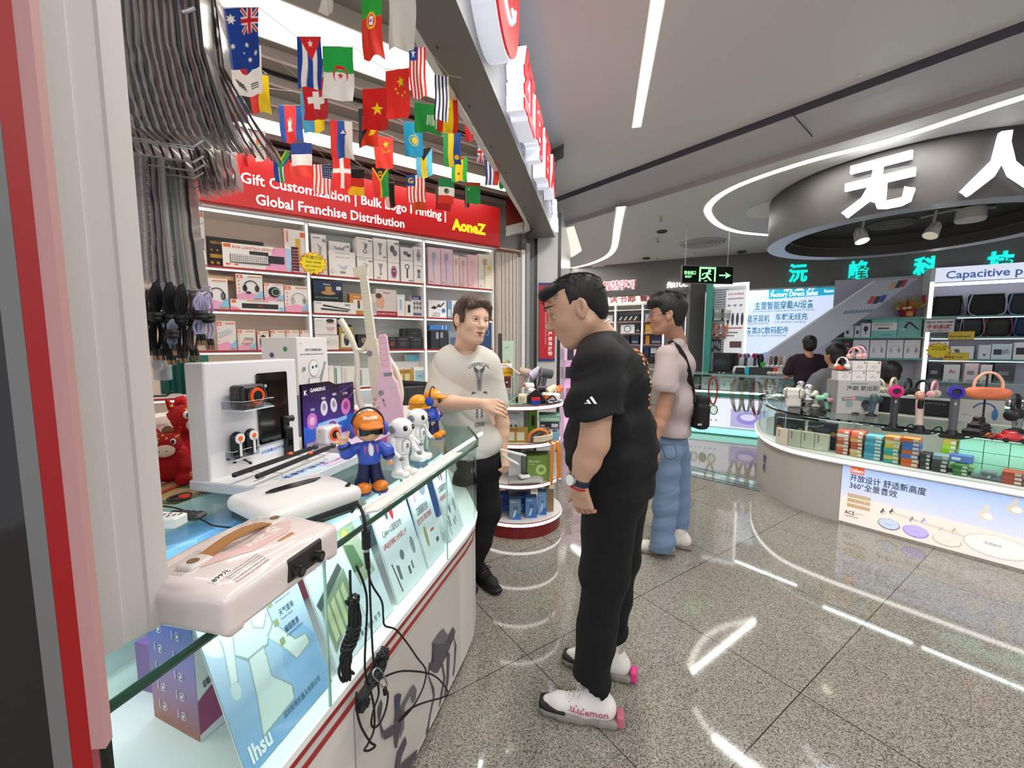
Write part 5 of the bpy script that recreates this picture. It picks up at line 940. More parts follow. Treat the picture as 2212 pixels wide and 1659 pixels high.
m.tube([(-.15,-.02,0),(-.09,-.13,0),(.03,-.17,0),(.13,-.1,0)],.011,wf,6,sm=5);m.tube([(.08,-.09,0),(.13,-.09,0),(.15,-.05,0)],.009,wf,6,sm=4)
for sx in(-.08,.08):m.ell((sx,.06,0),(.018,.03,.008),wf)
m.tube([(0,.02,0),(-.015,-.05,0),(.015,-.06,0)],.008,wf,6,sm=4);m.B('smile',d_)
for ch,s0,zc_,sz in(('红',.93,2.66,.36),('呵',1.33,2.665,.32),('百',1.78,2.67,.33),('人',2.18,2.72,.30)):
 m=MB();m.text(ch,sz,SW,FT(s0-.17,zc_)@Tr(0,0,.05),.055,.045,res=2);m.text(ch,sz,SR,FT(s0-.17,zc_)@Tr(0,0,.098),.03,.004,res=2);m.B('character',t)
m=MB();m.text('出品',.13,M('eef2ff',.4,emit=2),FT(2.85,2.62)@Tr(0,0,.03),.02,.02);m.text('礼',.13,M('eef2ff',.4,emit=2),FT(2.85,2.76)@Tr(0,0,.03),.02,.02);m.B('small_characters',t)
t=Th('safety_notice','tall red notice board with white vertical writing fixed to the white column','sign',tp(atY(1163,780,4.88)))
wd=.19;m=MB();m.box((0,0,0),(wd,.012,.90),'2b2f7c');m.box((.004,-.002,.03),(wd-.004,0,.87),'c01822');m.B('board',t);m=MB()
for i,ch in en('消防卷帘下示范围内严禁堆放物'):m.text(ch,.052,M('f6e9e6',.6,emit=.2),Tr(.11,-.003,.81-.057*i)@FRONT,.01)
m.text('Stack articles is strictly prohibited under the fire shutter',.028,M('f0d8d4',.6),Tr(.075,-.003,.83)@FRONT@R('Z',-90));m.B('writing',t)
# ======================= glass display counter and what stands on and in it =======================
CA=rad(75.5);Tc=Tr(-.52,.48,0)@R('Z',75.5);TcI=Tc.inverted();CR=CA
def cw(x,y,z=0):return Tc@V3((x,y,z))
def LC(px,py,y):l=TcI@onP(px,py,tp(cw(0,y))[:2],14.5);return l[0],l[2]
def LZ(px,py,z):l=TcI@atZ(px,py,z);return l[0],l[1]
TOP=.966
front=[(0,0),(1.30,0),(1.42,.008),(1.55,.04),(1.67,.105),(1.80,.18),(1.95,.27),(2.22,.5)]
def outline(off=0,back=.62,x0=0):
 P=[]
 for i,(x,y)in en(front):
  a=front[max(i-1,0)];b=front[min(i+1,len(front)-1)];d=V3((b[0]-a[0],b[1]-a[1])).normalized();P.append((x+d[1]*-off if i else x,y+d[0]*off))
 P[0]=(x0,off);return P+[(2.3,back),(x0,back)]
t=Th('display_counter','long white display counter with lit glass case and double red stripes','counter',(-.52,.48,0),CR)
CW=M('d9d4cd',.4);m=MB();m.prism(outline(.012),.03,.572,CW,mtop=M('eef3f1'));m.B('cabinet',t)
m=MB();m.prism(outline(.03),0,.03,M('5c1a18'));m.B('plinth',t)
def band(z0,z1,off,mat,name,par=t,n0=0,pts=None):
 P=(pts or outline(off))[:len(front)];m=MB()
 for a,b in zip(P[:-1],P[1:]):m.poly([(a[0],a[1],z0),(b[0],b[1],z0),(b[0],b[1],z1),(a[0],a[1],z1)],mat)
 return m.B(name,par)
band(.543,.563,.0105,M('a81f20',.3),'red_stripe');band(.505,.522,.0105,M('a81f20',.3),'red_stripe')
m=MB();m.prism(outline(0),.572,.590,M('f2f4f1',.3));m.B('sill',t)
gl=glassm('e6f4ef',.12);eg=M('2c4a3c',.1)
band(.590,.950,.004,gl,'front_glass')
for x in(.416,1.09):m=MB();m.box((x-.003,.0,.59),(x+.003,.004,.950),M('9cc4b4',.1));m.B('glass_joint',t)
m=MB();m.prism(outline(-.004),.957,.9655,gl,mtop=gl);m.B('top_glass',t)
P=outline(-.006)[:len(front)];m=MB()
m.tube([(a[0],a[1]+.003,.958)for a in P],.0075,eg,8,sm=2);m.B('glass_edge',t)
m=MB();m.box((0,.0,.03),(.006,.62,.957),glassm('dff0ea',.15));m.box((0,0,.59),(.012,.012,.957),M('20241f',.2));m.B('end_glass',t)
m=MB();m.box((.02,.6,.59),(2.2,.615,.955),M('e8eeee'));m.B('inner_back',t)
m=MB();m.box((.25,.075,.938),(1.75,.088,.950),M('fff',.5,emit=2.5));m.B('light_strip',t)
area('case_lamp',tp(cw(.95,.082,.934)),(0,0,CR),1.5,.02,2.6,(.93,.97,1))
area('case_lamp',tp(cw(.3,.4,.934)),(0,0,CR),.5,.1,1.2,(.93,.97,1))
m=MB();a=LZ(843,1108,.967);b=LZ(1015,980,.967);m.prism([(a[0]+.0,.0),(b[0],.0),(b[0]-.02,.028),(a[0]-.025,.028)],.9662,.972,M('e9e5e0',.35));m.box((a[0]-.02,.026,.9662),(b[0]-.02,.032,.985),M('f3efea',.35));tag(m.B('edge_moulding',loc=(-.52,.48,0),rz=CR),'white plastic edge moulding lying along the front of the counter glass top','moulding')
pm=MB();pm.poly([(.508,.0085,.06),(1.226,.0085,.06),(1.226,.0085,.495),(.508,.0085,.495)],M('c9c4bd',.4))
ZP=lambda P:[(640+x*.1763,1380+y*.1763)for x,y in P]
def onfront(P,mat,y):
 Q=[LC(px,py,y)for px,py in P];pm.poly([(x,y,max(z,.035))for x,z in Q],mat)
d1,d2,d3=M('4b4852',.4),M('6a6570',.4),M('39363f',.4)
for k,(P,mt)in en([([(1700,40),(1760,0),(1800,60),(1870,-30),(1920,0),(1880,120),(1850,200),(1800,290),(1740,410),(1700,420),(1640,380),(1650,300),(1670,180)],d1),([(1655,60),(1740,-70),(1800,-130),(1850,-60),(1870,-30),(1800,60),(1700,60)],d2),([(1860,-40),(1920,-150),(1950,-100),(1935,0),(1900,60)],d1),([(1630,280),(1650,300),(1625,450),(1690,600),(1700,700),(1640,980),(1620,1150),(1600,1220),(1595,1150),(1640,900),(1680,700),(1660,600),(1612,440)],d1),([(1780,310),(1800,300),(1830,480),(1790,700),(1760,850),(1755,800),(1770,680),(1808,480)],d1),([(1850,150),(1885,180),(1870,500),(1835,700),(1815,700),(1845,480)],d1),([(1935,-20),(1965,80),(1950,300),(1930,470),(1922,430),(1938,300),(1945,90)],d1),([(1670,60),(1700,60),(1690,280),(1668,300)],d3),([(1000,860),(1040,740),(1060,800),(1030,1000),(1070,1130),(1060,1240),(1035,1120),(1005,960)],d1),([(1070,1130),(1110,1110),(1190,1050),(1210,1110),(1180,1190),(1080,1240)],d1),([(1205,700),(1250,665),(1290,680),(1270,800),(1290,1000),(1260,1180),(1240,1330),(1215,1340),(1198,1200),(1215,900)],d1),([(1215,790),(1250,710),(1262,730),(1235,870)],M('35457c',.4)),([(1285,820),(1420,580),(1440,560),(1475,620),(1465,740),(1430,800),(1405,680),(1330,830),(1322,1100),(1270,1240),(1290,1000)],d2),([(1200,1660),(1240,1400),(1340,1190),(1355,1280),(1290,1450),(1260,1700)],d1),([(1270,1640),(1300,1520),(1390,1440),(1490,1350),(1450,1560),(1440,1480),(1380,1620)],d1)]):onfront(ZP(P),mt,.0075-.0003*k)
pm.B('printed_panel',t)
t2=Th('back_counter','white inner counter behind the glass case carrying plush toys and guitars','counter',(-.52,.48,0),CR)
m=MB();m.box((.02,.635,0),(2.5,1.35,.93),M('e4dfda'));m.B('cabinet',t2);m=MB();m.box((0,.628,.93),(2.55,1.36,.945),M('eee9e4',.3));m.B('worktop',t2)
m=MB();m.box((.02,.625,.0),(.03,.63,.93),WHT)
def leaf(pts,art_fn,name,label,cat,th=.003,bg='cfe0ee',W_=1,H_=1):
 """stiff printed sheet through four counter-space corners (bl, br, tr, tl); art_fn paints in 0..W_,0..H_"""
 bl,br,tr,tl=[V3(p)for p in pts];o=(bl+br)/2;X=br-bl;Y=tl-bl;nx,ny=130,150
 tt=Th(name,label,cat,tp(Tc@o),CR);C=paint(W_,H_,nx,ny,art_fn,bg);u=np.linspace(0,1,nx+1)[None,:,None];v=np.linspace(0,1,ny+1)[:,None,None]
 b_,r_,tr_,t_=[np.array(p-o)for p in(bl,br,tr,tl)];P=(b_*(1-u)+r_*u)*(1-v)+(t_*(1-u)+tr_*u)*v
 nrm=np.array(X.cross(Y).normalized());grid_obj('print',P+nrm*.0025,C,vcm(.35),tt,smooth=False)
 m=MB();q=[b_,r_,tr_,t_];m.poly([tp(p)for p in q],M('eef2f4',.3));m.poly([tp(p-nrm*th)for p in q][::-1],M('eef2f4',.3))
 for i in rn(4):j=(i+1)%4;m.poly([tp(q[i]-nrm*th),tp(q[j]-nrm*th),tp(q[j]),tp(q[i])],M('eef2f4',.3))
 m.B('board',tt);F_=frame(tp(b_+nrm*.0032),X,Y);F_=F_@Matrix.Diagonal((X.length/W_,Y.length/H_,1,1));return tt,F_
robo=[('g','7fb0e0','dbe6f2'),('c',.78,.3,.2,'93bce6'),('c',.15,.78,.16,'e8edf4'),('c',.3,.93,.04,'e9dc9a'),('e',.36,.98,.2,.08,'dfe9ef'),('e',.36,.985,.12,.05,'5ac4d8'),('p',[(.2,.88),(.6,.9),(.62,.6),(.5,.5),(.3,.5),(.18,.6)],'8fa8a8'),('p',[(.215,.87),(.585,.89),(.605,.6),(.5,.515),(.31,.515),(.195,.6)],'dce9ea'),('p',[(.42,.86),(.58,.86),(.59,.66),(.52,.6),(.43,.64)],'9fb4b4'),('p',[(.43,.85),(.57,.85),(.58,.67),(.515,.61),(.44,.65)],'e4efef'),('r',.5,.72,.54,.8,'7d8f92'),('p',[(.12,.82),(.24,.84),(.26,.7),(.17,.45),(.1,.45),(.14,.66)],'9db2b5'),('p',[(.13,.81),(.23,.83),(.25,.7),(.165,.46),(.11,.46),(.15,.66)],'e2edee'),('e',.13,.42,.04,.05,'cfdde0'),('p',[(.56,.86),(.7,.95),(.72,.99),(.66,1),(.55,.92)],'dce9ea'),('p',[(.3,.52),(.47,.52),(.45,.34),(.6,.2),(.58,.12),(.2,.1),(.26,.3)],'8fa6a8'),('p',[(.31,.51),(.46,.51),(.44,.34),(.585,.2),(.565,.13),(.215,.11),(.27,.3)],'dae6e6'),('p',[(.52,.55),(.62,.6),(.78,.42),(.9,.4),(.92,.32),(.72,.3),(.66,.38)],'9db2b4'),('p',[(.53,.54),(.62,.585),(.77,.41),(.89,.39),(.905,.33),(.725,.31),(.66,.4)],'e0ebeb')]
bl,br=LC(537,1653,.045),LC(706,1505,.045)
lt_,F_=leaf([(.235,.045,.5915),(.475,.045,.5915),(.475,.17,.935),(.235,.17,.935)],robo,'poster_board','blue leaning poster of a waving white robot under the pink case','poster')
m=MB();nk_=M('3c4c66',.6)
for i,(a,b)in en((('故事听写','Tell Story'),('英语口语','Spoken English'),('娱乐舞蹈','Entertainment dance'),('天气查询','Weather Inquiry'),('编程教育','Programming education'))):m.text(a,.045,nk_,F_@Tr(.70,.93-.11*i,.0),.01);m.text(b,.022,nk_,F_@Tr(.70,.90-.11*i,0))
m.text('深圳智赛机器人有限公司',.042,nk_,F_@Tr(.42,.24-.16,0));m.text('Ihsu',.13,M('f4f8fa'),F_@Tr(.06,.04,0),.03)
for i in rn(4):m.poly([tp(F_@V3((.62+x,.8-.12*i+y,0)))for x,y in((0,0),(.05,0),(.05,.04),(0,.04))],M('9aa27a',.6))
m.B('lettering',lt_)
hous=[('g','dfeaf3','cfe2f1'),('p',[(.05,.45),(.5,.6),(.5,.3),(.05,.12)],'8c9c86'),('p',[(.02,.5),(.45,.66),(.48,.6),(.05,.44)],'55605c')]+[('p',[(.1+.09*i,.42+.02*i),(.16+.09*i,.45+.02*i),(.16+.09*i,.2),(.1+.09*i,.18)],'c7d3a6')for i in rn(4)]+[('p',[(.55,.9),(.85,.9),(.95,.4),(.65,.38)],'a8b29a'),('c',.68,.8,.05,'e3c95a'),('p',[(.6,.75),(.75,.7),(.8,.5),(.62,.5)],'5f7c5c'),('c',.3,.93,.09,'eef0ea')]
lt_,F_=leaf([(.50,.045,.5915),(.76,.045,.5915),(.76,.17,.925),(.50,.17,.925)],hous,'poster_board','pale blue leaning poster with house and garden pictures behind the hanging cable bundle','poster')
m=MB();m.text('多场景使用',.09,nk_,F_@Tr(.08,.78,0),.01);m.text('Multi scenario using',.04,nk_,F_@Tr(.1,.72,0));m.text('智 赛 机 器 人 智 慧',.05,nk_,F_@Tr(.35,.06,0));m.B('lettering',lt_)
def gearp(body):return[('gx','e4ebf0','dfe8ef'),('e',.36,.86,.05,.14,'4b5560'),('e',.5,.84,.06,.15,body),('r',.3,.0,.3,.0,'fff'),('e',.62,.92,.035,.1,'a9b8c4'),('p',[(.12,.34),(.15,.34),(.22,.05),(.19,.05)],'4b5157'),('p',[(.22,.3),(.3,.28),(.3,.14),(.23,.16)],'70767a'),('e',.45,.34,.06,.05,'6f7c8a'),('e',.8,.34,.06,.09,'8a98a4'),('r',.5,.12,.56,.2,'5c646c'),('r',.62,.14,.66,.22,'5c646c')]
lt_,F_=leaf([(.79,.045,.5915),(1.00,.045,.5915),(1.00,.15,.925),(.79,.15,.925)],gearp('c4303c'),'poster_board','pale leaning poster with red and navy pocket guitar picture','poster')
m=MB();m.text('Cyber-G蛋糕吉他',.075,M('333b44',.6),F_@Tr(.12,.6,0),.005);m.text('0基础学弹唱 3分钟即上手',.062,M('c03a44',.6),F_@Tr(.06,.49,0),.005);m.B('lettering',lt_)
lt_,F_=leaf([(1.01,.045,.5915),(1.16,.045,.5915),(1.16,.14,.925),(1.01,.14,.925)],[('gx','e4ebf0','dfe8ef'),('r',.2,.7,.28,1,'b9a0c8'),('e',.7,.85,.2,.14,'8d9aa8'),('e',.3,.3,.07,.12,'a89a6c'),('r',.55,.3,.75,.33,'c05a5a'),('r',.7,.15,.85,.2,'5c5c5c')],'poster_board','narrow pale leaning poster with violet and grey picture in the case middle','poster')
m=MB();m.text('口袋蛋糕吉他',.1,M('333b44',.6),F_@Tr(.15,.56,0),.005);m.text('宝宝计音玩 弹着口琴随即',.07,M('c03a44',.6),F_@Tr(.05,.47,0),.005);m.B('lettering',lt_)
lt_,F_=leaf([(1.22,.045,.5915),(1.38,.05,.5915),(1.38,.15,.925),(1.22,.14,.925)],gearp('b83844'),'poster_board','pale leaning poster with small red instrument at the curved case end','poster')
m=MB();m.text('口袋蛋糕吉他',.09,M('333b44',.6),F_@Tr(.1,.6,0),.005);m.text('0基础弹唱即刻上手',.07,M('c03a44',.6),F_@Tr(.05,.5,0),.005);m.B('lettering',lt_)
for x,y,c,l,h_ in((1.45,.2,'3f6fb4','blue box standing at the curved glass end, front one',.26),(1.45,.3,'8fb8e8','light blue box behind the blue one at the curved glass end',.3),(1.18,.2,'4f7cb8','blue box standing between two leaning posters',.24),(1.62,.3,'dfe6ee','white box in the curved end of the glass case',.2)):
 pbox('product_box',l,'box',cw(x,y,.592),.1,h_,.07,[('r',.1,.5,.9,.56,'e4ecf4')],c,c,rz=CR)
gb=Th('gift_box','tall blue to orange gradient box with white icons inside the glass case','box',tp(cw(.272,.205,.592)),CR-rad(8));m=MB();m.box((0,0,0),(.1,.16,.30),'e8e4e6');m.B('carton',gb)
C=paint(1,1.6,24,40,[('g','a5503c','3c62c8'),],'fff');
for k in rn(C.shape[0]):t_=k/C.shape[0];C[k,:]=np.array(lin('a8563f')[:3])*(1-t_)**1.5+np.array(lin('5a55b4')[:3])*(2*t_*(1-t_))+np.array(lin('3a66cc')[:3])*t_**1.5
P=np.stack(np.broadcast_arrays(-.0008+0*np.ones((41,25)),np.linspace(.16,0,25)[None,:],np.linspace(0,.30,41)[:,None]),-1);grid_obj('side_print',P,C,vcm(.3),gb,False)
m=MB()
for i in rn(2):
 for j in rn(6):c=(.05+.065*i,.04+.045*j);m.tube([(-.0015,c[0]+.009*cos(a),c[1]+.009*sin(a))for a in[PI*q/4 for q in rn(8)]],.0007,M('f4f0f4'),4,closed=True);m.box((-.0022,c[0]-.003,c[1]-.003),(-.001,c[0]+.003,c[1]+.003),'f4f0f4');m.box((-.0022,c[0]+.016,c[1]-.008),(-.001,c[0]+.019,c[1]+.01),'d9cfe0')
m.B('icons',gb);m=MB();prims(m,[('p',[(0,.05),(1,.1),(1,.35),(.5,.4),(0,.3)],'9a3c6c'),('r',.3,.45,.7,.62,'c9c4c8'),('t','智能',.2,.66,.1,'4c4c50'),('t','语音教育',.1,.38,.06,'4c4c50')],.1,.3,-.0004);m.B('front_print',gb)
m=MB();m.box((0,0,0),(.16,.004,.30),M('b9a6a0',.2,.3));tag(m.B('mirror_panel',loc=tp(cw(.04,.42,.592)),rz=CR-rad(60)),'silvery brown panel standing inside the near end of the case','panel')
pbox('poster_box','long light blue box with white script lying inside the case under the white cleaner','box',cw(.32,.47,.80),.62,.10,.10,[('t','eeer',.6,.3,.6,'e8f2fa')],'6fa4e6','6fa4e6',rz=CR)
bx=[(.34,.36,.592,.12,.12,.12,'8c5fa4','violet box'),(.5,.36,.592,.1,.12,.18,'d9dde2','pale grey box'),(.64,.35,.592,.14,.12,.16,'d96a80','rose striped box'),(.82,.34,.592,.1,.12,.2,'b9a2c8','lilac box'),(.95,.34,.592,.12,.12,.14,'e3d3cf','cream box'),(1.1,.34,.592,.12,.12,.18,'9db7cf','steel blue box'),(.5,.5,.592,.14,.09,.28,'7c8a94','slate box'),(.7,.5,.592,.16,.09,.3,'c9c4bc','beige box'),(.9,.48,.592,.14,.1,.3,'e6b9c4','pink box'),(1.3,.3,.592,.1,.12,.26,'cfe0ea','icy box')]
for i,(x,y,zz,a,b,c,cc,l)in en(bx):pbox('product_box',l+' seen through the counter glass, '+('near row' if y<.45 else 'back row'),'box',cw(x,y,zz),a,c,b,[('r',.1,.6,.7,.7,'f0f0f0')],cc,cc,rz=CR)
pbox('tray','clear lilac tray with small goods on the shelf inside the case','tray',cw(.62,.2,.82),.5,.02,.16,[],'e3dcea','e3dcea',rz=CR)
for i in rn(6):
 m=MB();m.cyl((0,0,0),(.09,0,0),.005,.004,M(['7a2c34','3c4450','c9a0a8','e8e4e8','555','8a5c9a'][i],.4),8);tag(m.B('stylus_pen',loc=tp(cw(.62+.05*i,.215+.012*(i%2),.846)),rz=CR+rad(70),smooth=40),['wine red','charcoal','dusty pink','white','grey','violet'][i]+' pen lying on the clear tray inside the case','pen','pens on the clear tray')
Y0=.585
t=Th('display_stand','white L-shaped gadget display stand with black tablet and wall mounted speaker','display stand',tp(cw(.63,.33,TOP)),CR)
def dl(x,y,z):return(x-.63,y-.33,z-TOP)
m=MB();m.box(dl(.64,Y0,TOP),dl(1.012,Y0+.075,1.362),M('e6e4e6',.35),ch=.004);m.B('back_board',t)
m=MB();m.box(dl(.63,.33,TOP),dl(1.022,Y0+.075,.998),M('dfe2ea',.4),ch=.003);m.box(dl(.633,.333,.998),dl(1.02,.585,.9995),'f1efef');m.B('base',t)
m=MB();m.box(dl(.70,.333,.9997),dl(1.02,.41,1.0003),'cfe3ee');m.box(dl(.86,.333,1.0002),dl(1.02,.38,1.0008),'d9cbe8');m.text('感音空气架子鼓',.027,M('2c4a9a',.6),Tr(*dl(.72,.375,1.0012)),.02);m.text('让每一个人的玩得起音乐',.014,M('b03a70',.6),Tr(*dl(.87,.36,1.0012)),.02);m.B('base_print',t)
m=MB();x0,z0=LC(549,935,Y0-.004);x1,z1=LC(618,802,Y0-.004);m.box(dl(.822,Y0-.010,1.068),dl(.957,Y0,1.318),M('070708',.06),ch=.004);m.B('tablet',t)
m=MB();m.text('点击屏幕内按钮进行演示',.013,M('3a62b0',.6),Tr(*dl(.828,Y0-.0008,1.035))@FRONT,.02);m.box(dl(.822,Y0-.0006,1.02),dl(.985,Y0,1.06),'dfe9f2');m.B('board_print',t)
m=MB();m.text('● ● ●',.012,M('f4f6fa'),Tr(*dl(.6295,.62,.975))@R('Z',-90)@FRONT);m.B('base_marks',t)
def speaker(name,label,body,loc,rz,k=1.0,wh=False):
 s=Th(name,label,'speaker',loc,rz);q=SD(.0025);q.rbox((.04*k,.03*k,.037*k),(.046*k,.03*k,.038*k),.012*k,.004);sj('body',[(q,M(body,.25))],s)
 m=MB();m.T=Tr(.046*k,-.0005,.037*k)@FRONT;n=28
 m.lathe([(.020*k,.004),(.026*k,.004),(.028*k,0),(.028*k,-.002),(.020*k,-.002),(.018*k,.003),(.020*k,.004)],M('f0561c',.35),n);m.B('ring',s)
 m=MB();m.T=Tr(.046*k,-.002,.037*k)@FRONT;m.lathe([(.0,.0005),(.021*k,.0005),(.021*k,0),(0,0)],M('0c0c0d'),n);m.B('cone',s)
 m=MB();m.T=Tr(.046*k,-.001,.037*k)@FRONT;m.tube([(.034*k*cos(a),.034*k*sin(a),.001)for a in[2*PI*i/28 for i in rn(28)]],.0016,M('d9d9d9' if wh else '55555a',.2),6,closed=True);m.ell((.033*k,.03*k,.001),(.006*k,.006*k,.002),M('a9a9ad',.2));m.B('bezel',s)
 m=MB();m.text('+',.016*k,M('d0402c'),Tr(-.0062*k,.035*k,.05*k)@R('Z',-90)@FRONT,.02);m.text('-',.016*k,M('d0402c'),Tr(-.0062*k,.035*k,.035*k)@R('Z',-90)@FRONT,.02);m.B('side_marks',s);return s
speaker('mini_speaker','black transparent cube speaker with orange ring on the board tray','1c1c1f',tp(cw(.706,Y0-.078,1.2145)),CR,1.0)
def actray(x0,x1,z,d,label,y=Y0):
 m=MB();g=glassm('f2f6f8',.35);m.box((0,0,0),(x1-x0,d,.0025),M('eef2f6',.15));m.box((0,0,0),(x1-x0,.002,.03),g);m.box((0,0,0),(.002,d,.03),g);m.box((x1-x0-.002,0,0),(x1-x0,d,.03),g)
 for a in((0,0,.03),(0,0,0)):m.tube([(0,d,a[2]),(0,0,a[2]),(x1-x0,0,a[2]),(x1-x0,d,a[2])],.0007,M('fff',.2),4)
 return tag(m.B('acrylic_tray',loc=tp(cw(x0,y-d,z)),rz=CR),label,'tray')
actray(.693,.812,1.2105,.085,'clear acrylic tray holding the black speaker on the board')
actray(.695,.795,1.0475,.03,'clear acrylic tray under the two black earbud cases')
for x,l in((.722,'black earbud case with orange dot, left one on the board'),(.774,'black earbud case with orange dot, right one on the board')):
 s=Th('earbud_case',l,'earbuds',tp(cw(x,Y0-.018,1.0505)),CR);q=SD(.0022);q.cap((0,0,.022),(0,0,.066),.022,.022,.004,((0,1,0),.62));sj('shell',[(q,M('111112',.3))],s)
 m=MB();m.T=Tr(0,-.0145,.066)@FRONT;m.lathe([(.0,.001),(.017,.001),(.017,-.002)],M('e8e8ea',.3),20);m.box((-.004,-.058,-.001),(.004,-.01,.001),'e8e8ea');m.B('badge',s);m=MB();m.T=Tr(0,-.0158,.066)@FRONT;m.lathe([(0,.001),(.008,.001),(.008,-.001)],M('f0701e',.3),16);m.B('orange_dot',s)
for(xa,ya),(xb,yb),l in(((491,992),(506,998),'short black earphone stub on the white board, left'),((515,986),(540,1000),'longer black earphone stub on the white board, right')):
 a=LC(xa,ya,Y0-.006);b=LC(xb,yb,Y0-.012);m=MB();m.cyl((0,0,0),(b[0]-a[0],-.008,b[1]-a[1]),.0035,.0028,M('151516',.3),10);m.ell((b[0]-a[0],-.008,b[1]-a[1]),(.0055,.0055,.0055),M('1c1c1d',.3));tag(m.B('earphone',loc=tp(cw(a[0],Y0-.006,a[1])),rz=CR,smooth=40),l,'earphone')
s=Th('gimbal_camera','small black handheld gimbal camera standing before the black tablet','camera',tp(cw(*LZ(625,985,1.0),1.0)),CR-rad(12));q=SD(.0025)
q.rbox((0,0,.055),(.014,.013,.055),.005,.003);q.rbox((-.012,0,.12),(.006,.008,.02),.004,.006);q.rbox((-.008,0,.112),(.012,.008,.006),.004,.006);q.rbox((-.012,.0,.142),(.008,.009,.012),.004,.006);sj('handle',[(q,M('161617',.35))],s)
m=MB();m.T=Tr(.008,0,.142);m.cyl((-.014,0,0),(.012,-.004,0),.011,.012,M('1b1b1c',.3),18);m.cyl((.012,-.004,0),(.014,-.0045,0),.009,.008,M('05060a',.05),18);m.B('camera_head',s,smooth=40);m=MB();m.box((-.008,-.0145,.045),(.008,-.013,.085),M('020203',.1));m.B('screen',s)
for(xa,ya),(xb,yb),zz,l in(((507,1026),(685,964),1.03,'black electronic drumstick with orange ring, rear one on wire rests'),((557,1029),(723,962),1.03,'black electronic drumstick with orange ring, front one on wire rests')):
 a=LZ(xa,ya,zz);b=LZ(xb,yb,zz);s=Th('electronic_drumstick',l,'drumstick',tp(cw(a[0],a[1],zz)),CR);d=V3((b[0]-a[0],b[1]-a[1],0));m=MB();m.cyl((0,0,0),tp(d*.9),.0075,.0085,M('18181a',.45,bump=.6,scale=500),14);m.ell((0,0,0),(.008,.008,.008),M('18181a',.4));m.B('shaft',s,smooth=40)
 m=MB();m.cyl(tp(d*.9),tp(d*.93),.0085,.005,M('18181a',.4),12);m.ell(tp(d*.97),(.013,.011,.010),M('2a2a2c',.3));m.B('tip',s,smooth=60);m=MB();c=d*.62;m.ell(tp(c+V3((0,0,.007))),(.011,.008,.006),M('f0641c',.35));m.B('orange_button',s,smooth=180)
 for f_ in(.16,.72):
  c=Tc@(V3((a[0],a[1],0))+d*f_);m=MB();w_=M('b9bcc0',.3,.8);m.tube([(-.02,-.03,.001),(.02,-.03,.001),(.02,-.012,.001),(.02,-.01,.018),(.0,-.009,.022),(.0,.009,.022)],.0011,w_,5);tag(m.B('wire_rest',loc=(c[0],c[1],.9995),rz=CR),'thin wire rest under the %s end of the %s electronic drumstick'%('near' if f_<.5 else 'far','rear' if 'rear' in l else 'front'),'rest')
P2Y=.66;t=Th('display_stand','dark purple and blue product display board with glowing disc pictures','display stand',tp(cw(1.13,P2Y-.25,TOP)),CR)
def d2l(x,y,z):return(x-1.13,y-P2Y+.25,z-TOP)
xa=LC(650,832,P2Y)[0];xb=LC(765,905,P2Y)[0];za=LC(650,832,P2Y)[1];zb=LC(762,828,P2Y)[1];W2=xb-xa
art=[('g','4a2a9c','101020')]+[('e',.5*W2/.4,.13,.3,.05,'3c78e0'),('e',.2,.12,.2,.02,'a8d8ff')]
C=paint(.4,.28,160,112,[('g','5c3ab4','0c0a16'),('p',[(0,.1),(.4,.12),(.4,.06),(0,.03)],'2f6fe0'),('p',[(.1,.1),(.33,.115),(.33,.095),(.1,.08)],'9fd4ff'),('p',[(.28,.28),(.4,.28),(.4,.14),(.26,.18)],'3a2450'),('e',.06,.12,.035,.035,'d77ad6'),('e',.06,.12,.018,.018,'f4c8ee'),('e',.15,.165,.026,.034,'e8e8f4'),('e',.15,.17,.014,.016,'9a9ab4'),('e',.225,.175,.026,.034,'e8e8f4'),('e',.225,.18,.014,.016,'9a9ab4'),('e',.325,.16,.04,.042,'e58ad8'),('e',.325,.165,.02,.02,'b04a9c'),('e',.21,.085,.045,.02,'d9c8f0'),('e',.21,.088,.03,.012,'7a5ab4'),('e',.105,.03,.034,.016,'d860c8'),('p',[(.28,.24),(.39,.27),(.39,.265),(.28,.235)],'8a4ac4'),('p',[(.32,.19),(.4,.23),(.4,.225),(.32,.185)],'c86ae0')]+[('r',.02*i,0,.02*i+.0012,.06,'4a6ce0')for i in rn(20)],'000')
H2=.27;u=np.linspace(0,1,161)[None,:];v=np.linspace(0,1,113)[:,None];top_=np.where(u<.5,1.0,np.where(u<.62,1-(u-.5)/.12*.06,.94));P=np.stack(np.broadcast_arrays(u*W2+xa-1.13,.25-.003+0*u+0*v,v*H2*top_*((za-TOP)/H2)),-1);grid_obj('print',P,C,vcm(.15),t,False)
m=MB();hz=za-TOP;m.prism([(xa-1.13-.002,0),(xb-1.13+.002,0),(xb-1.13+.002,hz*.94),(xa-1.13+W2*.62,hz*.94),(xa-1.13+W2*.5,hz+.001),(xa-1.13-.002,hz+.001)],-.0,.006,M('14121c',.3),T=Tr(0,.258,0)@FRONT);m.B('board',t)
m=MB();m.box((-.0,0.0,0),(W2+xa-1.13,.25,.03),M('e3d0e6',.4));m.box((.02,-.001,.002),(W2+xa-1.15,0,.028),'c25a9c');m.B('base',t)
m=MB();m.text('GAMSING',.022,M('f0eaf4',.5,emit=.2),Tr(xa-1.13+.045,.2455,hz-.035)@FRONT,.02);m.text('K',.03,M('f0eaf4',.5,emit=.2),Tr(xa-1.13+.008,.2455,hz-.045)@FRONT,.02)
for xx,zz,tx in((.05,.165,'乐器'),(.13,.205,'喂器1'),(.215,.215,'喂器2'),(.3,.21,'打节奏')):m.text(tx,.012,M('f0eaf4'),Tr(xa-1.13+xx*W2/.4,.2455,zz*hz/.28)@FRONT,.02)
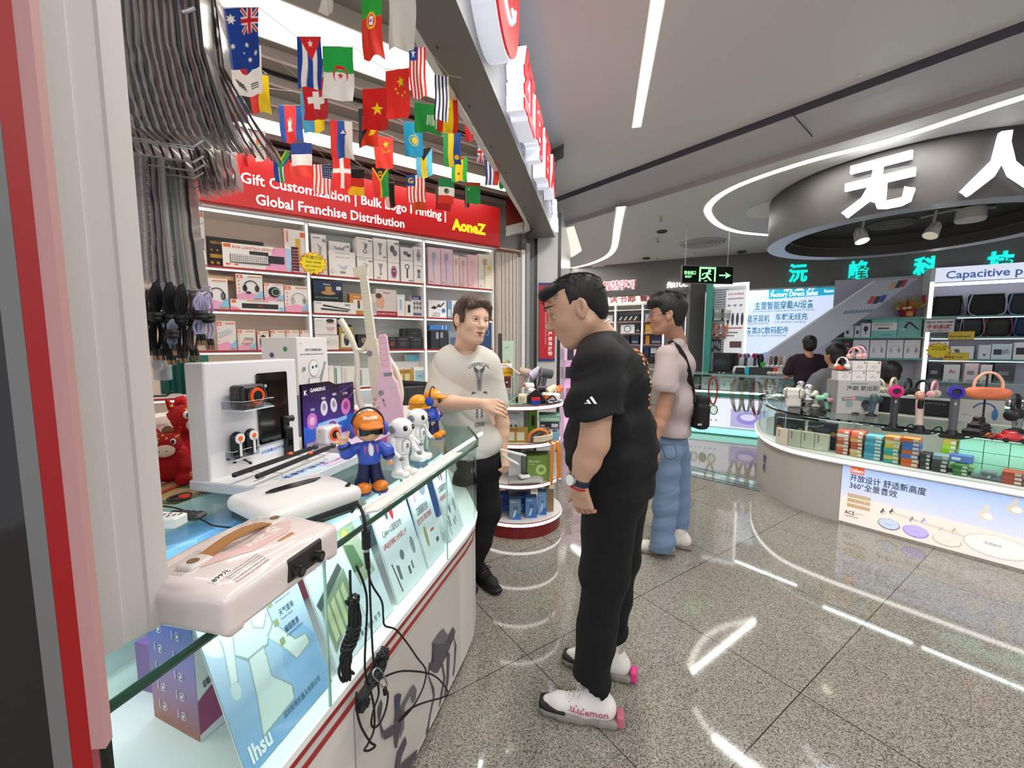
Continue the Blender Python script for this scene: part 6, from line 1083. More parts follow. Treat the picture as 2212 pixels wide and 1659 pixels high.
m.B('lettering',t)
c=LZ(722,955,TOP+.03);speaker('mini_speaker','white cube speaker with orange ring before the dark purple board','e9e6e4',tp(cw(c[0]-.06,c[1]-.01,TOP+.031)),CR-rad(8),1.0,True)
for i,(px,py,cc,l)in en(((745,935,'e8632c','orange gift box'),(765,925,'f0e6de','white and orange gift box'),(780,912,'ee7a3c','small orange topped box'))):
 c=LZ(px,py,TOP+.03);pbox('product_box',l+' on the purple stand base beside the white speaker','box',cw(c[0],c[1]+.06,TOP+.0315),.05,.06,.05,[('r',.1,.5,.9,.7,'f6f0ea')],cc,cc,rz=CR)
xa,za=LC(640,728,.95);xb=LC(706,732,.95)[0];
t=Th('robot_carton','tall white carton with a waving robot picture behind the dark purple board','box',tp(cw(xa,.95,.946)),CR);wd=xb-xa;hh=za-.946
m=MB();m.box((0,0,0),(wd,.22,hh),'ebe9e8',ch=.002);m.box((-.001,.0,0),(0,.22,hh*.42),'6f7fa0');prims(m,[('t','编程教育智慧机器人',.25,.86,.028,'555560'),('t','AI PROGRAMMING EDUCATIONAL ROBOT',.08,.82,.018,'55555f'),('e',.5,.68,.17,.09,'7a7c84'),('e',.5,.68,.16,.084,'f2f2f4'),('c',.46,.69,.035,'1f5c6c'),('c',.58,.7,.035,'1f5c6c'),('p',[(.32,.58),(.68,.58),(.72,.4),(.62,.34),(.38,.34),(.28,.42)],'84868e'),('p',[(.33,.575),(.67,.575),(.705,.4),(.61,.348),(.39,.348),(.295,.42)],'eeeef0'),('r',.42,.42,.6,.53,'cfd0d6'),('p',[(.66,.56),(.86,.72),(.88,.7),(.7,.5)],'9a9ca4'),('c',.87,.73,.035,'8a8c94'),('p',[(.3,.55),(.2,.4),(.26,.3),(.32,.42)],'b9bac0'),('p',[(.38,.34),(.48,.34),(.46,.2),(.34,.2)],'d9dade'),('p',[(.54,.34),(.62,.34),(.66,.22),(.55,.22)],'c9cad0'),('r',.12,.66,.2,.7,'8a8a90'),('r',0,0,.2,.3,'6f7fa0'),('t','PAPA',.04,.93,.015,'555560')],wd,hh,0)
m.T=R('Z',-90)@Tr(-.22,0,0);prims(m,[('c',.68,.88,.06,'3f9a6c'),('c',.68,.76,.06,'4a78c0'),('c',.68,.63,.06,'b04a5c'),('c',.3,.82,.06,'6f4a8c'),('c',.3,.7,.06,'3c5aa0')],.22,hh,0);m.B('carton',t)
def toy_robot(label,c,rz,k=1.0):
 t=Th('toy_robot',label,'toy robot',tp(c),rz);w_=M('eeedec',.25);g=M('8a8b90',.35)
 q=SD(.0028);q.ell((0,0,.165),(.037,.040,.033),.01);q.ell((.014,0,.163),(.028,.034,.028),.01);sj('head',[(q,w_)],t)
 for y in(-1,1):
  m=MB();m.ell((.036,y*.016,.168),(.007,.009,.010),M('0b0b0c',.1));m.ell((.042,y*.016-.001,.171),(.0015,.002,.002),M('fff',.2));m.B('eye',t,smooth=180);m=MB();m.cyl((.0,y*.036,.165),(.0,y*.044,.165),.014,.013,g,18);m.B('ear_disc',t,smooth=40)
 q=SD(.0028);q.ell((-.002,0,.105),(.031,.034,.034),.012);q.cap((0,0,.08),(0,0,.068),.026,.024,.01);q.rbox((-.032,0,.108),(.014,.022,.026),.008,.008);sj('torso',[(q,w_)],t)
 m=MB();m.tube([(.026+.004*cos(a)*0-.004*abs(sin(a)),.021*cos(a),.106+.024*sin(a))for a in[2*PI*i/20 for i in rn(20)]],.0011,g,5,closed=True);m.box((.0285,-.005,.1),(.0305,.005,.115),g);m.tube([(.0255*cos(a),.028*sin(a),.077)for a in[2*PI*i/20 for i in rn(20)]],.001,g,4,closed=True);m.B('trim_lines',t)
 for y in(-1,1):
  q=SD(.0028);q.ell((0,y*.038,.125),(.013,.012,.014),.006);q.cap((.002,y*.042,.12),(.012,y*.05,.092),.009,.009,.006);q.cap((.012,y*.05,.092),(.034,y*.046,.078),.009,.008,.006);a=sj('arm',[(q,w_)],t);m=MB();m.ell((.042,y*.043,.074),(.009,.009,.008),g);m.B('hand',a,smooth=180)
  q=SD(.0028);q.cap((-.002,y*.014,.065),(.0,y*.018,.026),.015,.014,.008);q.rbox((.014,y*.02,.012),(.032,.018,.012),.011,.008);q.clip=[((0,0,.001),(0,0,-1))];l=sj('leg',[(q,w_)],t);m=MB();m.ell((.03,y*.02,.0165),(.014,.012,.008),M('c4beba',.4));m.B('toe_cap',l,smooth=180)
 t.scale=(k,)*3;return t
r1=toy_robot('white toy robot with grey ear discs, nearer one beside the blue jacket figure',cw(*LZ(868,1027,TOP),TOP),rad(-28),1.02)
r2=toy_robot('white toy robot with grey ear discs, farther one behind its twin',cw(*LZ(903,992,TOP),TOP),rad(-20),1.02)
def toy_figure(label,c,rz,cap='d9781c',wave=True,k=1.0):
 t=Th('toy_figure',label,'toy figure',tp(c),rz);bl,nv,sk,og=M('3352b8',.35),M('141d4a',.45),M('e3b48c',.4),M(cap,.3)
 q=SD(.003);q.ell((.002,0,.178),(.034,.036,.032),.012);sj('head',[(q,sk)],t)
 q=SD(.003);q.ell((-.003,0,.200),(.041,.043,.034),.008);q.cap((.04,-.02,.196),(.04,.02,.196),.0105,.0105,.016,((0,0,1),.45));q.cap((.054,-.014,.194),(.054,.014,.194),.010,.010,.016,((0,0,1),.45));q.rbox((-.0,0,.172),(.06,.06,.014),.004,.004,None,'d');cp=sj('cap',[(q,og)],t)
 Wp=Wrap(cp,frame((.06,.0,.215),(0,1,0),(0,0,1)),.0006);Wp.text('Mattina',.013,M('f6ece0'),0,0,.02);Wp.B('script',cp)
 m=MB();m.T=Tr(.03,0,.183);n=14;A=[rad(-62+124*i/n)for i in rn(n+1)]
 for i in rn(n):a,b=A[i],A[i+1];m.poly([(.010*cos(a),.037*sin(a),-.013+.004*(abs(i-n/2)<1.5)),(.010*cos(b),.037*sin(b),-.013+.004*(abs(i+1-n/2)<1.5)),(.010*cos(b),.037*sin(b),.009),(.010*cos(a),.037*sin(a),.009)],M('060607',.05));m.poly([(.010*cos(a)-.008,.037*sin(a),.009),(.010*cos(a),.037*sin(a),.009),(.010*cos(b),.037*sin(b),.009),(.010*cos(b)-.008,.037*sin(b),.009)],M('060607',.05))
 m.B('visor',t,smooth=60)
 hpn=MB();hpn.tube([(-.004,.047*cos(a),.188+.056*sin(a))for a in[PI*i/16 for i in rn(17)]],.0032,M('26201e',.4),8);hb=hpn.B('headband',t,smooth=180)
 for y in(-1,1):
  m=MB();m.T=Tr(-.004,y*.036,.180)@R('X',-90*y);m.lathe([(.017,0),(.019,.003),(.017,.007)],M('f06a78',.4),20);m.lathe([(.017,.006),(.022,.008),(.022,.014),(.015,.02),(0,.021)],bl,20);m.B('ear_cup',t,smooth=40)
 q=SD(.003);q.ell((0,0,.118),(.026,.034,.032),.01);q.cap((0,0,.1),(0,0,.09),.03,.031,.01);q.rbox((0,0,.07),(.06,.06,.012),.002,.004,None,'d');q.rbox((-.034,0,.115),(.014,.026,.022),.008,.006);jk=sj('jacket',[(q,bl)],t)
 m=MB();m.poly([(.0275,-.010,.084),(.0305,.010,.084),(.0295,.012,.14),(.0265,-.012,.14)],M('e9e6ea',.6));
 q2=SD(.003);q2.ell((.008,0,.114),(.0225,.014,.032),.004);sj('shirt',[(q2,M('e9e6ea',.6))],t)
 m=MB()
 for y in(-1,1):m.box((.0255,y*.017-.0012,.118),(.030,y*.017+.0012,.138),'f06a78')
 m.B('zip',jk)
 for y in(-1,1):
  q=SD(.003);a=sh=(0,y*.03,.132)
  if wave and y<0:el=(.006,-.062,.122);hn=(.012,-.072,.150)
  else:el=(.004,y*.052,.112);hn=(.010,y*.056,.092)
  q.cap(sh,el,.014,.018,.008);q.cap(el,tp(V3(el).lerp(V3(hn),.55)),.019,.018,.006);sl=sj('sleeve',[(q,bl)],t);d_=V3(hn)-V3(el);h0=V3(hn)
  m=MB();c1=V3(el).lerp(h0,.62);m.cyl(tp(c1),tp(c1+d_.normalized()*.007),.0185,.0175,nv,18);m.B('cuff',sl,smooth=40)
  q=SD(.0022);q.cap(tp(c1),tp(h0),.009,.009,.004)
  if wave and y<0:
   q.ell(tp(h0+V3((0,0,.008))),(.009,.013,.011),.004)
   for(dy,dz,L)in((-.010,.015,.016),(.011,.015,.016)):q.cap(tp(h0+V3((0,dy*.8,.010))),tp(h0+V3((0,dy*1.4,dz+L))),.0048,.0042,.003)
   for dy in(-.003,.004):q.cap(tp(h0+V3((.004,dy,.014))),tp(h0+V3((.009,dy,.017))),.0045,.0042,.002)
   q.cap(tp(h0+V3((.002,-.010,.004))),tp(h0+V3((.006,-.024,.008))),.0045,.004,.003)
  else:
   for dy in(-.006,-.002,.002,.006):q.cap(tp(h0+V3((0,dy,-.004))),tp(h0+V3((.002,dy*1.2,-.020))),.0036,.0032,.0015)
   q.cap(tp(h0+V3((.006,0,-.002))),tp(h0+V3((.012,0,-.012))),.004,.0035,.002)
  sj('hand',[(q,sk)],t)
  q=SD(.003);q.cap((0,y*.014,.08),(.0,y*.019,.04),.017,.0175,.006);q.cap((0,y*.019,.04),(-.002,y*.022,.027),.0175,.0215,.006);sj('trouser_leg',[(q,nv)],t)
  q=SD(.003);q.ell((.012,y*.024,.014),(.034,.021,.015),.008);q.ell((.028,y*.024,.016),(.02,.02,.016),.008);q.clip=[((0,0,.003),(0,0,-1))];s=sj('shoe',[(q,og)],t);m=MB();m.lathe([(1,0),(1,.004)],M('4a5a9a'),20,T=Tr(.014,y*.024,0)@Matrix.Diagonal((.037,.0225,1,1)));m.B('sole',s)
  m=MB()
  for i in rn(3):m.tube([(.016+.007*i,y*.024-.008,.028-.001*i),(.017+.007*i,y*.024,.031-.001*i),(.016+.007*i,y*.024+.008,.028-.001*i)],.0013,M('f4efe8',.6),5)
  m.B('laces',s)
 t.scale=(k,)*3;return t
toy_figure('toy figure in orange cap, visor and blue jacket raising a hand, nearest one',cw(*LZ(800,1058,TOP),TOP),rad(-58),'d97a1c',True,1.06)
toy_figure('toy figure in orange cap and blue jacket seen sideways, beside the seller',cw(*LZ(938,945,TOP),TOP),rad(-8),'ee961c',False,1.02)
t=Th('hard_hat','round yellow-orange helmet toy head beside the farther capped figure','helmet',tp(atY(905,905,2.15)-V3((0,0,0))),rad(-60));zt=atZ(905,905,0)
m=MB();m.T=Tr(0,0,.035);m.ell((0,0,.045),(.052,.052,.05),M('f0a61c',.3));m.lathe([(.05,.03),(.057,.026),(.054,.02),(.045,.02)],M('f0a61c',.3),24);m.B('shell',t,smooth=180);m=MB();m.T=Tr(0,0,.035);m.tube([(.0525*cos(a),.0525*sin(a),.05)for a in[2*PI*i/24 for i in rn(24)]],.001,M('5c3c10'),4,closed=True);m.lathe([(.02,-.03),(.03,0),(.045,.02)],M('26262a'),16);m.B('liner',t)
t=Th('office_chair','black office chair back behind the counter end between guitars and seller','chair',tp(cw(2.82,1.0)),rad(150));q=SD(.008);q.rbox((0,0,.95),(.22,.03,.16),.03,.01);q.rbox((0,0,.95),(.18,.06,.125),.03,.01,None,'d');sj('back_frame',[(q,M('121214'))],t);m=MB();m.box((-.19,-.004,.82),(.19,.004,1.08),M('2a2a2e',.8,alpha=.75));m.B('mesh_back',t);m=MB();m.box((-.22,-.42,.44),(.22,.02,.50),M('151517',.8),ch=.02);m.B('seat',t);m=MB();m.cyl((0,-.2,.08),(0,-.2,.44),.03,.03,M('222',.4),12);m.box((-.02,-.01,.48),(.02,.02,.85),'151517')
for i in rn(5):a=2*PI*i/5;m.cyl((0,-.2,.09),(.26*cos(a),-.2+.26*sin(a),.05),.018,.014,M('222',.4),8);m.ell((.26*cos(a),-.2+.26*sin(a),.028),(.028,.028,.028),M('111',.4),10)
m.B('swivel_base',t)
def guitar(label,basepx,toppx,Y,col_,wide,kind):
 b=atY(*basepx,Y);a=atY(*toppx,Y);t=Th('smart_guitar',label,'guitar',tp(b),0);d=(a-b);L=d.length;F0_=frame((0,0,0),d.cross(V3((0,1,0))),d);F0_=F0_ if(F0_@V3((0,0,1)))[1]<0 else frame((0,0,0),-d.cross(V3((0,1,0))),d)
 m_=M(col_,.35);gr=M('b9b3ac' if kind else 'cfa2b4',.4);m=MB();m.T=F0_
 if kind:
  m.prism([(-.03,.0),(.035,0),(.028,L*.54),(-.024,L*.54)],-.02,.02,m_);m.B('body_core',t,bevel=.004)
  m=MB();m.T=F0_;nw=.021;m.prism([(-nw,L*.5),(nw,L*.5),(nw*.85,L*.94),(-nw*.85,L*.94)],-.012,.012,m_)
  for i in rn(17):m.box((-nw*.8,L*(.55+.023*i),.0122),(nw*.8,L*(.5515+.023*i),.0126),gr)
  m.B('neck',t,bevel=.002);m=MB();m.T=F0_;m.prism([(-.04,L*.93),(.02,L*.94),(.028,L*.985),(.008,L),(-.045,L*.985)],-.014,.014,m_);m.B('headstock',t,bevel=.003)
  m=MB();m.T=F0_;wc=M('ece6d6',.35);m.tube([(-.03,.02,0),(-.085,.07,0),(-.10,.18,0),(-.085,.30,0),(-.085,.37,0),(-.10,.43,0),(-.125,.49,0),(-.14,.52,0)],lambda u:.012+.010*abs(u-.5),wc,10,sm=6);m.tube([(.03,.02,0),(.09,.06,0),(.115,.14,0),(.105,.24,0),(.075,.31,0),(.055,.36,0)],lambda u:.012,wc,10,sm=6);m.tube([(-.085,.37,0),(-.05,.365,0),(-.02,.40,0),(0,.42,0)],.012,wc,10,sm=4);m.B('body_frame',t,smooth=180)
  m=MB();m.T=F0_;m.lathe([(.014,0),(.014,.006),(0,.006)],M('8a8a8a',.3),16,T=Tr(-.012,.345,.02));m.B('dial',t)
 else:
  P=[(-.048,0),(.052,0),(.055,.12),(.045,.19),(.03,.215),(.024,.25),(-.022,.25),(-.035,.22),(-.046,.19),(-.052,.1)];m.prism(P,-.02,.02,m_);m.B('body_core',t,bevel=.006)
  m=MB();m.T=F0_;m.prism([(-.022,.24),(.024,.24),(.019,L*.97),(.01,L),(-.01,L),(-.018,L*.97)],-.012,.012,m_)
  for i in rn(9):m.box((-.012,.27+.026*i,.0122),(.02,.2715+.026*i,.0127),gr);m.ell((-.017,.28+.026*i,.012),(.0022,.0022,.001),M('c43a54',.4),8)
  m.B('neck',t,bevel=.003);m=MB();m.T=F0_;m.box((-.008,.225,.0205),(.03,.24,.022),'8a8f94');m.lathe([(.011,0),(.011,.004),(0,.004)],M('d9c8d0',.3),16,T=Tr(.03,.18,.02));m.text('MUSE',.016,M('8c6476'),Tr(-.03,.12,.0206)@R('Z',-80),.01);m.lathe([(.012,0),(.012,.003),(0,.003)],M('8a8a8a',.3),16,T=Tr(-.03,.15,.02));m.B('controls',t)
 return t
guitar('tall cream smart guitar with open frame body standing behind the toys',(825,912),(783,574),2.05,'e6dfc8',1,1)
guitar('pink smart guitar with slim neck leaning before the cream one',(848,915),(826,722),1.92,'ecc0d2',0,0)
t=Th('charm','red and white strap charm hanging from the pink guitar','charm',tp(atY(812,872,1.9)));m=MB()
for i in rn(7):m.tube([(.006*cos(a)+.01*sin(i),-.004,.01*i-.04+.006*sin(a))for a in[2*PI*k/8 for k in rn(8)]],.0018,M('e8e0e0' if i%2 else 'd43c50',.4),5,closed=True)
m.B('beads',t)
def cleaner_case():
 A,B_,C_=LZ(372,1325,TOP),LZ(524,1392,TOP),LZ(772,1206,TOP);x0,x1=B_[0],C_[0];y0=-.045;y1=.155;cx,cy=(x0+x1)/2,(y0+y1)/2;hx,hy=(x1-x0)/2,(y1-y0)/2
 t=Th('cleaning_robot','large glossy pale pink cleaning robot case with tan strap handle on the near counter end','appliance',tp(cw(cx,cy,TOP)),CR+rad(2))
 q=SD(.0032);q.rbox((0,0,.034),(hx+.006,hy+.004,.034),.012,.004);q.rbox((0,0,.050),(hx*.95,hy*.92,.024),.018,.02);q.ell((0,.0,.066),(hx*.82,hy*.74,.018),.03)
 q.ell((.0,.012,.092),(.055,.03,.014),.01,None,'d');q.clip=[((0,0,.006),(0,0,-1))];bd=sj('body',[(q,M('e2d6d2',.16,coat=.6))],t)
 m=MB();n=40
 m.prism([(hx*.97*math.copysign(abs(cos(a))**.35,cos(a)),hy*.95*math.copysign(abs(sin(a))**.35,sin(a)))for a in[2*PI*i/n for i in rn(n)]],.0005,.012,M('cdbdb6',.35));m.B('lower_rim',t)
 W_=Wrap(bd,frame((0,0,.12),(1,0,0),(0,1,0)),.0008);pk=M('dfbfba',.2,coat=.5)
 W_.poly([(-hx*.72,-.01),(-.03,-.052),(.05,-.055),(.10,-.02),(.095,.03),(.06,.012),(.0,-.012),(-.05,-.018),(-hx*.6,.012)],pk,6)
 for i,(tx,x,y,s)in en((('ﾐﾓ',.03,-.035,.03),('花灵',.035,-.015,.022),('浮洗',-.01,-.035,.014))):W_.text(('窗宝','花灵','浮洗')[i],s,M('f4efec',.4),x,y,.02,align='CENTER')
 for j,(x,y,n_)in en(((-.07,-.066,5),(-.085,.045,8))):
  for i in rn(n_):W_.text('Please read the user manual carefully',.0045,M('55484a',.6),x,y-.006*i,0)
 W_.poly([(-.118,-.05),(-.085,-.05),(-.085,-.066),(-.118,-.066)],M('efe9e6'));W_.o=.0014;W_.text('899元',.012,M('2a2426',.6),-.102,-.062,.01);W_.B('print',bd)
 zt=.082;a=(-.085,.012);b=(.085,.012);tn=M('a6743f',.55,bump=.2,scale=200)
 for s_,p in((-1,a),(1,b)):
  q=SD(.0025);q.rbox((p[0],p[1],zt-.001),(.024,.018,.009),.008,.006);h_=sj('handle_mount',[(q,M('cfc9c6',.3))],t);m=MB();m.lathe([(.009,0),(.009,.0015),(.005,.0018),(0,.001)],M('7a5a3c',.4),20,T=Tr(p[0]-s_*-.004,p[1],zt+.0075));m.B('rivet',h_)
 m=MB();m.ribbon([(a[0]+.012,a[1],zt+.004),(-.05,.012,zt+.010),(-.02,.012,zt+.015),(.02,.012,zt+.015),(.05,.012,zt+.010),(b[0]-.012,b[1],zt+.004)],(0,.026,0),tn,.0035);m.B('strap',t,smooth=40)
 y_=-hy;m=MB();bk=M('2a2826',.3);m.prism([(-.045,-.012),(.052,-.012),(.052,.012),(.03,.034),(-.028,.034),(-.045,.012)],-.0,.008,bk,T=Tr(.03,y_+.032,.070)@R('X',14));m.box((-.015,y_-.007,.018),(.082,y_+.03,.064),bk,ch=.004)
 o=m.B('clasp',t,bevel=.002);m=MB();m.cyl((.012,y_+.036,.0755),(.05,y_+.036,.0755),.009,.009,M('b07a44',.4),14);m.B('tan_button',o,smooth=40)
 for x in(.008,.062):m=MB();m.cyl((x,y_-.006,.034),(x,y_-.018,.034),.013,.011,M('151413',.25),20);m.cyl((x,y_-.018,.034),(x,y_-.020,.034),.006,.006,M('3a3836',.3),14);m.B('knob',o,smooth=40)
 for sx in(-1,1):q=SD(.0025);q.rbox((sx*(hx-.014),-hy+.008,.010),(.015,.012,.010),.006,.004);sj('bumper',[(q,M('d6c2bb',.3))],t)
 return t
cleaner_case()
def cleaner2():
 c=LZ(662,1124,TOP);t=Th('cleaning_robot','white oval-cornered window cleaning robot with black grip lens behind the pink case','appliance',tp(cw(c[0]+.02,c[1]+.045,TOP)),CR-rad(20))
 q=SD(.0035);q.rbox((0,0,.048),(.125,.115,.022),.02,.01);q.ell((0,0,.06),(.11,.10,.022),.02);sj('shell',[(q,M('e6e3e0',.3))],t)
 q=SD(.0035);q.rbox((0,0,.02),(.118,.108,.016),.014,.01);sj('skirt',[(q,M('2b2d30'))],t);m=MB();m.box((-.11,-.10,0),(.11,.10,.008),M('4a4540',.95,bump=.8,scale=300),ch=.004);m.B('cloth_pad',t)
 m=MB();P=[(-.07,-.004),(-.05,-.016),(0,-.024),(.05,-.02),(.078,-.004),(.05,.006),(0,.010),(-.05,.006)];m.prism(P,0,.0035,M('17181a',.2),T=Tr(-.005,.01,.0815));m.B('grip_lens',t,bevel=.001)
 m=MB();m.box((-.075,.05,.0735),(-.045,.054,.075),'6a6a6a');m.B('slot',t);m=MB();m.cyl((.09,-.085,.068),(.098,-.09,.078),.005,.005,M('151515',.4),10);m.B('port',t);return t
cleaner2()
KB=M('060606',.6)
def cab(name,label,pix,y,r,cat='cable',sm=4,mat=KB,clip=False):
 P=[]
 for i,q in en(pix):
  yy=y[i]if isinstance(y,(list,tp))else y;x,z_=LC(q[0],q[1],yy);P.append((x,yy,z_))
 m=MB();m.T=Tc;m.tube(P,r,mat,8,sm=sm);return tag(m.B(name,smooth=180),label,cat)
cab('power_cable','black power cable dropping from the plug, bending right across the red stripes',[(795,1225),(797,1245),(806,1268),(825,1300),(828,1335),(832,1352),(855,1360),(880,1390),(902,1422),(920,1448),(914,1485),(893,1525),(870,1552),(861,1558),(868,1548),(893,1525)],[-.03]*16,.0026)
cab('power_cable','black cable hanging straight down through the silver clip',[(797,1225),(800,1300),(806,1420),(815,1470),(818,1500),(808,1530),(802,1560),(808,1572),(822,1560),(834,1530),(838,1500),(832,1488)],-.032,.0028)
cab('power_cable','black cable hanging lowest with a pointed bottom loop',[(769,1222),(786,1262),(793,1310),(788,1440),(800,1490),(808,1530),(808,1575),(796,1605),(787,1620),(798,1621),(811,1611),(800,1603),(780,1570),(770,1530),(770,1495)],-.034,.0028)
cab('power_cable','black cable making a wide flat loop over the robot pictures',[(800,1478),(830,1462),(865,1450),(905,1451),(935,1458),(955,1475),(968,1497),(955,1507),(925,1515),(895,1526),(875,1540)],-.03,.0028)
cab('power_cable','short black cord pair leading to the upper tied bundle',[(756,1232),(757,1270),(758,1300)],-.034,.003)
cab('power_cable','black cord running along the back of the pink case',[(652,1128),(665,1122),(690,1128),(705,1138),(722,1145),(700,1136),(675,1126),(660,1130)],[.12,.13,.12,.1,.06,.09,.12,.12],.0035)
a_=(LZ(340,1092,TOP+.004),LZ(390,1100,TOP+.004),LZ(440,1125,TOP+.004),LZ(465,1136,TOP+.004),LZ(530,1142,TOP+.004));m=MB();m.T=Tc;m.tube([(x,y,TOP+.004)for x,y in a_],.0022,KB,8,sm=5);tag(m.B('charging_cable',smooth=180),'thin black cable lying over the glass top behind the pink case','cable')
t=Th('cable_plug','thick black cable connector hanging in front of the glass edge','plug',(0,0,0));m=MB();m.T=Tc
g=lambda px,py,y:(lambda q:(q[0],y,q[1]))(LC(px,py,y))
m.cyl(g(790,1148,-.03),g(791,1184,-.03),.0105,.0105,KB,16);m.cyl(g(791,1190,-.03),g(795,1228,-.03),.0075,.006,M('0d0d0e'),14);m.B('housing',t,smooth=40);m=MB();m.T=Tc;m.cyl(g(791,1184,-.03),g(791,1191,-.03),.0085,.0085,M('b9b9bc',.25,.9),14);m.B('metal_collar',t,smooth=40)
m=MB();m.T=Tc;m.tube([g(760,1106,.04),g(768,1090,.02),g(778,1096,-.0),g(786,1118,-.024),g(790,1150,-.03)],.0042,KB,8,sm=5);m.B('lead',t,smooth=180)
def bundle(name,label,ctr,y,turns,r0,r1,seed,cr=.0022):
 rd=random.Random(seed);C_=[V3(g(px,py,y))for px,py in ctr];m=MB();m.T=Tc
 for k in rn(turns):
  P=[];n=len(C_)
  for i,c in en(C_):f_=i/(n-1);rr=r0+(r1-r0)*f_;P.append(c+V3((rd.uniform(-rr,rr),rd.uniform(-rr*.7,rr*.5),rd.uniform(-.004,.004))))
  Q=P+[p+V3((rd.uniform(-.006,.006),.004,0))for p in P[::-1]];m.tube([tp(p)for p in Q],cr,KB,6,sm=3,closed=True)
 for f_ in(.3,.36,.42,.48,.54):
  i=f_*(len(C_)-1);c=C_[int(i)].lerp(C_[min(int(i)+1,len(C_)-1)],i-int(i));rr=(r0+r1)/2*1.15;m.tube([(c[0]+rr*cos(a),c[1]+rr*.8*sin(a),c[2]+.002*sin(a))for a in[2*PI*q/12 for q in rn(12)]],cr,KB,6,closed=True)
 return tag(m.B(name,smooth=180),label,'cable')
bundle('cable_bundle','tied bundle of black braided cord hanging before the house poster',[(764,1296),(768,1335),(762,1370),(750,1405),(745,1432),(752,1458)],-.04,26,.017,.012,3,.0032)
bundle('cable_bundle','thick tangled knot of black cable on the red stripes',[(826,1412),(822,1432),(815,1450),(800,1480),(786,1505),(784,1522)],-.034,34,.018,.017,5,.003)
m=MB();m.T=Tc;m.tube([g(763,1290,-.046),g(776,1302,-.05),(g(790,1332,-.05)),g(779,1308,-.051),g(766,1294,-.047)],.0011,M('e6e2e0',.4),6,sm=4);tag(m.B('twist_tie',smooth=180),'white twist tie around the upper cable bundle','tie')
t=Th('carabiner','silver snap hook clipped to the lower cable knot','clip',(0,0,0));m=MB();m.T=Tc;m.tube([g(808,1448,-.05),g(816,1443,-.05),g(825,1452,-.05),g(836,1478,-.05),g(830,1487,-.05),g(818,1474,-.05),g(806,1460,-.05)],.0022,M('d0d0d2',.2,1),8,sm=4,closed=True);m.B('hook',t,smooth=180);m=MB();m.T=Tc;m.cyl(g(831,1486,-.05),g(832,1500,-.05),.006,.005,KB,10);m.B('strap_end',t)
def plush(label,c,rz,k,lying):
 t=Th('plush_horse',label,'plush toy',tp(c),rz);rd_=M('b8141a',.95,bump=.8,scale=120);br=M('6d3a22',.95,bump=.8,scale=120);cr=M('ecd8c2',.9,bump=.5,scale=150)
 q=SD(.005);q.ell((0,0,.07),(.065,.06,.07),.02)
 for y in(-1,1):q.cap((.03,y*.04,.04),(.09,y*.055,.025),.025,.026,.015);q.cap((.02,y*.05,.1),(.07,y*.06,.07),.02,.02,.015)
 sj('body',[(q,rd_)],t);q=SD(.005);q.ell((.03,0,.165),(.05,.048,.05),.015)
 for y in(-1,1):q.cap((.0,y*.03,.2),(-.005,y*.04,.228),.012,.006,.008)
 h=sj('head',[(q,rd_)],t);q=SD(.005);q.ell((.075,0,.148),(.03,.034,.026),.01);sj('muzzle',[(q,cr)],t)
 q=SD(.005);q.cap((.0,0,.215),(-.04,0,.17),.016,.02,.01);q.cap((.03,0,.212),(.0,0,.22),.014,.018,.01);q.fx=lambda X,Y,Z:.003*np.sin(X*200)*np.sin(Y*180+Z*150);sj('mane',[(q,br if lying else M('c81a20',.95,bump=.8,scale=120))],t)
 for y in(-1,1):
  m=MB();m.ell((.066,y*.027,.182),(.010,.010,.013),M('f4f0ee',.3));m.ell((.073,y*.027,.182),(.006,.006,.009),M('0c0a0a',.1));m.B('eye',t,smooth=180);m=MB();m.ell((.103,y*.012,.152),(.003,.003,.002),M('5c3a30'),8);m.B('nostril',t)
 Wp=Wrap(h,frame((.1,0,.18),(0,1,0),(0,0,1)),.001);Wp2=Wrap(bpy.data.objects[h.name],frame((.1,0,.2),(0,1,0),(0,0,1)),.001)
 for i in rn(6):Wp.poly(star(-.035+.014*i,.03-.012*(i%2),.006,5,.5),M('d9b04a',.6),2)
 Wp.B('pattern',h);t.scale=(k,)*3;return t
pc=cw(*LZ(352,1042,.946),.946);plush('small red plush horse with brown mane lying in front of the bigger one',tp(atZ(372,1040,.946)),rad(-62),.82,True)
plush('larger red patterned plush horse sitting behind, facing right',tp(atZ(402,1005,.946)+V3((.0,.0,.0))),rad(-20),1.15,False)
t=Th('remote_control','black remote control with oval keys on the glass top beside the post','remote',tp(cw(*LZ(400,1120,TOP),TOP)),CR+rad(100));m=MB();m.box((-.05,-.02,0),(.05,.02,.016),M('2f3033',.4),ch=.006);m.B('shell',t);m=MB()
for i in rn(4):
 for j in rn(3):m.ell((-.034+.018*i,-.011+.011*j,.0165),(.006,.0035,.0015),M('1a1a1c',.3),10)
m.ell((.03,0,.0165),(.012,.011,.002),M('1d1d1f',.3));m.B('keys',t)
t=Th('white_gadget','white boxy gadget with black key marks beside the black remote','gadget',tp(cw(*LZ(362,1135,TOP),TOP)),CR+rad(100));m=MB();m.box((-.04,-.02,0),(.04,.022,.028),M('e8e6e4',.35),ch=.004);m.B('shell',t);m=MB()
for i in rn(7):m.box((-.032+.009*i,-.012+.008*(i%3),.0282),(-.028+.009*i,-.002+.008*(i%3),.029),'161617')
m.B('marks',t)
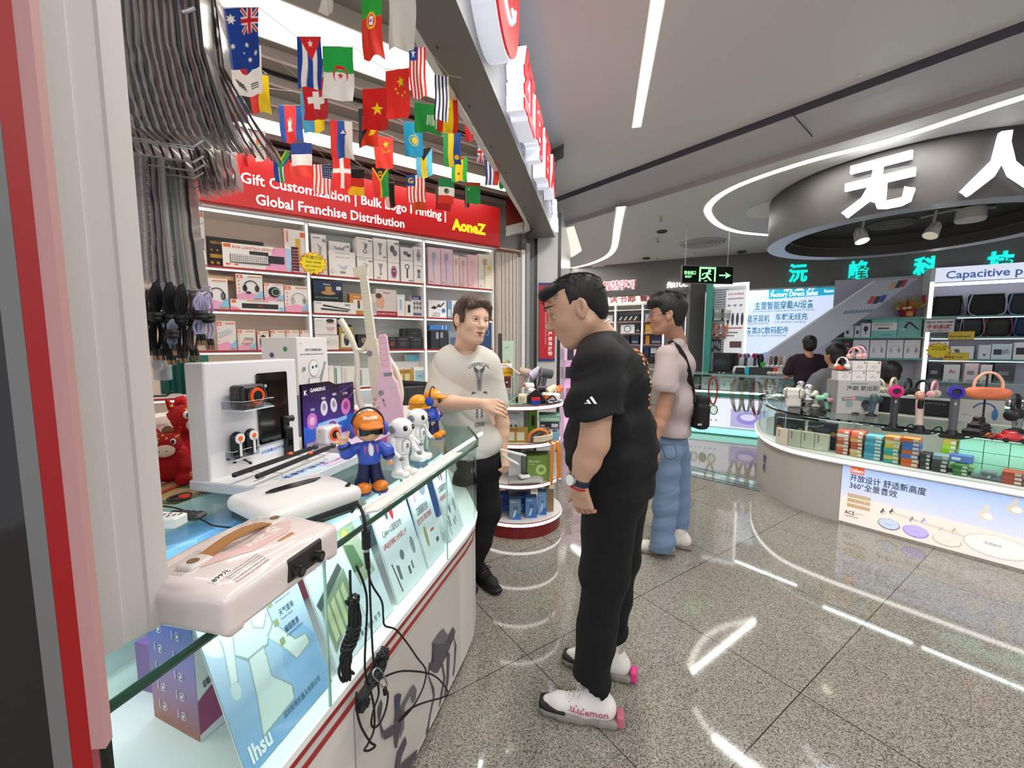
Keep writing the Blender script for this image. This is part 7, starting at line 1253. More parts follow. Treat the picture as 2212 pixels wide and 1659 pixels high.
for px,py,z_,w_,d_,cc,l in((395,1062,.946,.2,.14,'6a7a58','green and orange printed brochure on the inner worktop'),(380,1045,.952,.2,.06,'d9573c','orange red printed strip card below the plush horses'),(425,1065,.951,.09,.09,'a88f6c','brown picture card under the red watch')):
 c=atZ(px,py,z_);m=MB();m.box((-w_/2,-d_/2,0),(w_/2,d_/2,.003),cc);m.box((-w_*.4,-d_*.3,.003),(w_*.1,d_*.3,.0034),'c9b27c');m.box((w_*.15,-d_*.3,.003),(w_*.4,d_*.1,.0034),'8a3c30');tag(m.B('brochure',loc=tp(c),rz=CR+rad(12)),l,'brochure')
c=atZ(388,1078,.955);t=Th('wrist_watch','black watch with red round dial lying on the brochures','watch',tp(c),CR);m=MB();m.tube([(.03*cos(a),.022*sin(a),.006)for a in[2*PI*i/16 for i in rn(16)]],.005,M('1b1b1c'),6,closed=True);m.B('strap',t,smooth=180);m=MB();m.lathe([(.014,0),(.014,.006),(0,.006)],M('c43c2c',.3),20,T=Tr(0,-.02,.008));m.B('dial',t)
m=MB();m.cyl((0,0,0),(.11,.02,0),.005,.005,M('d9d01c',.4),10);m.cyl((.11,.02,0),(.13,.024,0),.005,.003,M('222',.4),10);tag(m.B('marker_pen',loc=tp(atZ(395,1030,.955)),smooth=40),'yellow and black pen lying below the plush horses','pen')
for i in rn(9):
 r_,c_=divmod(i,3);x,zz=LC(365+26*c_,960-34*r_,1.12)
 pbox('storage_box','small white carton in the stack behind the plush horses, %s row %s'%(['bottom','middle','top'][r_],['left','middle','right'][c_]),'box',cw(.86+.105*c_,1.12,.946+.064*r_),.1,.06,.1,[('r',.1,.4,.5,.5,'cfc4bc')],'eee5de','eee5de',rz=CR,group='white cartons behind the plush horses')
 # ======================= hanging stock by the post =======================
clr=M('e0d8d2',.1,alpha=.16);MT=M('b9b9bc',.3,.9)
def wv_pts(P,n=4):
 Q=[]
 for i in rn(len(P)-1):
  for k in rn(n):Q.append(P[i].lerp(P[i+1],k/n))
 return Q+[P[-1]]
od='first second third fourth fifth sixth seventh eighth ninth tenth eleventh twelfth'.split()
def hang_pack(name,label,pix,Y,dw,case,clear_extra=.02,th=.008,group=None,cat='phone case',y_in=(.0,.0)):
 t=Th(name,label,cat,tp(atY(pix[0][0],pix[0][1],Y)),0,group);o=V3(t.location);P=[atY(a,b,Y)-o for a,b in pix];W_=V3((-.30,.95,0))*dw
 m=MB();Q=wv_pts(P[:-1]+[P[-2].lerp(P[-1],.75)]);m.ribbon([tp(q)for q in Q],tp(W_*.86),case,th);m.B('case',t)
 rd=random.Random(int(pix[0][0]*7+pix[-1][1]));m=MB()
 for s in(-1,1):
  off=V3((.0045*s+th*.5*s,0,0));Q=[q+off+V3((rd.uniform(-.002,.002),0,0))for q in wv_pts(P,5)];m.ribbon([tp(q)for q in Q],tp(W_*1.06),clr,.0012)
 m.B('clear_bag',t);return t
cols=['15120f','2e2618','1c1a1a','1a1617','45191e','32191d','3c1c1b','471c22','1e1718','4a1e24','2c181b','191415','352420','431f26']
CM=[M(c,.3,coat=.3)for c in cols]
G1='phone case packs hanging on the upper rods'
for i in rn(12):
 x0=262+i*15.5;hang_pack('phone_case_pack','dark phone case in a clear bag hanging on the upper rods, %s from the post'%od[i],[(x0,-60),(x0+16,120),(x0+30+i*1.5,205+i*2),(x0+48+i*2.2,268+i*3),(x0+58+i*2.4,296+i*2.5)],1.02+.012*i,.085,CM[i],th=.007,group=G1)
for i in rn(8):
 x0=428+i*9;hang_pack('phone_case_pack','slim black phone case fanned outwards beside the Australian flag, %s of the fan'%od[i],[(x0-30,-60),(x0-12,60),(x0,150+i*2),(x0+20+i*5,240+i*3),(x0+36+i*9,300+i*4),(x0+44+i*10,318+i*4)],1.16+.012*i,.08,CM[(i*3+1)%14],th=.006,group='phone case packs fanned beside the flags')
for i in rn(9):
 x0=298+i*19;hang_pack('phone_case_pack','brown phone case in a clear bag behind the white rods, %s from the post'%od[i],[(x0-12,270),(x0-2,310),(x0+10,345),(x0+22+i*.5,385+i*2)],1.28+.01*i,.085,CM[(i*2+3)%14],th=.006,group='phone case packs behind the white rods')
for i in rn(6):
 x0=430+i*15;hang_pack('phone_case_pack','clear bagged case with a pale pointed tip before the red banner, %s in line'%od[i],[(x0-6,320),(x0,355+i*2),(x0+8,395-i*3),(x0+10,418-i*3),(x0+16-i*1.5,428-i*4)],1.34+.012*i,.07,M(['6f5c54','8a7568','5c4a44','9c8a7c','4c4244','6a7a80'][i],.3,coat=.3),th=.004,group='clear bagged cases before the banner')
pat=[('3f5878','c9d4e4'),('b9b6b8','3a3a3c'),('8a8484','5c4a4a'),('2a2e4a','5c6a9a'),('4a4850','777'),('c9c2c8','5a5254'),('5f6c64','8fa898'),('8c9490','c9d0cc'),('b9b0a8','777'),('0f1012','444')]
for i in rn(10):
 x0=298+i*12.5;t=hang_pack('phone_case_pack',['blue dotted','white dotted','grey mauve','navy','charcoal','white with dark dots','grey green','pale grey green','pale beige','black'][i]+' phone case in a clear bag hanging below the white rods',[(x0,338+i*3),(x0+4,420),(x0+12,510),(x0+14+i*1.6,590+i*3),(x0+16+i*1.8,612+i*2)],1.22+.015*i,.08,M(pat[i][0],.3,coat=.3),th=.008,cat='phone case')
 if i in(0,1,5):
  m=MB();o=V3(t.location)
  for k in rn(14):
   for j in(0,1):yy=350+17*k;p=atY(x0+2+(yy-340)*.045+(1.5*j)+3,yy+6*j,1.22+.015*i-.036)-o;m.ell(tp(p),(.0022,.001,.0022),M(pat[i][1],.4),6)
  m.B('dots',t)
for k,yy in en((297,332,352,368,394,414,434,452,478)):
 Y=.53/((742-yy)/900);m=MB();a=atY(262,yy-3,Y);b=atY(418,yy+20*min(1,1.07/Y),Y);c=atY(439,yy+6*min(1,1.07/Y),Y);m.tube([tp(a),tp(b),tp(c)],.0026,MT,8)
 if k==0:m.tube([tp(a-V3((0,0,.006))),tp(b-V3((0,0,.006)))],.0018,MT,6)
 tag(m.B('wire_rod'),'white wire display rod with upturned tip, %s from the top of the ladder of rods'%od[k],'rod')
m=MB()
for x,y0,y1 in((400,18,26),):
 m.tube([tp(atY(395,26,1.0)),tp(atY(404,24,1.0)),tp(atY(421,17,1.0))],.004,MT,8)
tag(m.B('wire_rod'),'short metal rod end poking out between the topmost dark cases','rod')
for k,(yy,Y)in en(((627,1.15),(636,1.17))):
 m=MB();m.tube([tp(atY(262,yy-5,Y)),tp(atY(440,yy+2,Y)),tp(atY(455,yy-8,Y))],.003,M('c3c0d0',.3,.8),8);tag(m.B('wire_rod'),'pale wire rod carrying the looped cables, %s one'%('upper' if k==0 else 'lower'),'rod')
m=MB();m.tube([tp(atY(262,858,1.3)),tp(atY(360,855,1.3)),tp(atY(372,845,1.3))],.003,M('4a4c54',.3,.8),8);tag(m.B('wire_rod'),'dark rod tip under the green packages beside the post','rod')
m=MB();m.tube([tp(atY(262,764,1.37)),tp(atY(432,766,1.37))],.003,MT,6);tag(m.B('wire_rod'),'wire rod hidden behind cables, carrying the green packages','rod')
m=MB();a=atY(261,742,.98);b=atY(261,742,1.9);m.prism([(a[0]-.01,a[1]),(a[0],a[1]),(b[0],b[1]),(b[0]-.01,b[1])],.946,2.9,M('c9c4c0'));tag(m.B('rack_panel'),'white rack panel behind the shutter post holding the wire rods','panel')
def loopcable(label,x,y0,y1,Y,c,n,wrap,tips,seed,group=None,wd=12):
 rd=random.Random(seed);t=Th('looped_cable',label,'cable',tp(atY(x,y0,Y)),0,group);o=V3(t.location);m=MB();g_=lambda a,b,dy=0:tp(atY(a,b,Y+dy)-o)
 ym=(y0+y1)/2
 for k in rn(n):d=(k-(n-1)/2)*wd/n*1.6;e=rd.uniform(-4,4);m.tube([g_(x+d*.4,y0+rd.uniform(0,8),.01*k),g_(x+d*1.5,(y0+ym)/2+e,.01*k-.01),g_(x+d*.55,ym,.01*k),g_(x+d*1.4+e,(y1+ym)/2,.01*k+.01),g_(x+d*.7,y1-rd.uniform(0,12),.008*k)],.0035,c,7,sm=4)
 m.B('cord',t,smooth=180);m=MB();m.tube([g_(x-wd*.75,ym-4),g_(x,ym-3,-.022),g_(x+wd*.75,ym-4)],.008,wrap,8,sm=3);m.tube([g_(x-wd*.7,ym+4),g_(x,ym+5,-.022),g_(x+wd*.7,ym+4)],.008,wrap,8,sm=3);m.B('tie_wrap',t,smooth=180)
 m=MB()
 for k in rn(tips):a=x+(k-(tips-1)/2)*wd*.8+2;m.cyl(g_(a,y1-8,-.01),g_(a+3,y1+6,-.01),.0052,.0052,KB,8);m.cyl(g_(a+3,y1+6,-.01),g_(a+5,y1+16,-.01),.0045,.0045,M('8a6a50',.3,.7),8)
 m.B('plugs',t,smooth=40)
bk=M('0c0c0e',.85,bump=.5,scale=500);ll=M('a9a4c4',.8,bump=.5,scale=500);mx=M('4c3a3c',.85,bump=.6,scale=400,var=.6);gy=M('6f7688',.8,bump=.5,scale=500)
for i,(x,y0,y1,c,n,l,Y)in en(((322,620,742,mx,4,'dark speckled',1.16),(337,606,752,bk,6,'thick black',1.08),(352,612,752,gy,3,'grey',1.19),(366,606,762,bk,6,'thick black',1.1),(380,618,748,mx,4,'brown speckled',1.17),(391,612,758,bk,5,'thick black',1.1),(403,622,742,gy,3,'blue grey',1.2),(416,628,752,mx,4,'red brown speckled',1.17),(432,630,720,ll,5,'pale lilac',1.1),(449,634,730,ll,3,'lilac and black',1.14))):
 loopcable('%s looped cable with plugs hanging from the pale rod, %s from the post'%(l,od[i]),x,y0,y1+10,Y,c,n,KB,2,i,wd=13)
t=loopcable('grey blue looped cable hanging low before the green packages',372,690,752,1.05,gy,4,KB,1,44,wd=10)
for i,(x,y0,y1)in en(((356,800,852),(368,792,850),(384,776,850),(401,772,852),(421,766,852))):
 t=Th('green_package','narrow teal green package with white edge hanging under the cables, %s from the left'%od[i],'package',tp(atY(x-7,y1,1.35+.01*i)),0);m=MB();h_=(atY(x,y0,1.35)-atY(x,y1,1.35))[2];m.box((0,0,0),(.021,.06,h_),M('1f6457',.35));m.B('carton',t);m=MB();m.box((-.003,-.001,0),(0,.06,h_),'cfd8d4');m.B('edge',t)
t=Th('clear_package','clear plastic pack with a pale round gadget hanging beside the post','package',tp(atY(330,822,1.2)));h_=.09;m=MB();m.box((0,0,0),(.045,.02,h_),M('c4c6cc',.15,alpha=.5),ch=.004);m.B('blister',t);m=MB();m.lathe([(.014,0),(.014,.006),(.009,.008),(0,.006)],M('c9cdd6',.3),20,T=Tr(.022,-.002,.045)@R('X',90));m.B('gadget',t)
# ======================= round tiered display island =======================
IC=(.05,3.25);IR=.345;LEDM=M('fff',.5,emit=3);t=Th('display_island','round tiered white display stand with red edges and glowing rims behind the seller','display stand',(IC[0],IC[1],0))
def diskpts(r,n=48,back=.30):return[(r*cos(2*PI*i/n),min(back,r*sin(2*PI*i/n)))for i in rn(n)]
m=MB();m.prism(diskpts(.335),0,.09,M('7c1a1c',.3));m.B('base',t)
for i,(z,r)in en(((.125,.345),(.405,.325),(.705,.325),(.985,.345))):
 m=MB();m.prism(diskpts(r),z-.035,z,M('e6e1dc',.35));m.prism(diskpts(r+.002),z-.008,z-.001,M('9c3230',.4));m.prism(diskpts(r+.002),z-.035,z-.031,M('9c3230',.4));sh=m.B('tier',t);m=MB();m.prism(diskpts(r+.0035),z-.029,z-.010,LEDM);m.B('light_rim',sh)
m=MB();m.prism(diskpts(.347),.986,.992,glassm('dff0ea',.2));m.B('top_glass',t)
m=MB();m.box((-.10,.0,.09),(.10,.29,.95),WHT);m.B('core',t)
def ib(name,label,px0,px1,pyt,zb,Y,d,art,body,cat='box',yaw=0,side=None):
 a=atY(px0,742,Y);b=atY(px1,742,Y);top=atY((px0+px1)/2,pyt,Y)[2];return pbox(name,label,cat,(a[0],Y,zb+.001),b[0]-a[0],max(.02,top-zb),d,art,body,side or body,rz=rad(yaw))
rf=[('e',.5,.42,.3,.3,'8a8c94'),('e',.5,.42,.285,.285,'f4f4f6'),('c',.4,.45,.06,'2a5c70'),('c',.62,.45,.06,'2a5c70'),('c',.12,.6,.08,'b0962c'),('p',[(.2,0),(.8,0),(.7,.14),(.3,.14)],'c9ccd2'),('t','编程教育机器人',.2,.84,.06,'777780')]
ib('robot_carton','white box with a robot face picture on the second island tier',1086,1132,884,.705,3.08,.12,rf,'ecebf0')
ib('product_box','lime green box with black cup picture on the second island tier',1143,1161,884,.705,3.12,.1,[('e',.5,.6,.25,.2,'2c3a22'),('r',.2,.1,.5,.2,'e6f0c8')],'8cc43c')
for i,(x0,x1,yt,c,l,a)in en(((1166,1210,938,'7fb4cc','sky blue flat box at the bottom of the side pile',[('o',.4,.5,.12,.03,0,360,'1c2c34')]),(1172,1196,912,'d9a4ac','pink box in the side pile',[]),(1168,1209,905,'2a2c30','black and white printed box in the side pile',[('t','M3',.05,.3,.5,'e8e8e8'),('r',.6,.2,.95,.8,'d0d0d4')]),(1166,1212,892,'7fb09c','green clear lidded box on top of the side pile',[('r',.05,.2,.95,.6,'b9d4c6')]))):
 zb=(.705,.775,.80,.848)[i];pbox('product_box',l+' on the island','box',(atY(x0,742,3.02)[0],3.02,zb+.001),(x1-x0)/900*3.02,(.066,.022,.044,.05)[i],.14,a,c,c,rz=rad(-3))
ib('display_card','golden card with two pale squares leaning on the second island tier',1087,1142,923,.705,2.965,.006,[('t','抖音评价送礼',.08,.78,.14,'a8402c'),('r',.14,.15,.44,.68,'dcd4bc'),('r',.54,.15,.84,.68,'dcd4bc'),('r',.3,.05,.5,.09,'4a9a44')],'a98a3a','card')
t=Th('sling_bag','orange edged grey sling with cream straps on the second island tier','bag',(atY(1165,742,2.98)[0],2.98,.707));q=SD(.005);q.cap((-.06,0,.03),(.02,0,.085),.03,.026,.02);q.cap((.02,0,.085),(.07,0,.10),.024,.012,.02);sj('pouch',[(q,M('6f6664',.9,bump=.4,scale=200))],t)
m=MB();m.tube([(-.075,-.02,.01),(-.06,-.03,.07),(.0,-.03,.10),(.05,-.03,.085),(.06,-.02,.06)],.012,M('e08a3c',.8),8,sm=4);m.B('orange_edge',t,smooth=180);m=MB()
for i in rn(3):m.tube([(-.04,-.03,.015+.012*i),(.03,-.04,.02+.014*i),(.09,-.02,.035+.012*i),(.08,.03,.05+.012*i),(0,.03,.03+.01*i)],.009,M('d9cdb4',.85),8,sm=4)
m.B('strap',t,smooth=180)
t=Th('orange_strap','orange and cream strap hanging down the right side of the island','strap',(atY(1196,742,3.1)[0],2.99,.71));m=MB();m.ribbon([(-.02,.02,.0),(.025,.0,-.01),(.035,-.01,-.08),(.035,-.01,-.28)],(.03,.02,0),M('e07c1c',.7),.004);m.ribbon([(-.04,.0,.0),(-.015,-.02,-.02),(-.02,-.03,-.15),(-.02,-.03,-.32)],(.022,.01,0),M('d9822c',.7),.004);m.B('straps',t);m=MB();m.box((.015,-.016,-.31),(.055,-.004,-.275),MT,ch=.003);m.B('buckle',t);m=MB();m.box((-.035,-.036,-.345),(-.005,-.024,-.318),'d9cdb4');m.B('buckle',t)
ib('product_box','white box with pale print on the third island tier, left of the green one',1098,1126,977,.405,3.06,.1,[('r',.2,.4,.8,.6,'e0e0e0')],'e9ece8')
ib('product_box','tall clear-white box between the white and green boxes, third island tier',1128,1141,985,.405,3.1,.1,[],'d5dfdb')
ib('product_box','green box with a pale ring picture on the third island tier',1140,1190,985,.405,3.0,.14,[('o',.62,.45,.24,.13,0,360,'c4e08c'),('t','Massager',.06,.75,.12,'e0ecc0'),('r',.06,.66,.36,.68,'c9dca0')],'7fa04c',yaw=4)
ib('product_box','white lidded box at the right back of the third island tier',1185,1205,980,.405,3.12,.1,[],'e3e6e2')
t=Th('knee_massager','folded grey cloth wrap with a white control puck on the third island tier','massager',(atY(1137,742,2.97)[0],2.985,.408));X,Y_=np.meshgrid(np.linspace(-.125,.125,26),np.linspace(-.07,.07,15));Z=.018+.012*np.sin(X*22)*np.cos(Y_*18)-.35*np.maximum(0,np.abs(X)-.10)*1.0-.5*np.maximum(0,-Y_-.045);P=np.stack([X+.04*Y_,Y_,Z+.004],-1);C=np.zeros((14,25,3));C[:]=lin('a3a3a1')[:3];o=grid_obj('wrap',P,C,vcm(.9),t);s=o.modifiers.new('s','SOLIDIFY');s.thickness=.008;s.offset=1
q=SD(.003);q.rbox((-.01,-.01,.045),(.04,.032,.014),.014,.008,R('Z',20));sj('control_puck',[(q,M('ececec',.3))],t);m=MB();m.lathe([(1,0),(1,.002),(0,.003)],M('2a2c30',.2),20,T=Tr(-.005,.002,.0585)@R('Z',20)@Matrix.Diagonal((.026,.015,1,1)));m.B('screen',t)
for i,(x0,x1,yt,Y,c,l)in en(((1066,1098,1068,3.12,'2f4aa8','deep blue'),(1100,1126,1080,2.97,'6f8fa8','grey blue, front left'),(1118,1141,1070,3.1,'2f55b4','royal blue'),(1136,1162,1076,3.0,'5c88c0','mid blue, front middle'),(1164,1183,1063,3.06,'7fb0dc','light blue, right end'),(1060,1080,1085,3.0,'3a2fa0','violet blue, left end'))):
 ib('product_box','%s tall toothbrush box on the bottom island tier'%l,x0,x1,yt,.125,Y,.08,[('p',[(.3,.1),(.5,.5),(.6,.5),(.45,.1)],'e8f0f8'),('o',.55,.58,.16,.06,0,360,'1c2c4c'),('p',[(.2,.0),(1,.0),(1,.35),(.6,.25)],'3c74c4'),('r',.1,.86,.6,.9,'cfdcf0')],c,yaw=(4,-2,3,2,-3,0)[i])
ib('cardboard_box','plain brown cardboard box at the right back of the bottom island tier',1182,1199,1052,.125,3.12,.12,[('r',0,.48,1,.5,'7c6240')],'9c8258')
def ipos(px,Y,z=.993):return(atY(px,742,Y)[0],Y,z)
starcard((atY(1093,742,3.2)[0],3.2,1.24),.045,0,'star_card','small yellow starburst card above the yellow box on the island',[('特价',.03,0)],9)
m=MB();g_=glassm('eef4f4',.3);m.box((-.03,0,0),(.03,.05,.09),g_);m.box((-.032,-.002,.088),(.032,.052,.091),M('e8eeee',.2));tag(m.B('acrylic_stand',loc=ipos(1094,3.15)),'clear acrylic plinth under the maroon box on the island','stand')
pbox('product_box','maroon box with a pale disc on the clear plinth','box',(atY(1084,742,3.15)[0],3.15,1.086),.07,.085,.05,[('e',.5,.5,.28,.3,'3a1216'),('c',.55,.5,.12,'d9c4c4')],'7c2c34','7c2c34',rz=0)
pbox('product_box','bright yellow box with dark printing above the maroon one','box',(atY(1081,742,3.15)[0],3.15,1.173),.095,.06,.05,[('t','SALES OFFERS',.12,.4,.22,'6a4a10')],'f0b41c','f0b41c',rz=0)
pbox('product_box','small white pink box on top of the yellow box','box',(atY(1083,742,3.15)[0],3.15,1.235),.08,.035,.05,[('r',.1,.5,.5,.7,'d9a0a0')],'f2e4e2','f2e4e2',rz=0)
t=Th('acrylic_stand','tall clear acrylic case with a tilted pale lid on the island','stand',ipos(1112,3.1));m=MB();m.box((-.035,0,0),(.035,.06,.2),g_);m.B('case',t);m=MB();m.add([(-.055,-.01,.27),(.035,-.01,.2),(.045,.07,.2),(-.045,.07,.27)],[(0,1,2,3)],M('cfcac4',.25));m.B('lid',t)
def dryer(label,c,rz,body,ring,h=.2,tilt=0,par=None,stand=None,k=1.0):
 t=Th('hair_dryer',label,'hair dryer',tp(c),rz);T=Tr(0,0,h*k)@R('Y',tilt);bm_=M(body,.3);rm=M(ring,.25)
 m=MB();m.T=T;m.cyl((-.045*k,0,0),(.045*k,0,0),.034*k,.036*k,bm_,24);m.B('barrel',t,smooth=40,bevel=.002)
 m=MB();m.T=T@Tr(-.0455*k,0,0)@R('Y',-90);m.lathe([(.014*k,.001),(.018*k,.008*k),(.034*k,.006*k),(.038*k,0),(.034*k,-.006*k),(.014*k,.001)],rm,24);m.lathe([(0,.0005),(.0145*k,.001)],M('111',.4),20);m.B('rear_ring',t,smooth=60)
 m=MB();m.T=T;m.cyl((.0,0,-.02*k),(-.012*k,0,-(h-.02)*k*.88),.017*k,.0145*k,bm_,18);m.ell((.016*k,0,-.07*k),(.003*k,.006*k,.012*k),M('d9d9d9',.3));m.B('handle',t,smooth=40)
 if stand:m=MB();m.lathe([(.055*k,0),(.055*k,.008),(.02*k,.012),(.016*k,.05*k),(0,.05*k)],M(stand,.35),24);m.tube([(-.05*k,0,.01),(-.06*k,0,.1*k),(-.045*k,0,(h-.01)*k)],.009*k,M(stand,.35),10,sm=4);m.B('stand',t,smooth=60)
 return t
dryer('beige hair dryer standing at the back left of the island top',ipos(1135,3.3),rad(-20),'b9a496','a08c7e',.2,15,stand='c9c4be')
dryer('lilac hair dryer tilted upwards at the back of the island top',ipos(1158,3.26),rad(0),'c9c4dc','b0a8cc',.2,-35,stand='dcdce0')
dryer('dark grey hair dryer with thick handle beside the red notice',ipos(1180,3.22),rad(20),'55565a','6c6e72',.19,10,stand='3c3d40',k=1.05)
dryer('small white pink hair dryer before the beige one',ipos(1142,3.16),rad(30),'ece2e0','e0b9b4',.13,5,stand='efefef',k=.8)
dryer('small white and gold hair dryer lying low in the dryer group',ipos(1152,3.1),rad(160),'e9e6e4','c9a468',.10,-10,stand='efefef',k=.7)
dryer('small black nozzle dryer at the right of the dryer group',ipos(1170,3.12),rad(190),'232228','4a4a6c',.13,0,stand='222',k=.7)
dryer('cream massage gun shaped dryer near the right rim',ipos(1192,3.08),rad(200),'d9ccb4','e6dcc8',.11,25,stand='ccc',k=.8)
dryer('orange massage gun shaped dryer at the right rim',ipos(1207,3.1),rad(60),'d9702c','e08a4a',.11,-20,stand='ccc',k=.75)
t=Th('instant_camera','small cream camera with neck cord near the front rim','camera',ipos(1129,2.965),rad(-15));m=MB();m.box((-.03,-.018,0),(.03,.018,.07),M('e3d8bf',.35),ch=.008);m.B('body',t);m=MB();m.cyl((0,-.018,.04),(0,-.03,.04),.016,.014,M('c9bda4',.3),16);m.B('lens',t);m=MB();m.tube([(-.03,0,.06),(-.08,-.02,.02),(-.11,-.04,.004),(-.06,-.06,.004),(.01,-.05,.004)],.0025,M('d9cfb8',.7),6,sm=4);m.B('cord',t,smooth=180)
t=Th('black_camera','small black camera lying behind the cream one','camera',ipos(1125,3.06),rad(10));m=MB();m.box((-.04,-.02,0),(.04,.02,.045),M('26262a',.4),ch=.006);m.box((-.012,-.015,.045),(.012,.015,.058),'1c1c1e');m.B('body',t);m=MB();m.cyl((0,-.02,.022),(0,-.05,.022),.018,.016,M('141416',.2),16);m.B('lens',t)
t=Th('black_box','black house shaped pack near the front rim of the island','package',ipos(1158,3.0),rad(-12));m=MB();m.prism([(-.06,0),(.06,0),(.06,.05),(.0,.10),(-.06,.05)],-.03,.03,M('17171a',.3),T=FRONT);m.B('carton',t);m=MB();m.box((-.03,-.0315,.015),(.03,-.030,.03),'3a3a40');m.B('print',t)
m=MB();m.box((-.03,-.02,0),(.03,.02,.03),'2338a0');m.box((-.03,-.02,.03),(.03,.02,.048),'c8242c');tag(m.B('gift_box',loc=ipos(1158,2.925),rz=rad(5)),'tiny box with blue base and red lid at the front rim','box')
t=Th('shoe_pack','white, orange and black wrapped gadget pack at the right of the island top','package',ipos(1190,3.03),rad(-25));q=SD(.004);q.rbox((0,0,.035),(.07,.035,.035),.02,.02);sj('pack',[(q,M('e9e6e2',.35))],t);m=MB();m.box((-.035,-.0365,.03),(.02,-.034,.055),'ee7a3c');m.tube([(-.06,-.037,.06),(-.02,-.038,.02),(.03,-.038,.055),(.06,-.036,.02)],.005,M('1c1c1e'),6,sm=3);m.B('straps',t)
for i in rn(3):
 m=MB();m.tube([(.028*cos(a),.028*sin(a),.01)for a in[2*PI*k/18 for k in rn(18)]],.006,M(['1c1c1e','c9c4dc','3a3a3e'][i],.4),8,closed=True);m.ell((.028,0,.012),(.018,.014,.012),M(['1c1c1e','b9b4d4','3a3a3e'][i],.4));tag(m.B('earphones',loc=ipos(1185+9*i,2.99-.015*i),rz=i,smooth=180),['black','lilac','dark grey'][i]+' earphone loop lying at the right front rim','earphones')
pbox('leaflet','tall narrow pale green leaflet stand behind the island left side','leaflet',tp(atY(1085,815,3.9)),.11,.34,.01,[('e',.5,.4,.2,.08,'7fa090'),('r',.2,.8,.6,.84,'8fb0a0'),('r',-.35,0,0,1.2,'3c3a38')],'b9ccb8',rz=0)
# ======================= right side: round booth counter, ring sign, far shops =======================
OUT0=[(3.35,5.12),(2.95,4.87),(2.72,4.52),(2.56,4.2),(2.46,3.9),(2.43,3.65),(2.46,3.49),(2.54,3.34),(2.62,3.22)]
def cr(P,n):
 Q=[]
 for i in rn(len(P)-1):
  p0=V3(P[max(i-1,0)]+(0,));p1=V3(P[i]+(0,));p2=V3(P[i+1]+(0,));p3=V3(P[min(i+2,len(P)-1)]+(0,))
  for k in rn(n):u=k/n;q=.5*((2*p1)+(p2-p0)*u+(2*p0-5*p1+4*p2-p3)*u*u+(3*p1-p0-3*p2+p3)*u**3);Q.append((q[0],q[1]))
 return Q+[P[-1]]
RO=cr(OUT0,4)+[(3.20,2.48),(4.30,1.08)]
def off(P,d):
 Q=[]
 for i in rn(len(P)):a=P[max(i-1,0)];b=P[min(i+1,len(P)-1)];t_=V3((b[0]-a[0],b[1]-a[1])).normalized();Q.append((P[i][0]+t_[1]*d,P[i][1]-t_[0]*d))
 return Q
def closed(P,inner):I_=off(P,inner);return P+I_[::-1]
sg=-1
t=Th('booth_counter','curved white booth counter with glass showcase and glowing rim at the right','counter',(2.62,3.22,0));LT=Tr(-2.62,-3.22,0)
def strp(P,z0,z1,mat,mb):
 for a,b in zip(P[:-1],P[1:]):mb.add([(a[0],a[1],z0),(b[0],b[1],z0),(b[0],b[1],z1),(a[0],a[1],z1)],[(0,1,2,3)],mat,LT)
m=MB();cc=closed(RO,-.62);m.add([(x,y,.47)for x,y in cc],[tp(rn(len(cc)))],'c9c5be',LT);strp(RO,0,.47,M('b9b4ac'),m);strp(off(RO,-.62),0,.83,M('d9d4cc'),m);m.B('base_panel',t)
m=MB();o1=off(RO,.03);strp(o1,.475,.525,M('cfcdc8',.4),m)
for P,z in((closed(off(RO,.03),-.1),.475),(closed(off(RO,.03),-.65),.525)):m.add([(x,y,z)for x,y in P],[tp(rn(len(P)))],M('d4d2cc',.4),LT)
m.B('ledge',t);m=MB();strp(off(RO,.034),.487,.512,M('fff',.5,emit=3.2),m);m.B('light_rim',t)
m=MB();strp(off(RO,-.004),.526,.812,glassm('e6f4f0',.1),m);m.B('front_glass',t)
m=MB();P=closed(off(RO,.01),-.6);vs=[(x,y,.826)for x,y in P];m.add(vs,[tp(rn(len(P)))],glassm('cfe0dc',.3),LT);m.B('top_glass',t)
m=MB();strp(off(RO,.012),.808,.827,M('10201c',.1),m);m.B('glass_edge',t)
m=MB();P=off(RO,-.06);strp(P,.795,.803,M('fff',.5,emit=2.5),m);m.B('light_strip',t)
for x in(8,20,33):m=MB();a=RO[x]if x<len(RO)else RO[-2];m.cyl((a[0]-2.62,a[1]-3.22,.526),(a[0]-2.62,a[1]-3.22,.81),.003,.003,M('9cc4b8',.2),6);m.B('glass_joint',t)
e_=V3((.617,-.787,0));ni=V3((.787,.617,0));RZ2=math.atan2(-.787,.617);B0=V3((2.62,3.22,0))
def bp(s,d,z=0):return B0+e_*s+ni*d+V3((0,0,z))
def sB(px,z,d=.15):p=onP(px,742+(EYE-z)*300,tp(bp(0,d))[:2],141.9);return(p-bp(0,d)).dot(e_)
for s0,pw in((.2,1.1),(.8,.9),(-.6,1.0)):area('case_lamp',tp(bp(s0,.07 if s0>0 else.25,.79)),(0,0,RZ2),.55,.03,pw,(.95,.98,1))
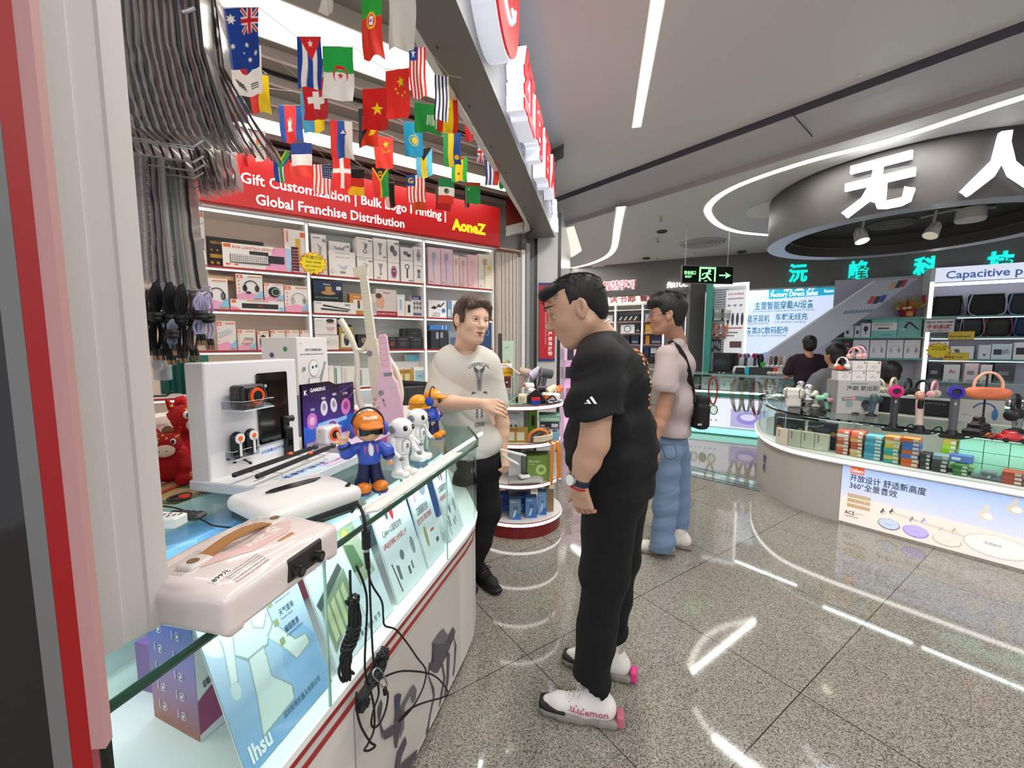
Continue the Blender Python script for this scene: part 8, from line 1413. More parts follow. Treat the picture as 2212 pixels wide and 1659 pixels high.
wd=1.3;C_=paint(1.3,.45,300,104,[('g','efe6e0','a9c2ee'),('e',.5,-.05,1.1,.26,'eadfd6'),('p',[(0,.2),(.25,.22),(.6,.14),(1.0,.17),(1.3,.13),(1.3,0),(0,0)],'e9ded4'),('p',[(.3,.17),(.7,.12),(1.2,.1),(1.2,.095),(.7,.11),(.3,.16)],'cfc0b4'),('r',.05,.400,.135,.45,'ea5a24')]+[('r',.045,y,.185,y+.028,'c09a5c')for y in(.21,.17,.13)]+[s for x,y,rx,ry,c,c2 in((.298,.07,.062,.042,'4a5260','c3d0e4'),(.443,.066,.068,.044,'8c78c4','bdb0f0'),(.599,.06,.07,.042,'b8a898','ece0d6'),(.82,.10,.15,.075,'c9c6c2','e9e6e2'))for s in(('e',x,y,rx,ry,c),('e',x,y+.003,rx*.93,ry*.9,c2),('r',x-.02,y-.002,x+.02,y,c))]+[s for x,y,k,c in((.26,.15,1,'3c424c'),(.31,.165,1,'2f343c'),(.42,.14,1,'8c8098'),(.48,.15,1,'9a8cc0'),(.57,.12,.9,'c9b8a8'),(.63,.135,.9,'b8a48c'),(.76,.29,2.3,'d9d0c0'),(.875,.37,2.3,'cfc8ba'))for s in(('e',x,y,.015*k,.013*k,c),('p',[(x-.009*k,y),(x-.003*k,y+.03*k),(x+.005*k,y+.03*k),(x+.003*k,y)],c),('e',x+.004*k,y-.002,.009*k,.008*k,'efeae2'))]+[('c',1.16,.03,.03,'ea5a24')],'fff')
P=np.stack(np.broadcast_arrays(np.linspace(0,wd,301)[None,:],0*np.ones((105,301)),np.linspace(0,.45,105)[:,None]),-1)
t=Th('light_poster','backlit earphone poster with orange brand tag on the straight side of the booth counter','poster',tp(bp(.0,-.006,.015)),RZ2);grid_obj('print',P,C_,vcm(.3,emit=.55),t,False)
m=MB();m.box((0,.001,0),(wd,.005,.45),'e0e0e0');m.B('backing',t);m=MB();nb=M('27303c')
def fitt(tx,x0,x1,z_,size,mt,bold=.01):v,f=glyphs(tx,bold);m.text(tx,size,mt,Tr(x0,-.002,z_)@FRONT,bold,sx=(x1-x0)/(max(u[0]for u in v)*size))
fitt('开放设计 舒适新高度',.05,.478,.345,.06,nb,.008);fitt('360°全景音效',.05,.33,.285,.058,nb,.006);fitt('hileo',.056,.13,.412,.04,M('fff',.5,emit=.3),.03)
for y,tx in((.21,'舒适稳固无感佩戴'),(.17,'AI降噪 高清通话'),(.13,'25小时超长续航')):fitt(tx,.052,.178,y+.006,.023,M('fbf3e6'),.015)
fitt('ACS',.035,.095,.07,.042,nb,.015);fitt('AIR CONDUCTION SOUND',.1,.15,.085,.01,nb,0);fitt('开放声学系统',.035,.12,.05,.013,nb,0);fitt('hileo',.77,.84,.105,.03,M('a9a9b4'),0);fitt('hileo',1.14,1.19,.02,.03,M('fff'),.02);m.B('lettering',t)
m=MB();c=atZ(1645,1020,.22);m.text('烟',.09,M('3a3a8c',.6),Tr(0,0,0)@FRONT,.03);m.text('机',.09,M('3a3a8c',.6),Tr(0,0,-.09)@FRONT,.03);cL=V3((RO[14][0],RO[14][1],.26));tg=V3((RO[16][0]-RO[12][0],RO[16][1]-RO[12][1],0)).normalized()
tag(m.B('floor_sign',loc=tp(cL+V3((tg[1],-tg[0],0))*.008*1),rz=math.atan2(tg[1],tg[0])),'small blue characters stuck on the curved booth end','sticker')
def cbox(label,s,d,z,w,h,dp,c,art=(),n=None,yaw=0,group=None):return pbox('product_box',label,'box',tp(bp(s,d+dp*0,z)),w,h,dp,list(art),c,c,rz=RZ2,yaw=yaw,group=group)
rd=random.Random(21)
def stack(px0,px1,ptop,d,cols_,hh,labbase,group=None,z0=.527,dp=.12):
 s0=sB(px0,z0,d);s1=sB(px1,z0,d);z=z0
 for i,c in en(cols_):
  cbox('%s, %s from the bottom'%(labbase,(od+['thirteenth','fourteenth'])[i]),s0+rd.uniform(-.003,.003),d,z,s1-s0-.004,hh-.001,dp,c,[('r',.62,.2,.95,.85,'e9e2d8'),('r',.65,.3,.9,.4,'8a8a8a')],yaw=rd.uniform(-2,2),group=group);z+=hh
for i in rn(4):cbox('upright beige box with brown lettering in the booth showcase, %s of four'%od[i],-.52+.098*i,.10-.0*i,.527,.094,.14,.05,'cfc6b4',[('r',.2,.45,.26,.95,'a06a4a'),('r',.3,.5,.33,.9,'8a8478')])
for i in rn(4):cbox('dark charcoal box near the curved glass end, %s'%['lower left','lower right','upper left','upper right'][i],-.66+.1*(i%2),.44,.527+.11*(i//2),.095,.105,.1,'3a3b3f',[('r',.2,.6,.8,.8,'6a6c70')])
for i in rn(2):cbox('black case with gold round ends behind the beige boxes, %s'%['left','right'][i],-.55+.24*i,.2,.527,.2,.22,.06,'26282c',[('c',.08,.6,.1,'a9823c'),('c',.92,.6,.1,'a9823c'),('p',[(.3,.2),(.7,.2),(.8,.8),(.2,.8)],'3f4246')])
tealc=['4a9ab4','57a6bd','3f90aa','4a9ab4','5aaec4','3f90aa','6ab4c8']
stack(1803,1830,0,.10,['c4583f','c9604a','d9a48c','c4583f','dd7a62','e0d2c0','dd6a5a'],.028,'terracotta and cream flat box stacked beside the beige boxes','terracotta boxes in the showcase')
stack(1833,1860,0,.09,['c9a86c','d9b890','c4583f','c4583f','d9a060','dd6a4a','e2725c'],.029,'red and sand flat box in the second showcase stack','red and sand boxes in the showcase')
stack(1864,1902,0,.08,tealc,.027,'teal blue flat box in the showcase stack','teal boxes in the showcase')
stack(1906,1940,0,.07,['3aa09a','e0c04a','3aa09a','4ab0a4','e0c04a','e8dc9a','e88a4a'],.029,'green and yellow flat box in the showcase stack','green and yellow boxes in the showcase')
stack(1944,1984,0,.06,['e06a2c','e06a2c','5a7ac4','e06a2c','5a7ac4','5a7ac4','e8743a'],.030,'orange and blue flat box in the showcase stack','orange and blue boxes in the showcase')
stack(1986,2010,0,.06,['3c4044','33373b','454a4e','3c4044'],.028,'charcoal flat box in the narrow showcase stack','charcoal boxes in the showcase')
stack(2012,2048,0,.055,['2f3337','3c4044','50565c','8c9ca8'],.029,'slate flat box beside the charging box','slate boxes in the showcase')
stack(2058,2092,0,.05,['3f7a3a','4a8a44','3f7a3a'],.024,'leaf green flat box at the showcase front','leaf green boxes in the showcase')
stack(2030,2062,0,.22,['a8c43c','8cc41c','b4d43c','8cc41c','a4cc2c','c9b24a'],.034,'lime box stacked deep in the showcase','lime boxes in the showcase',dp=.1)
for r_ in rn(3):
 for k in rn(4):cbox('mint green box in the block at the right of the showcase, %s row %s column'%(['bottom','middle','top'][r_],od[k]),sB(2070,.6,.2)+.115*k,.20,.527+.078*r_,.112,.075,.1,'a4e0c4',[('r',.4,.8,.42,1,'7cc0a0')],group='mint green boxes in the showcase')
s_=sB(2050,.6,.12);cbox('blue box standing on the charging box',s_,.13,.60,.11,.05,.1,'5a70b4',[('r',.1,.3,.5,.7,'cfd8ee')]);cbox('green yellow box printed with the word charging',s_,.12,.553,.11,.045,.1,'b4e08c',[('t','CHARGING',.08,.3,.5,'2c3a20')]);cbox('dark grey box beneath the charging box',s_,.12,.527,.11,.025,.1,'3c4440')
for i in rn(7):
 s=sB(2098,.55,.05)+.085*(i%4)-(.0 if i<4 else-.04);m=MB();m.box((0,0,0),(.078,.08,.028),M('8f989c',.15,alpha=.55),ch=.008);m.box((.006,.006,.003),(.072,.074,.02),'3a3c3e',ch=.006)
 tag(m.B('case_pack',loc=tp(bp(s,.05,.527+.031*(i//4 if i<4 else 1))),rz=RZ2),'clear lidded earphone case pack at the showcase front, %s row %s'%('lower' if i<4 else 'upper',od[i%4]),'package')
stack(2168,2215,0,.05,['b4482c','c05030','b4482c'],.026,'brick red flat box at the right frame edge','brick red boxes')
TZ=.828
def on(px,py,z=TZ):return atZ(px,py,z)
def headset(label,c,rz,col_,pad,k=1.0,name='headphones',stand=None,h=.0):
 t=Th(name,label,'headphones',tp(c),rz);r=.075*k;z0=h+.09*k;m=MB();m.tube([(0,r*cos(a),z0+r*1.15*sin(a))for a in[rad(-8+196*i/18)for i in rn(19)]],lambda u:.009*k+.005*k*sin(PI*u),M(col_,.4),10);m.B('headband',t,smooth=180)
 for y in(-1,1):
  q=SD(.004);q.cap((0,y*(r+.004),z0-.035*k),(0,y*(r-.012),z0-.035*k),.036*k,.034*k,.004,((0,1,0),.5));c_=sj('ear_cup',[(q,M(col_,.4))],t)
  m=MB();m.T=Tr(0,y*(r-.02*k),z0-.035*k)@R('X',90);m.lathe([(.018*k,-.006),(.032*k,-.008),(.034*k,0),(.032*k,.008),(.018*k,.006)],M(pad,.7),20);m.B('cushion',c_,smooth=180)
 if stand:m=MB();m.cyl((0,0,0),(0,0,z0+r*1.05),.006,.006,M(stand,.3),10);m.lathe([(.05,0),(.05,.006),(0,.008)],M(stand,.3),20);m.ell((0,0,z0+r*1.05),(.012,.03,.008),M(stand,.3));m.B('stand',t)
 return t
def massager(label,c,rz,body,tip,k=1.0,cat='massage gun'):
 t=Th('massage_gun',label,cat,tp(c),rz);q=SD(.004);q.cap((0,0,.13*k),(.07*k,0,.13*k),.028*k,.024*k,.01);q.cap((0,0,.13*k),(0,0,.155*k),.028*k,.027*k,.01);q.cap((-.005*k,0,.12*k),(-.02*k,0,.03*k),.02*k,.018*k,.014);sj('body',[(q,M(body,.35))],t);m=MB();m.cyl((.085*k,0,.13*k),(.1*k,0,.13*k),.012*k,.012*k,M(tip,.4),14);m.ell((.106*k,0,.13*k),(.014*k,.017*k,.017*k),M(tip,.4));m.B('head',t,smooth=60);m=MB();m.lathe([(.04*k,0),(.04*k,.01),(.02*k,.02),(0,.03)],M(tip,.5),18,T=Tr(-.02*k,0,0));m.B('base',t);return t
s0=on(1895,905);cT=tp(on(1806,893));cz=math.atan2(on(1897,905)[1]-cT[1],on(1897,905)[0]-cT[0]);wb=(on(1897,905)-V3(cT)).length
cH=atY(1806,822,cT[1])[2]-TZ;wb=.31;cz=rad(-12)
pbox('display_carton','large grey printed carton with dark lettering under the five white boxes','box',cT,wb,cH,.18,[('t','净剃 更出彩',.2,.72,.16,'4c4e52'),('r',.3,.9,.7,.93,'8a8a8e'),('p',[(.1,.5),(.5,.55),(.8,.5),(.75,.38),(.4,.42),(.12,.38)],'6f8c88'),('e',.68,.3,.1,.13,'3a3c40'),('p',[(.6,.3),(.66,.1),(.76,.1),(.76,.3)],'4a5458'),('e',.3,.3,.09,.1,'8a9aa0')],'b9b6b4','8f8c8c',rz=cz)
for i,(k,r_)in en(((0,0),(1,0),(2,0),(1,1),(2,1))):
 o=V3((cos(cz),sin(cz),0))*(.104*k);pbox('product_box','small white earphone box with gold seal on the grey carton, %s'%['bottom left','bottom middle','bottom right','top middle','top right'][i],'box',tp(V3(cT)+o+V3((0,.01,cH+.001+.083*r_))),.1,.08,.1,[('c',.85,.85,.08,'a48c3c'),('p',[(.3,.3),(.5,.6),(.55,.55),(.38,.28)],'a9a4a0'),('p',[(.5,.25),(.7,.5),(.74,.46),(.56,.22)],'b9b4b0')],'e6e0de','d0cac8',rz=cz,group='white earphone boxes on the grey carton')
for i in rn(6):
 m=MB();g_=M('e6ecec',.1,alpha=.5)
 m.tube([(-.06,0,0),(-.055,.03,.004),(-.01,.035,.004),(0,.025,.006),(.01,.035,.004),(.055,.03,.004),(.06,0,0),(.055,-.06,0)],.004,g_,6,sm=3);c=on(1662+4*(i%3),862-4*i,TZ);c[2]=TZ+.004+.009*i;tag(m.B('spectacles',loc=tp(c),rz=rad(20*i),smooth=180),'clear pale spectacles in the loose pile at the booth left end, %s from the bottom'%od[i],'glasses','clear spectacles piled at the booth end')
t=Th('round_gadget','off white bagged neck fan shape standing near the left end of the booth','fan',tp(on(1712,878)),rad(-20));q=SD(.006);q.rbox((0,0,.06),(.06,.03,.06),.01,.02);q.rbox((0,0,.135),(.085,.03,.045),.03,.02);sj('body',[(q,M('d9d4ce'))],t);m=MB()
for y in(-.09,-.055,.05):m.tube([(y+.012*cos(a),-.034,.13+.045*sin(a))for a in[rad(90+200*i/10)for i in rn(11)]],.003,M('3a3a3c',.4),6)
m.B('cords',t)
massager('dark slate handheld fan beside the off white bagged gadget',on(1745,862),rad(200),'4c5458','3a4044',.8,'fan')
massager('cream massage gun with a chrome ring, left part of the booth top',on(1760,878),rad(215),'ddd8c4','c9c9c9',.85)
massager('mint and clear massage gun behind the pink one',on(1782,888),rad(160),'8cc9ac','26282a',.9)
massager('dusty rose massage gun with black head',on(1803,890),rad(175),'c9909c','1a1a1c',.8)
massager('bright pink massage gun pointing left',on(1838,893),rad(172),'d98a9c','3a2c30',1.0)
massager('dark teal massage gun with black round head before the grey carton',on(1885,898),rad(20),'3f5258','141416',1.0)
for i,(px,py,c,l)in en(((1728,832,'c9ccdc','lilac and white transforming toy robot at the back of the booth top'),(1745,842,'efefef','white toy robot with dark arms beside the lilac one'))):
 t=toy_robot(l,on(px,py+22),rad(-60),.85);
headset('white over-ear headphones lying beside the toy robots',on(1775,845),rad(60),'e9e4de','d9d0c8',.8)
headset('cream headphones with gold pads near the back left of the booth top',on(1797,842),rad(20),'ddd2c0','c9b48c',.75)
hz=cH+TZ+.17
for px,dy,c,p,l,k in((1822,.05,'efe9e4','c9c0b8','white headphones on a small black stand on the carton pile',.6),(1850,.06,'e8a898','f0c9c0','salmon pink headphones on the carton pile',.6),(1868,.10,'d9a4b8','8a8c9a','pink and silver cat-ear headphones on the carton pile',.65)):
 a=V3(cT)+V3((cos(cz),sin(cz),0))*((px-1806)/91*.30)+V3((0,dy,0));headset(l,(a[0],a[1],hz if px>1830 else cH+TZ+.086),rad(20),c,p,k,stand='26262a' if px<1830 else None)
m=MB();m.box((-.03,-.03,0),(.03,.03,.035),'ee5a34');tag(m.B('gift_box',loc=tp(V3(cT)+V3((.05,.05,cH+.086))),rz=cz),'small orange red box on the low step of the carton pile','box')
hb=3.35
for px,Y,c,p,l,k,z_ in((1905,3.6,'e3ddc9','d0c8b0','ivory headphones edge-on right of the white boxes',.9,.98),(1938,3.5,'cfc3a4','b9ac8c','khaki headphones on a clear stand',1.0,.98),(1970,3.42,'1c1c1f','2c2c30','black headphones with silver arms on a clear stand',1.0,.98),(2003,3.35,'1a1a1c','222226','black over-ear headphones seen from the side',.95,.98),(2028,3.28,'dfa4ac','c9d8cc','pink headphones with clear green cat ears',.95,.98),(2210,2.55,'151518','232326','black headphones at the right frame edge',1.15,.93)):
 a=atY(px,742,Y);headset(l,(a[0],Y,z_),rad(-60 if px not in(2003,1905)else 0),c,p,k*.85)
t=Th('display_shelf','clear raised shelf carrying the row of headphones','shelf',tp(atY(1900,742,3.62))[:2]+(.83,),rad(-47));m=MB();m.box((-.05,-.06,.140),(.62,.06,.149),M('cfdcd8',.15,alpha=.6));m.B('top',t);m=MB();m.box((-.04,-.01,0),(.6,.01,.14),M('17181c',.3));m.text('T',.09,M('9a9aa0',.4),Tr(.0,-.0115,.03)@FRONT);m.text('AUDIO PLAYER',.02,M('9a9aa0',.4),Tr(.3,-.0115,.1)@FRONT);m.B('dark_panel',t)
def wand(label,px,py,rz,ring,body,Yk,hh=.30,tilt=0,tip=False):
 c=on(px,py);t=Th('hair_dryer',label,'hair dryer',tp(c),rz);T=R('X',tilt);bm_=M(body,.35);m=MB();m.lathe([(.06,0),(.06,.012),(.03,.02),(.022,.05),(0,.05)],M('141416',.4),20);m.tube([(0,.03,.04),(0,.035,hh*.6),(0,.02,hh-.03)],.016,M('141416',.4),10);m.B('stand',t,smooth=60)
 m=MB();m.T=T;m.cyl((0,0,.05),(0,0,hh-.03),.020,.022,bm_,20);m.box((-.004,-.024,hh*.72),(.004,-.02,hh*.78),'b0b0b0');m.B('handle',t,smooth=40)
 m=MB();m.T=T@Tr(0,0,hh)@R('X',90)
 if tip:m.ell((0,0,0),(.028,.036,.028),M(ring,.25,.3));m.B('rose_tip',t,smooth=180)
 else:
  m.lathe([(.018,.02),(.024,.032),(.036,.030),(.040,.018),(.040,-.012),(.018,-.012),(.018,.02)],M(ring,.22),28);m.lathe([(.018,.02),(.016,-.02),(0,-.02)],M('1a1a1c',.4),24);m.B('ring_head',t,smooth=60)
  m=MB();m.T=T@Tr(0,.005,hh)@R('X',90);m.lathe([(.037,-.012),(.036,-.05),(.02,-.055)],bm_,24);m.B('barrel',t,smooth=60)
 m=MB();m.tube([(.05,-.03,.02),(.08,-.05,.06),(.10,-.03,.03),(.07,.0,.004),(.02,-.05,.004),(-.06,-.05,.004)],.004,KB,6,sm=4);m.B('power_cord',t,smooth=180);return t
wand('black hair dryer with magenta ring head on a black stand',1928,930,rad(-34),'d4147c','3c3c40',1,.27)
wand('nude hair styler with rose tip leaning on a black stand',1985,935,rad(-34),'d9a090','cdb5ac',1,.25,-14,True)
wand('dark grey hair dryer with violet blue ring head on a black stand',2055,945,rad(-38),'3420a4','55565c',1,.29)
t=Th('headphone_case','peach orange butterfly shaped headphones on a black stand','headphones',tp(on(2125,925)),RZ2*.6);q=SD(.006);q.ell((-.05,0,.245),(.07,.03,.042),.02,R('Y',12));q.ell((.05,0,.245),(.07,.03,.042),.02,R('Y',-12));q.rbox((0,0,.27),(.06,.028,.02),.012,.01);sj('shell',[(q,M('e07850'))],t)
m=MB();m.tube([(-.07,0,.27),(-.066,0,.33),(-.035,0,.38),(0,0,.392),(.035,0,.38),(.066,0,.33),(.07,0,.27)],.009,M('ecb49a',.4),10,sm=4);m.B('carry_band',t,smooth=180);m=MB();m.cyl((0,.03,0),(0,.03,.38),.006,.006,M('1c1c1e',.4),8);m.lathe([(.05,0),(.05,.006),(0,.008)],M('1c1c1e',.4),16,T=Tr(0,.03,0));m.B('stand',t)
c=on(2085,915);t=Th('picture_board','grey board with a large blue headphone picture behind the silver gadgets','sign',tp(c+V3((.05,.1,0))),rad(-30));m=MB();m.box((-.03,0,0),(.24,.01,.17),'a9a6a2');prims(m,[],.1,.1,0);m.T=Tr(.05,0,0);prims(m,[('o',.5,.5,.4,.06,-10,160,'1f4a7c'),('e',.84,.38,.1,.25,'2a6494')],.17,.17,0);m.B('board',t)
t=Th('helmet_gadget','chrome silver robot-head gadget at the right end of the booth top','gadget',tp(on(2195,935)),rad(-120));q=SD(.005);q.ell((0,0,.2),(.045,.05,.045),.01);q.cap((0,0,.16),(0,0,.04),.03,.022,.02);q.ell((.03,0,.19),(.02,.03,.02),.01,None,'d');sj('body',[(q,M('a9abae',.15,.9))],t);m=MB()
for y in(-.05,.05):m.T=Tr(0,y,.2)@R('X',90);m.lathe([(.03,-.008),(.03,.008),(.02,.012),(0,.012)],M('c9cacc',.15,.9),20)
m.B('discs',t,smooth=40);m=MB();m.lathe([(.06,0),(.06,.01),(.02,.03),(.02,.08),(0,.08)],M('1a1a1c',.4),20);m.B('stand',t)
for i,(px,py,k,c_,l)in en(((2185,955,1.0,'c41c24','bright red retro toy vehicle at the right frame edge'),(2150,950,.6,'8c1c24','small dark red toy vehicle left of the bright one'),(2138,945,.45,'c9862c','tiny orange toy vehicle among the red ones'))):
 t=Th('toy_car',l,'toy car',tp(on(px,py)),rad(-30));q=SD(.004*max(.6,k));q.rbox((0,0,.028*k),(.06*k,.032*k,.016*k),.01*k,.01*k);q.rbox((-.01*k,0,.052*k),(.03*k,.027*k,.016*k),.012*k,.01*k);sj('body',[(q,M(c_,.2,coat=.5))],t)
 for x in(-.035,.035):
  for y in(-1,1):m=MB();m.cyl((x*k,y*.026*k,.014*k),(x*k,y*.036*k,.014*k),.014*k,.014*k,M('161616'),16);m.B('wheel',t,smooth=40)
 m=MB();m.box((.0595*k,-.02*k,.022*k),(.061*k,.02*k,.034*k),'d9d9d9');m.B('grille',t)
t=Th('drone','folded black drone with thin propellers beside the violet ringed dryer','drone',tp(on(2112,940)),rad(20));q=SD(.005);q.rbox((0,0,.05),(.05,.04,.03),.012,.02);q.rbox((.02,.01,.1),(.035,.02,.02),.01,.02);q.rbox((-.02,0,.02),(.06,.05,.02),.01,.01);sj('body',[(q,M('19191b',.35))],t);m=MB()
for a in(20,100,200):m.tube([(0,0,.125),(.09*cos(rad(a)),.09*sin(rad(a)),.128)],.003,M('8a8a8c',.3),6);m.box((.07*cos(rad(a))-.03,.07*sin(rad(a))-.004,.129),(.07*cos(rad(a))+.03,.07*sin(rad(a))+.004,.131),'77797c')
m.B('propellers',t)
pbox('teal_box','slim upright teal box near the violet ringed dryer','box',tp(on(2088,905)+V3((-.06,.08,0))),.022,.11,.02,[],'5ab8a0','5ab8a0',rz=0)
for i in rn(8):
 c=on(1775+24*i,902+4*i);m=MB();m.box((-.02,-.03,0),(.02,.03,.004),M('55575c',.3));tag(m.B('price_card',loc=(c[0],c[1],TZ+.001),rz=rad(-30)),'small dark price card lying along the booth glass edge, %s from the left'%od[i],'card','dark cards along the booth edge')
RC=V3((3.97,4.33,0));RR=1.19;t=Th('ring_sign','large dark grey round ring canopy sign with white glowing characters over the booth','sign',tp(RC));n=96;dgm=M('33302e',.5)
A=[2*PI*i/n for i in rn(n+1)];m=MB()
m.add([(RR*cos(a),RR*sin(a),z)for a in A for z in(2.5,2.985)],[(2*i,2*i+2,2*i+3,2*i+1)for i in rn(n)],dgm);m.B('outer_band',t,smooth=180)
m=MB();m.add([(r*cos(a),r*sin(a),2.5)for a in A for r in(RR,RR-.17)],[(2*i,2*i+1,2*i+3,2*i+2)for i in rn(n)],M('aeb4c4',.3));m.B('lower_ring',t)
m=MB();m.add([((RR-.17)*cos(a),(RR-.17)*sin(a),z)for a in A for z in(2.5,2.72)],[(2*i,2*i+1,2*i+3,2*i+2)for i in rn(n)],M('4a4844'));m.add([((RR-.17)*cos(a),(RR-.17)*sin(a),2.72)for a in A[:-1]],[tp(rn(n))],M('3f3d3a',.6))
m.add([(r*cos(a),r*sin(a),2.60)for a in A for r in(RR-.17,RR-.21)],[(2*i,2*i+1,2*i+3,2*i+2)for i in rn(n)],M('77746e',.4));m.B('inner_soffit',t,smooth=30)
for ch,px,py,sz in(('无',1896,402,.46),('人',2165,352,.44)):
 r=ray(px,py);d=V3((r[0],r[1]));oc=-V3((RC[0],RC[1]));a_=d.dot(d);b_=d.dot(oc);c_=oc.dot(oc)-(RR+.02)**2;tt_=(-b_-math.sqrt(b_*b_-a_*c_))/a_;hit=V3((r[0]*tt_,r[1]*tt_,EYE+r[2]*tt_));nn=V3((hit[0]-RC[0],hit[1]-RC[1],0)).normalized();xx=V3((0,0,1)).cross(nn)
 v,f=glyphs(ch,.03);cxm=(min(p[0]for p in v)+max(p[0]for p in v))/2;cym=(min(p[1]for p in v)+max(p[1]for p in v))/2;m=MB();m.T=frame(tp(hit-RC),xx,(0,0,1));m.text(ch,sz*1.0,M('f2f6ff',.4,emit=1.3),Tr(-cxm*sz,-cym*sz,0),.03,.02);m.B('character',t)
for px,py,l,on_ in((1860,512,'white spotlight glowing downwards on the left under the ring canopy',1),(2014,500,'white unlit spotlight in the middle under the ring canopy',0)):
 c=atY(px,py,4.35 if on_ else 4.2);s=Th('spotlight',l,'spotlight',tp(c));m=MB();m.cyl((0,0,.05),(.02,0,.2),.012,.012,'c9c7c2',10);m.B('stem',s);m=MB();dd=V3((0,-.25,-.6)).normalized()if on_ else V3((-.35,-.1,-.6)).normalized();m.cyl(tp(-dd*.06),tp(dd*.05),.05,.062,M('e0ded8',.4),24);m.cyl(tp(-dd*.10),tp(-dd*.06),.03,.05,M('e0ded8',.4),24)
 for k in rn(8):a=2*PI*k/8;u_=dd.orthogonal().normalized();v_=dd.cross(u_);p=(u_*cos(a)+v_*sin(a))*.052;m.cyl(tp(p-dd*.05),tp(p*1.03-dd*.01),.003,.003,'77756f',5)
 m.B('can',s,smooth=40);m=MB();m.cyl(tp(dd*.045),tp(dd*.053),.055,.055,M('fff6dc',.4,emit=3.5 if on_ else.25),24);m.B('lens',s)
c=atY(2098,455,4.1);s=Th('round_lamp','glowing round flat lamp at the right under the ring canopy','spotlight',(c[0],c[1],2.60));m=MB();m.lathe([(.10,.1),(.11,0),(.10,-.02),(.085,-.02)],M('e0ded8',.4),28);m.B('housing',s);m=MB();m.lathe([(.085,-.018),(0,-.018)],M('f6f6f0',.4,emit=4),28);m.B('lens',s)
c=atZ(1925,482,2.715);disc(1925,482,2.718,.2,'air_diffuser','round dark vent with rings under the canopy soffit','vent',4,'6a6864')
m=MB();m.tube([tp(atZ(1990,470,2.70)),tp(atZ(2070,452,2.69)),tp(atZ(2150,448,2.70))],.01,'b9b7b2',8,sm=3);tag(m.B('conduit'),'pale cable conduit running under the canopy soffit','cable')
ES=atY(1472,612,5.6);t=Th('exit_sign','black hanging exit sign with green running figure and arrow','sign',(ES[0],5.6,ES[2]),rad(7));wE=atY(1592,612,5.6)[0]-ES[0];hE=.235;m=MB();m.box((0,0,0),(wE,.03,hE),M('8a8a88',.3,.6));m.box((.008,-.003,.008),(wE-.008,.0,hE-.008),M('060d08',.15));m.B('case',t)
gm=M('8cf09a',.4,emit=1.3);m=MB();m.text('安全出口',.052,gm,Tr(.03,-.005,.12)@FRONT,.03,sx=.8);m.text('EXIT',.036,gm,Tr(.045,-.005,.075)@FRONT,.04,sx=1.25);X0=wE*.33
def rr(pts):m.poly([(X0+x*wE,-.005,z*hE)for x,z in pts],gm)
rr([(0,.12),(.03,.12),(.03,.9),(0,.9)]);rr([(.29,.12),(.32,.12),(.32,.9),(.29,.9)]);rr([(0,.82),(.32,.82),(.32,.92),(0,.92)])
m.T=Tr(0,-.001,0);m.cyl((X0+.195*wE,-.005,.70*hE),(X0+.195*wE,-.006,.70*hE),.022,.022,gm,16)
for P in(((.13,.62),(.18,.64),(.17,.40),(.13,.38)),((.15,.64),(.23,.54),(.24,.50),(.14,.56)),((.13,.62),(.06,.56),(.05,.44),(.07,.44),(.08,.52),(.13,.56)),((.13,.42),(.17,.42),(.21,.32),(.25,.18),(.22,.16),(.17,.3)),((.13,.44),(.15,.36),(.10,.26),(.04,.25),(.04,.30),(.09,.32)),((.10,.16),(.16,.19),(.15,.14),(.10,.13))):rr(P)
rr([(.385,.44),(.53,.44),(.53,.52),(.385,.52)]);rr([(.50,.30),(.62,.48),(.50,.66),(.52,.54),(.53,.48),(.52,.42)]);m.B('symbols',t)
for x in(.05,wE-.08):m=MB();m.cyl((x,.015,hE),(x,.015,2.99-ES[2]),.004,.004,M('8a8a88',.3),6);m.B('suspension_wire',t)
G=[V3((.2,9.5,0)),V3((3.35,7.85,0)),V3((9.6,5.25,0))];BZ0,BZ1=2.38,3.0;m=MB();bm_=M('66635f',.45)
for a,b in zip(G[:-1],G[1:]):
 d=(b-a).normalized();nI=V3((-d[1],d[0],0));v=[a,b,b+nI*.25,a+nI*.25];m.add([(p[0],p[1],z)for z in(BZ0,BZ1)for p in v],[(0,1,5,4),(3,2,1,0),(2,3,7,6)],bm_)
struct(m,'trim_7')
m=MB();a=atY(1487,742,7.6);b=atY(1519,742,7.6);m.box((a[0],7.6,0),(b[0],7.75,2.6),M('55524e',.45));struct(m,'trim_8')
def face(a,b):d=(b-a).normalized();return math.atan2(d[1],d[0]),d,math.degrees(math.atan2(d[0],d[1]))
def signtext(name,label,items,seg,cat='sign',out=.03):
 a,b=G[seg],G[seg+1];rz,d,ang=face(a,b);n_=V3((d[1],-d[0],0));o=a+n_*out;t=Th(name,label,cat,tp(o+V3((0,0,BZ0))),rz)
 for tx,px,py,wpx,hpx,c,em,bold in items:
  p=onP(px,py,tp(o)[:2],ang);s=(p-o).dot(d);Y=p[1];q=onP(px+wpx,py,tp(o)[:2],ang);v,f=glyphs(tx,bold*.5);gw=max(u[0]for u in v);sz=hpx/900*Y*1.1;m=MB();m.text(tx,sz,M(c,.4,emit=em),Tr(s,0,p[2]-BZ0)@FRONT,bold*.5,.02,sx=((q-o).dot(d)-s)/(gw*sz));m.B('characters',t)
 return t
TL='14e6d8'
signtext('shop_sign','four widely spaced turquoise glowing characters on the dark far shop band',[('沅',1703,606,40,36,TL,.9,.05),('峰',1831,602,44,38,TL,.9,.05),('科',1972,596,50,41,TL,.9,.05),('技',2130,590,58,46,TL,.9,.05)],1)
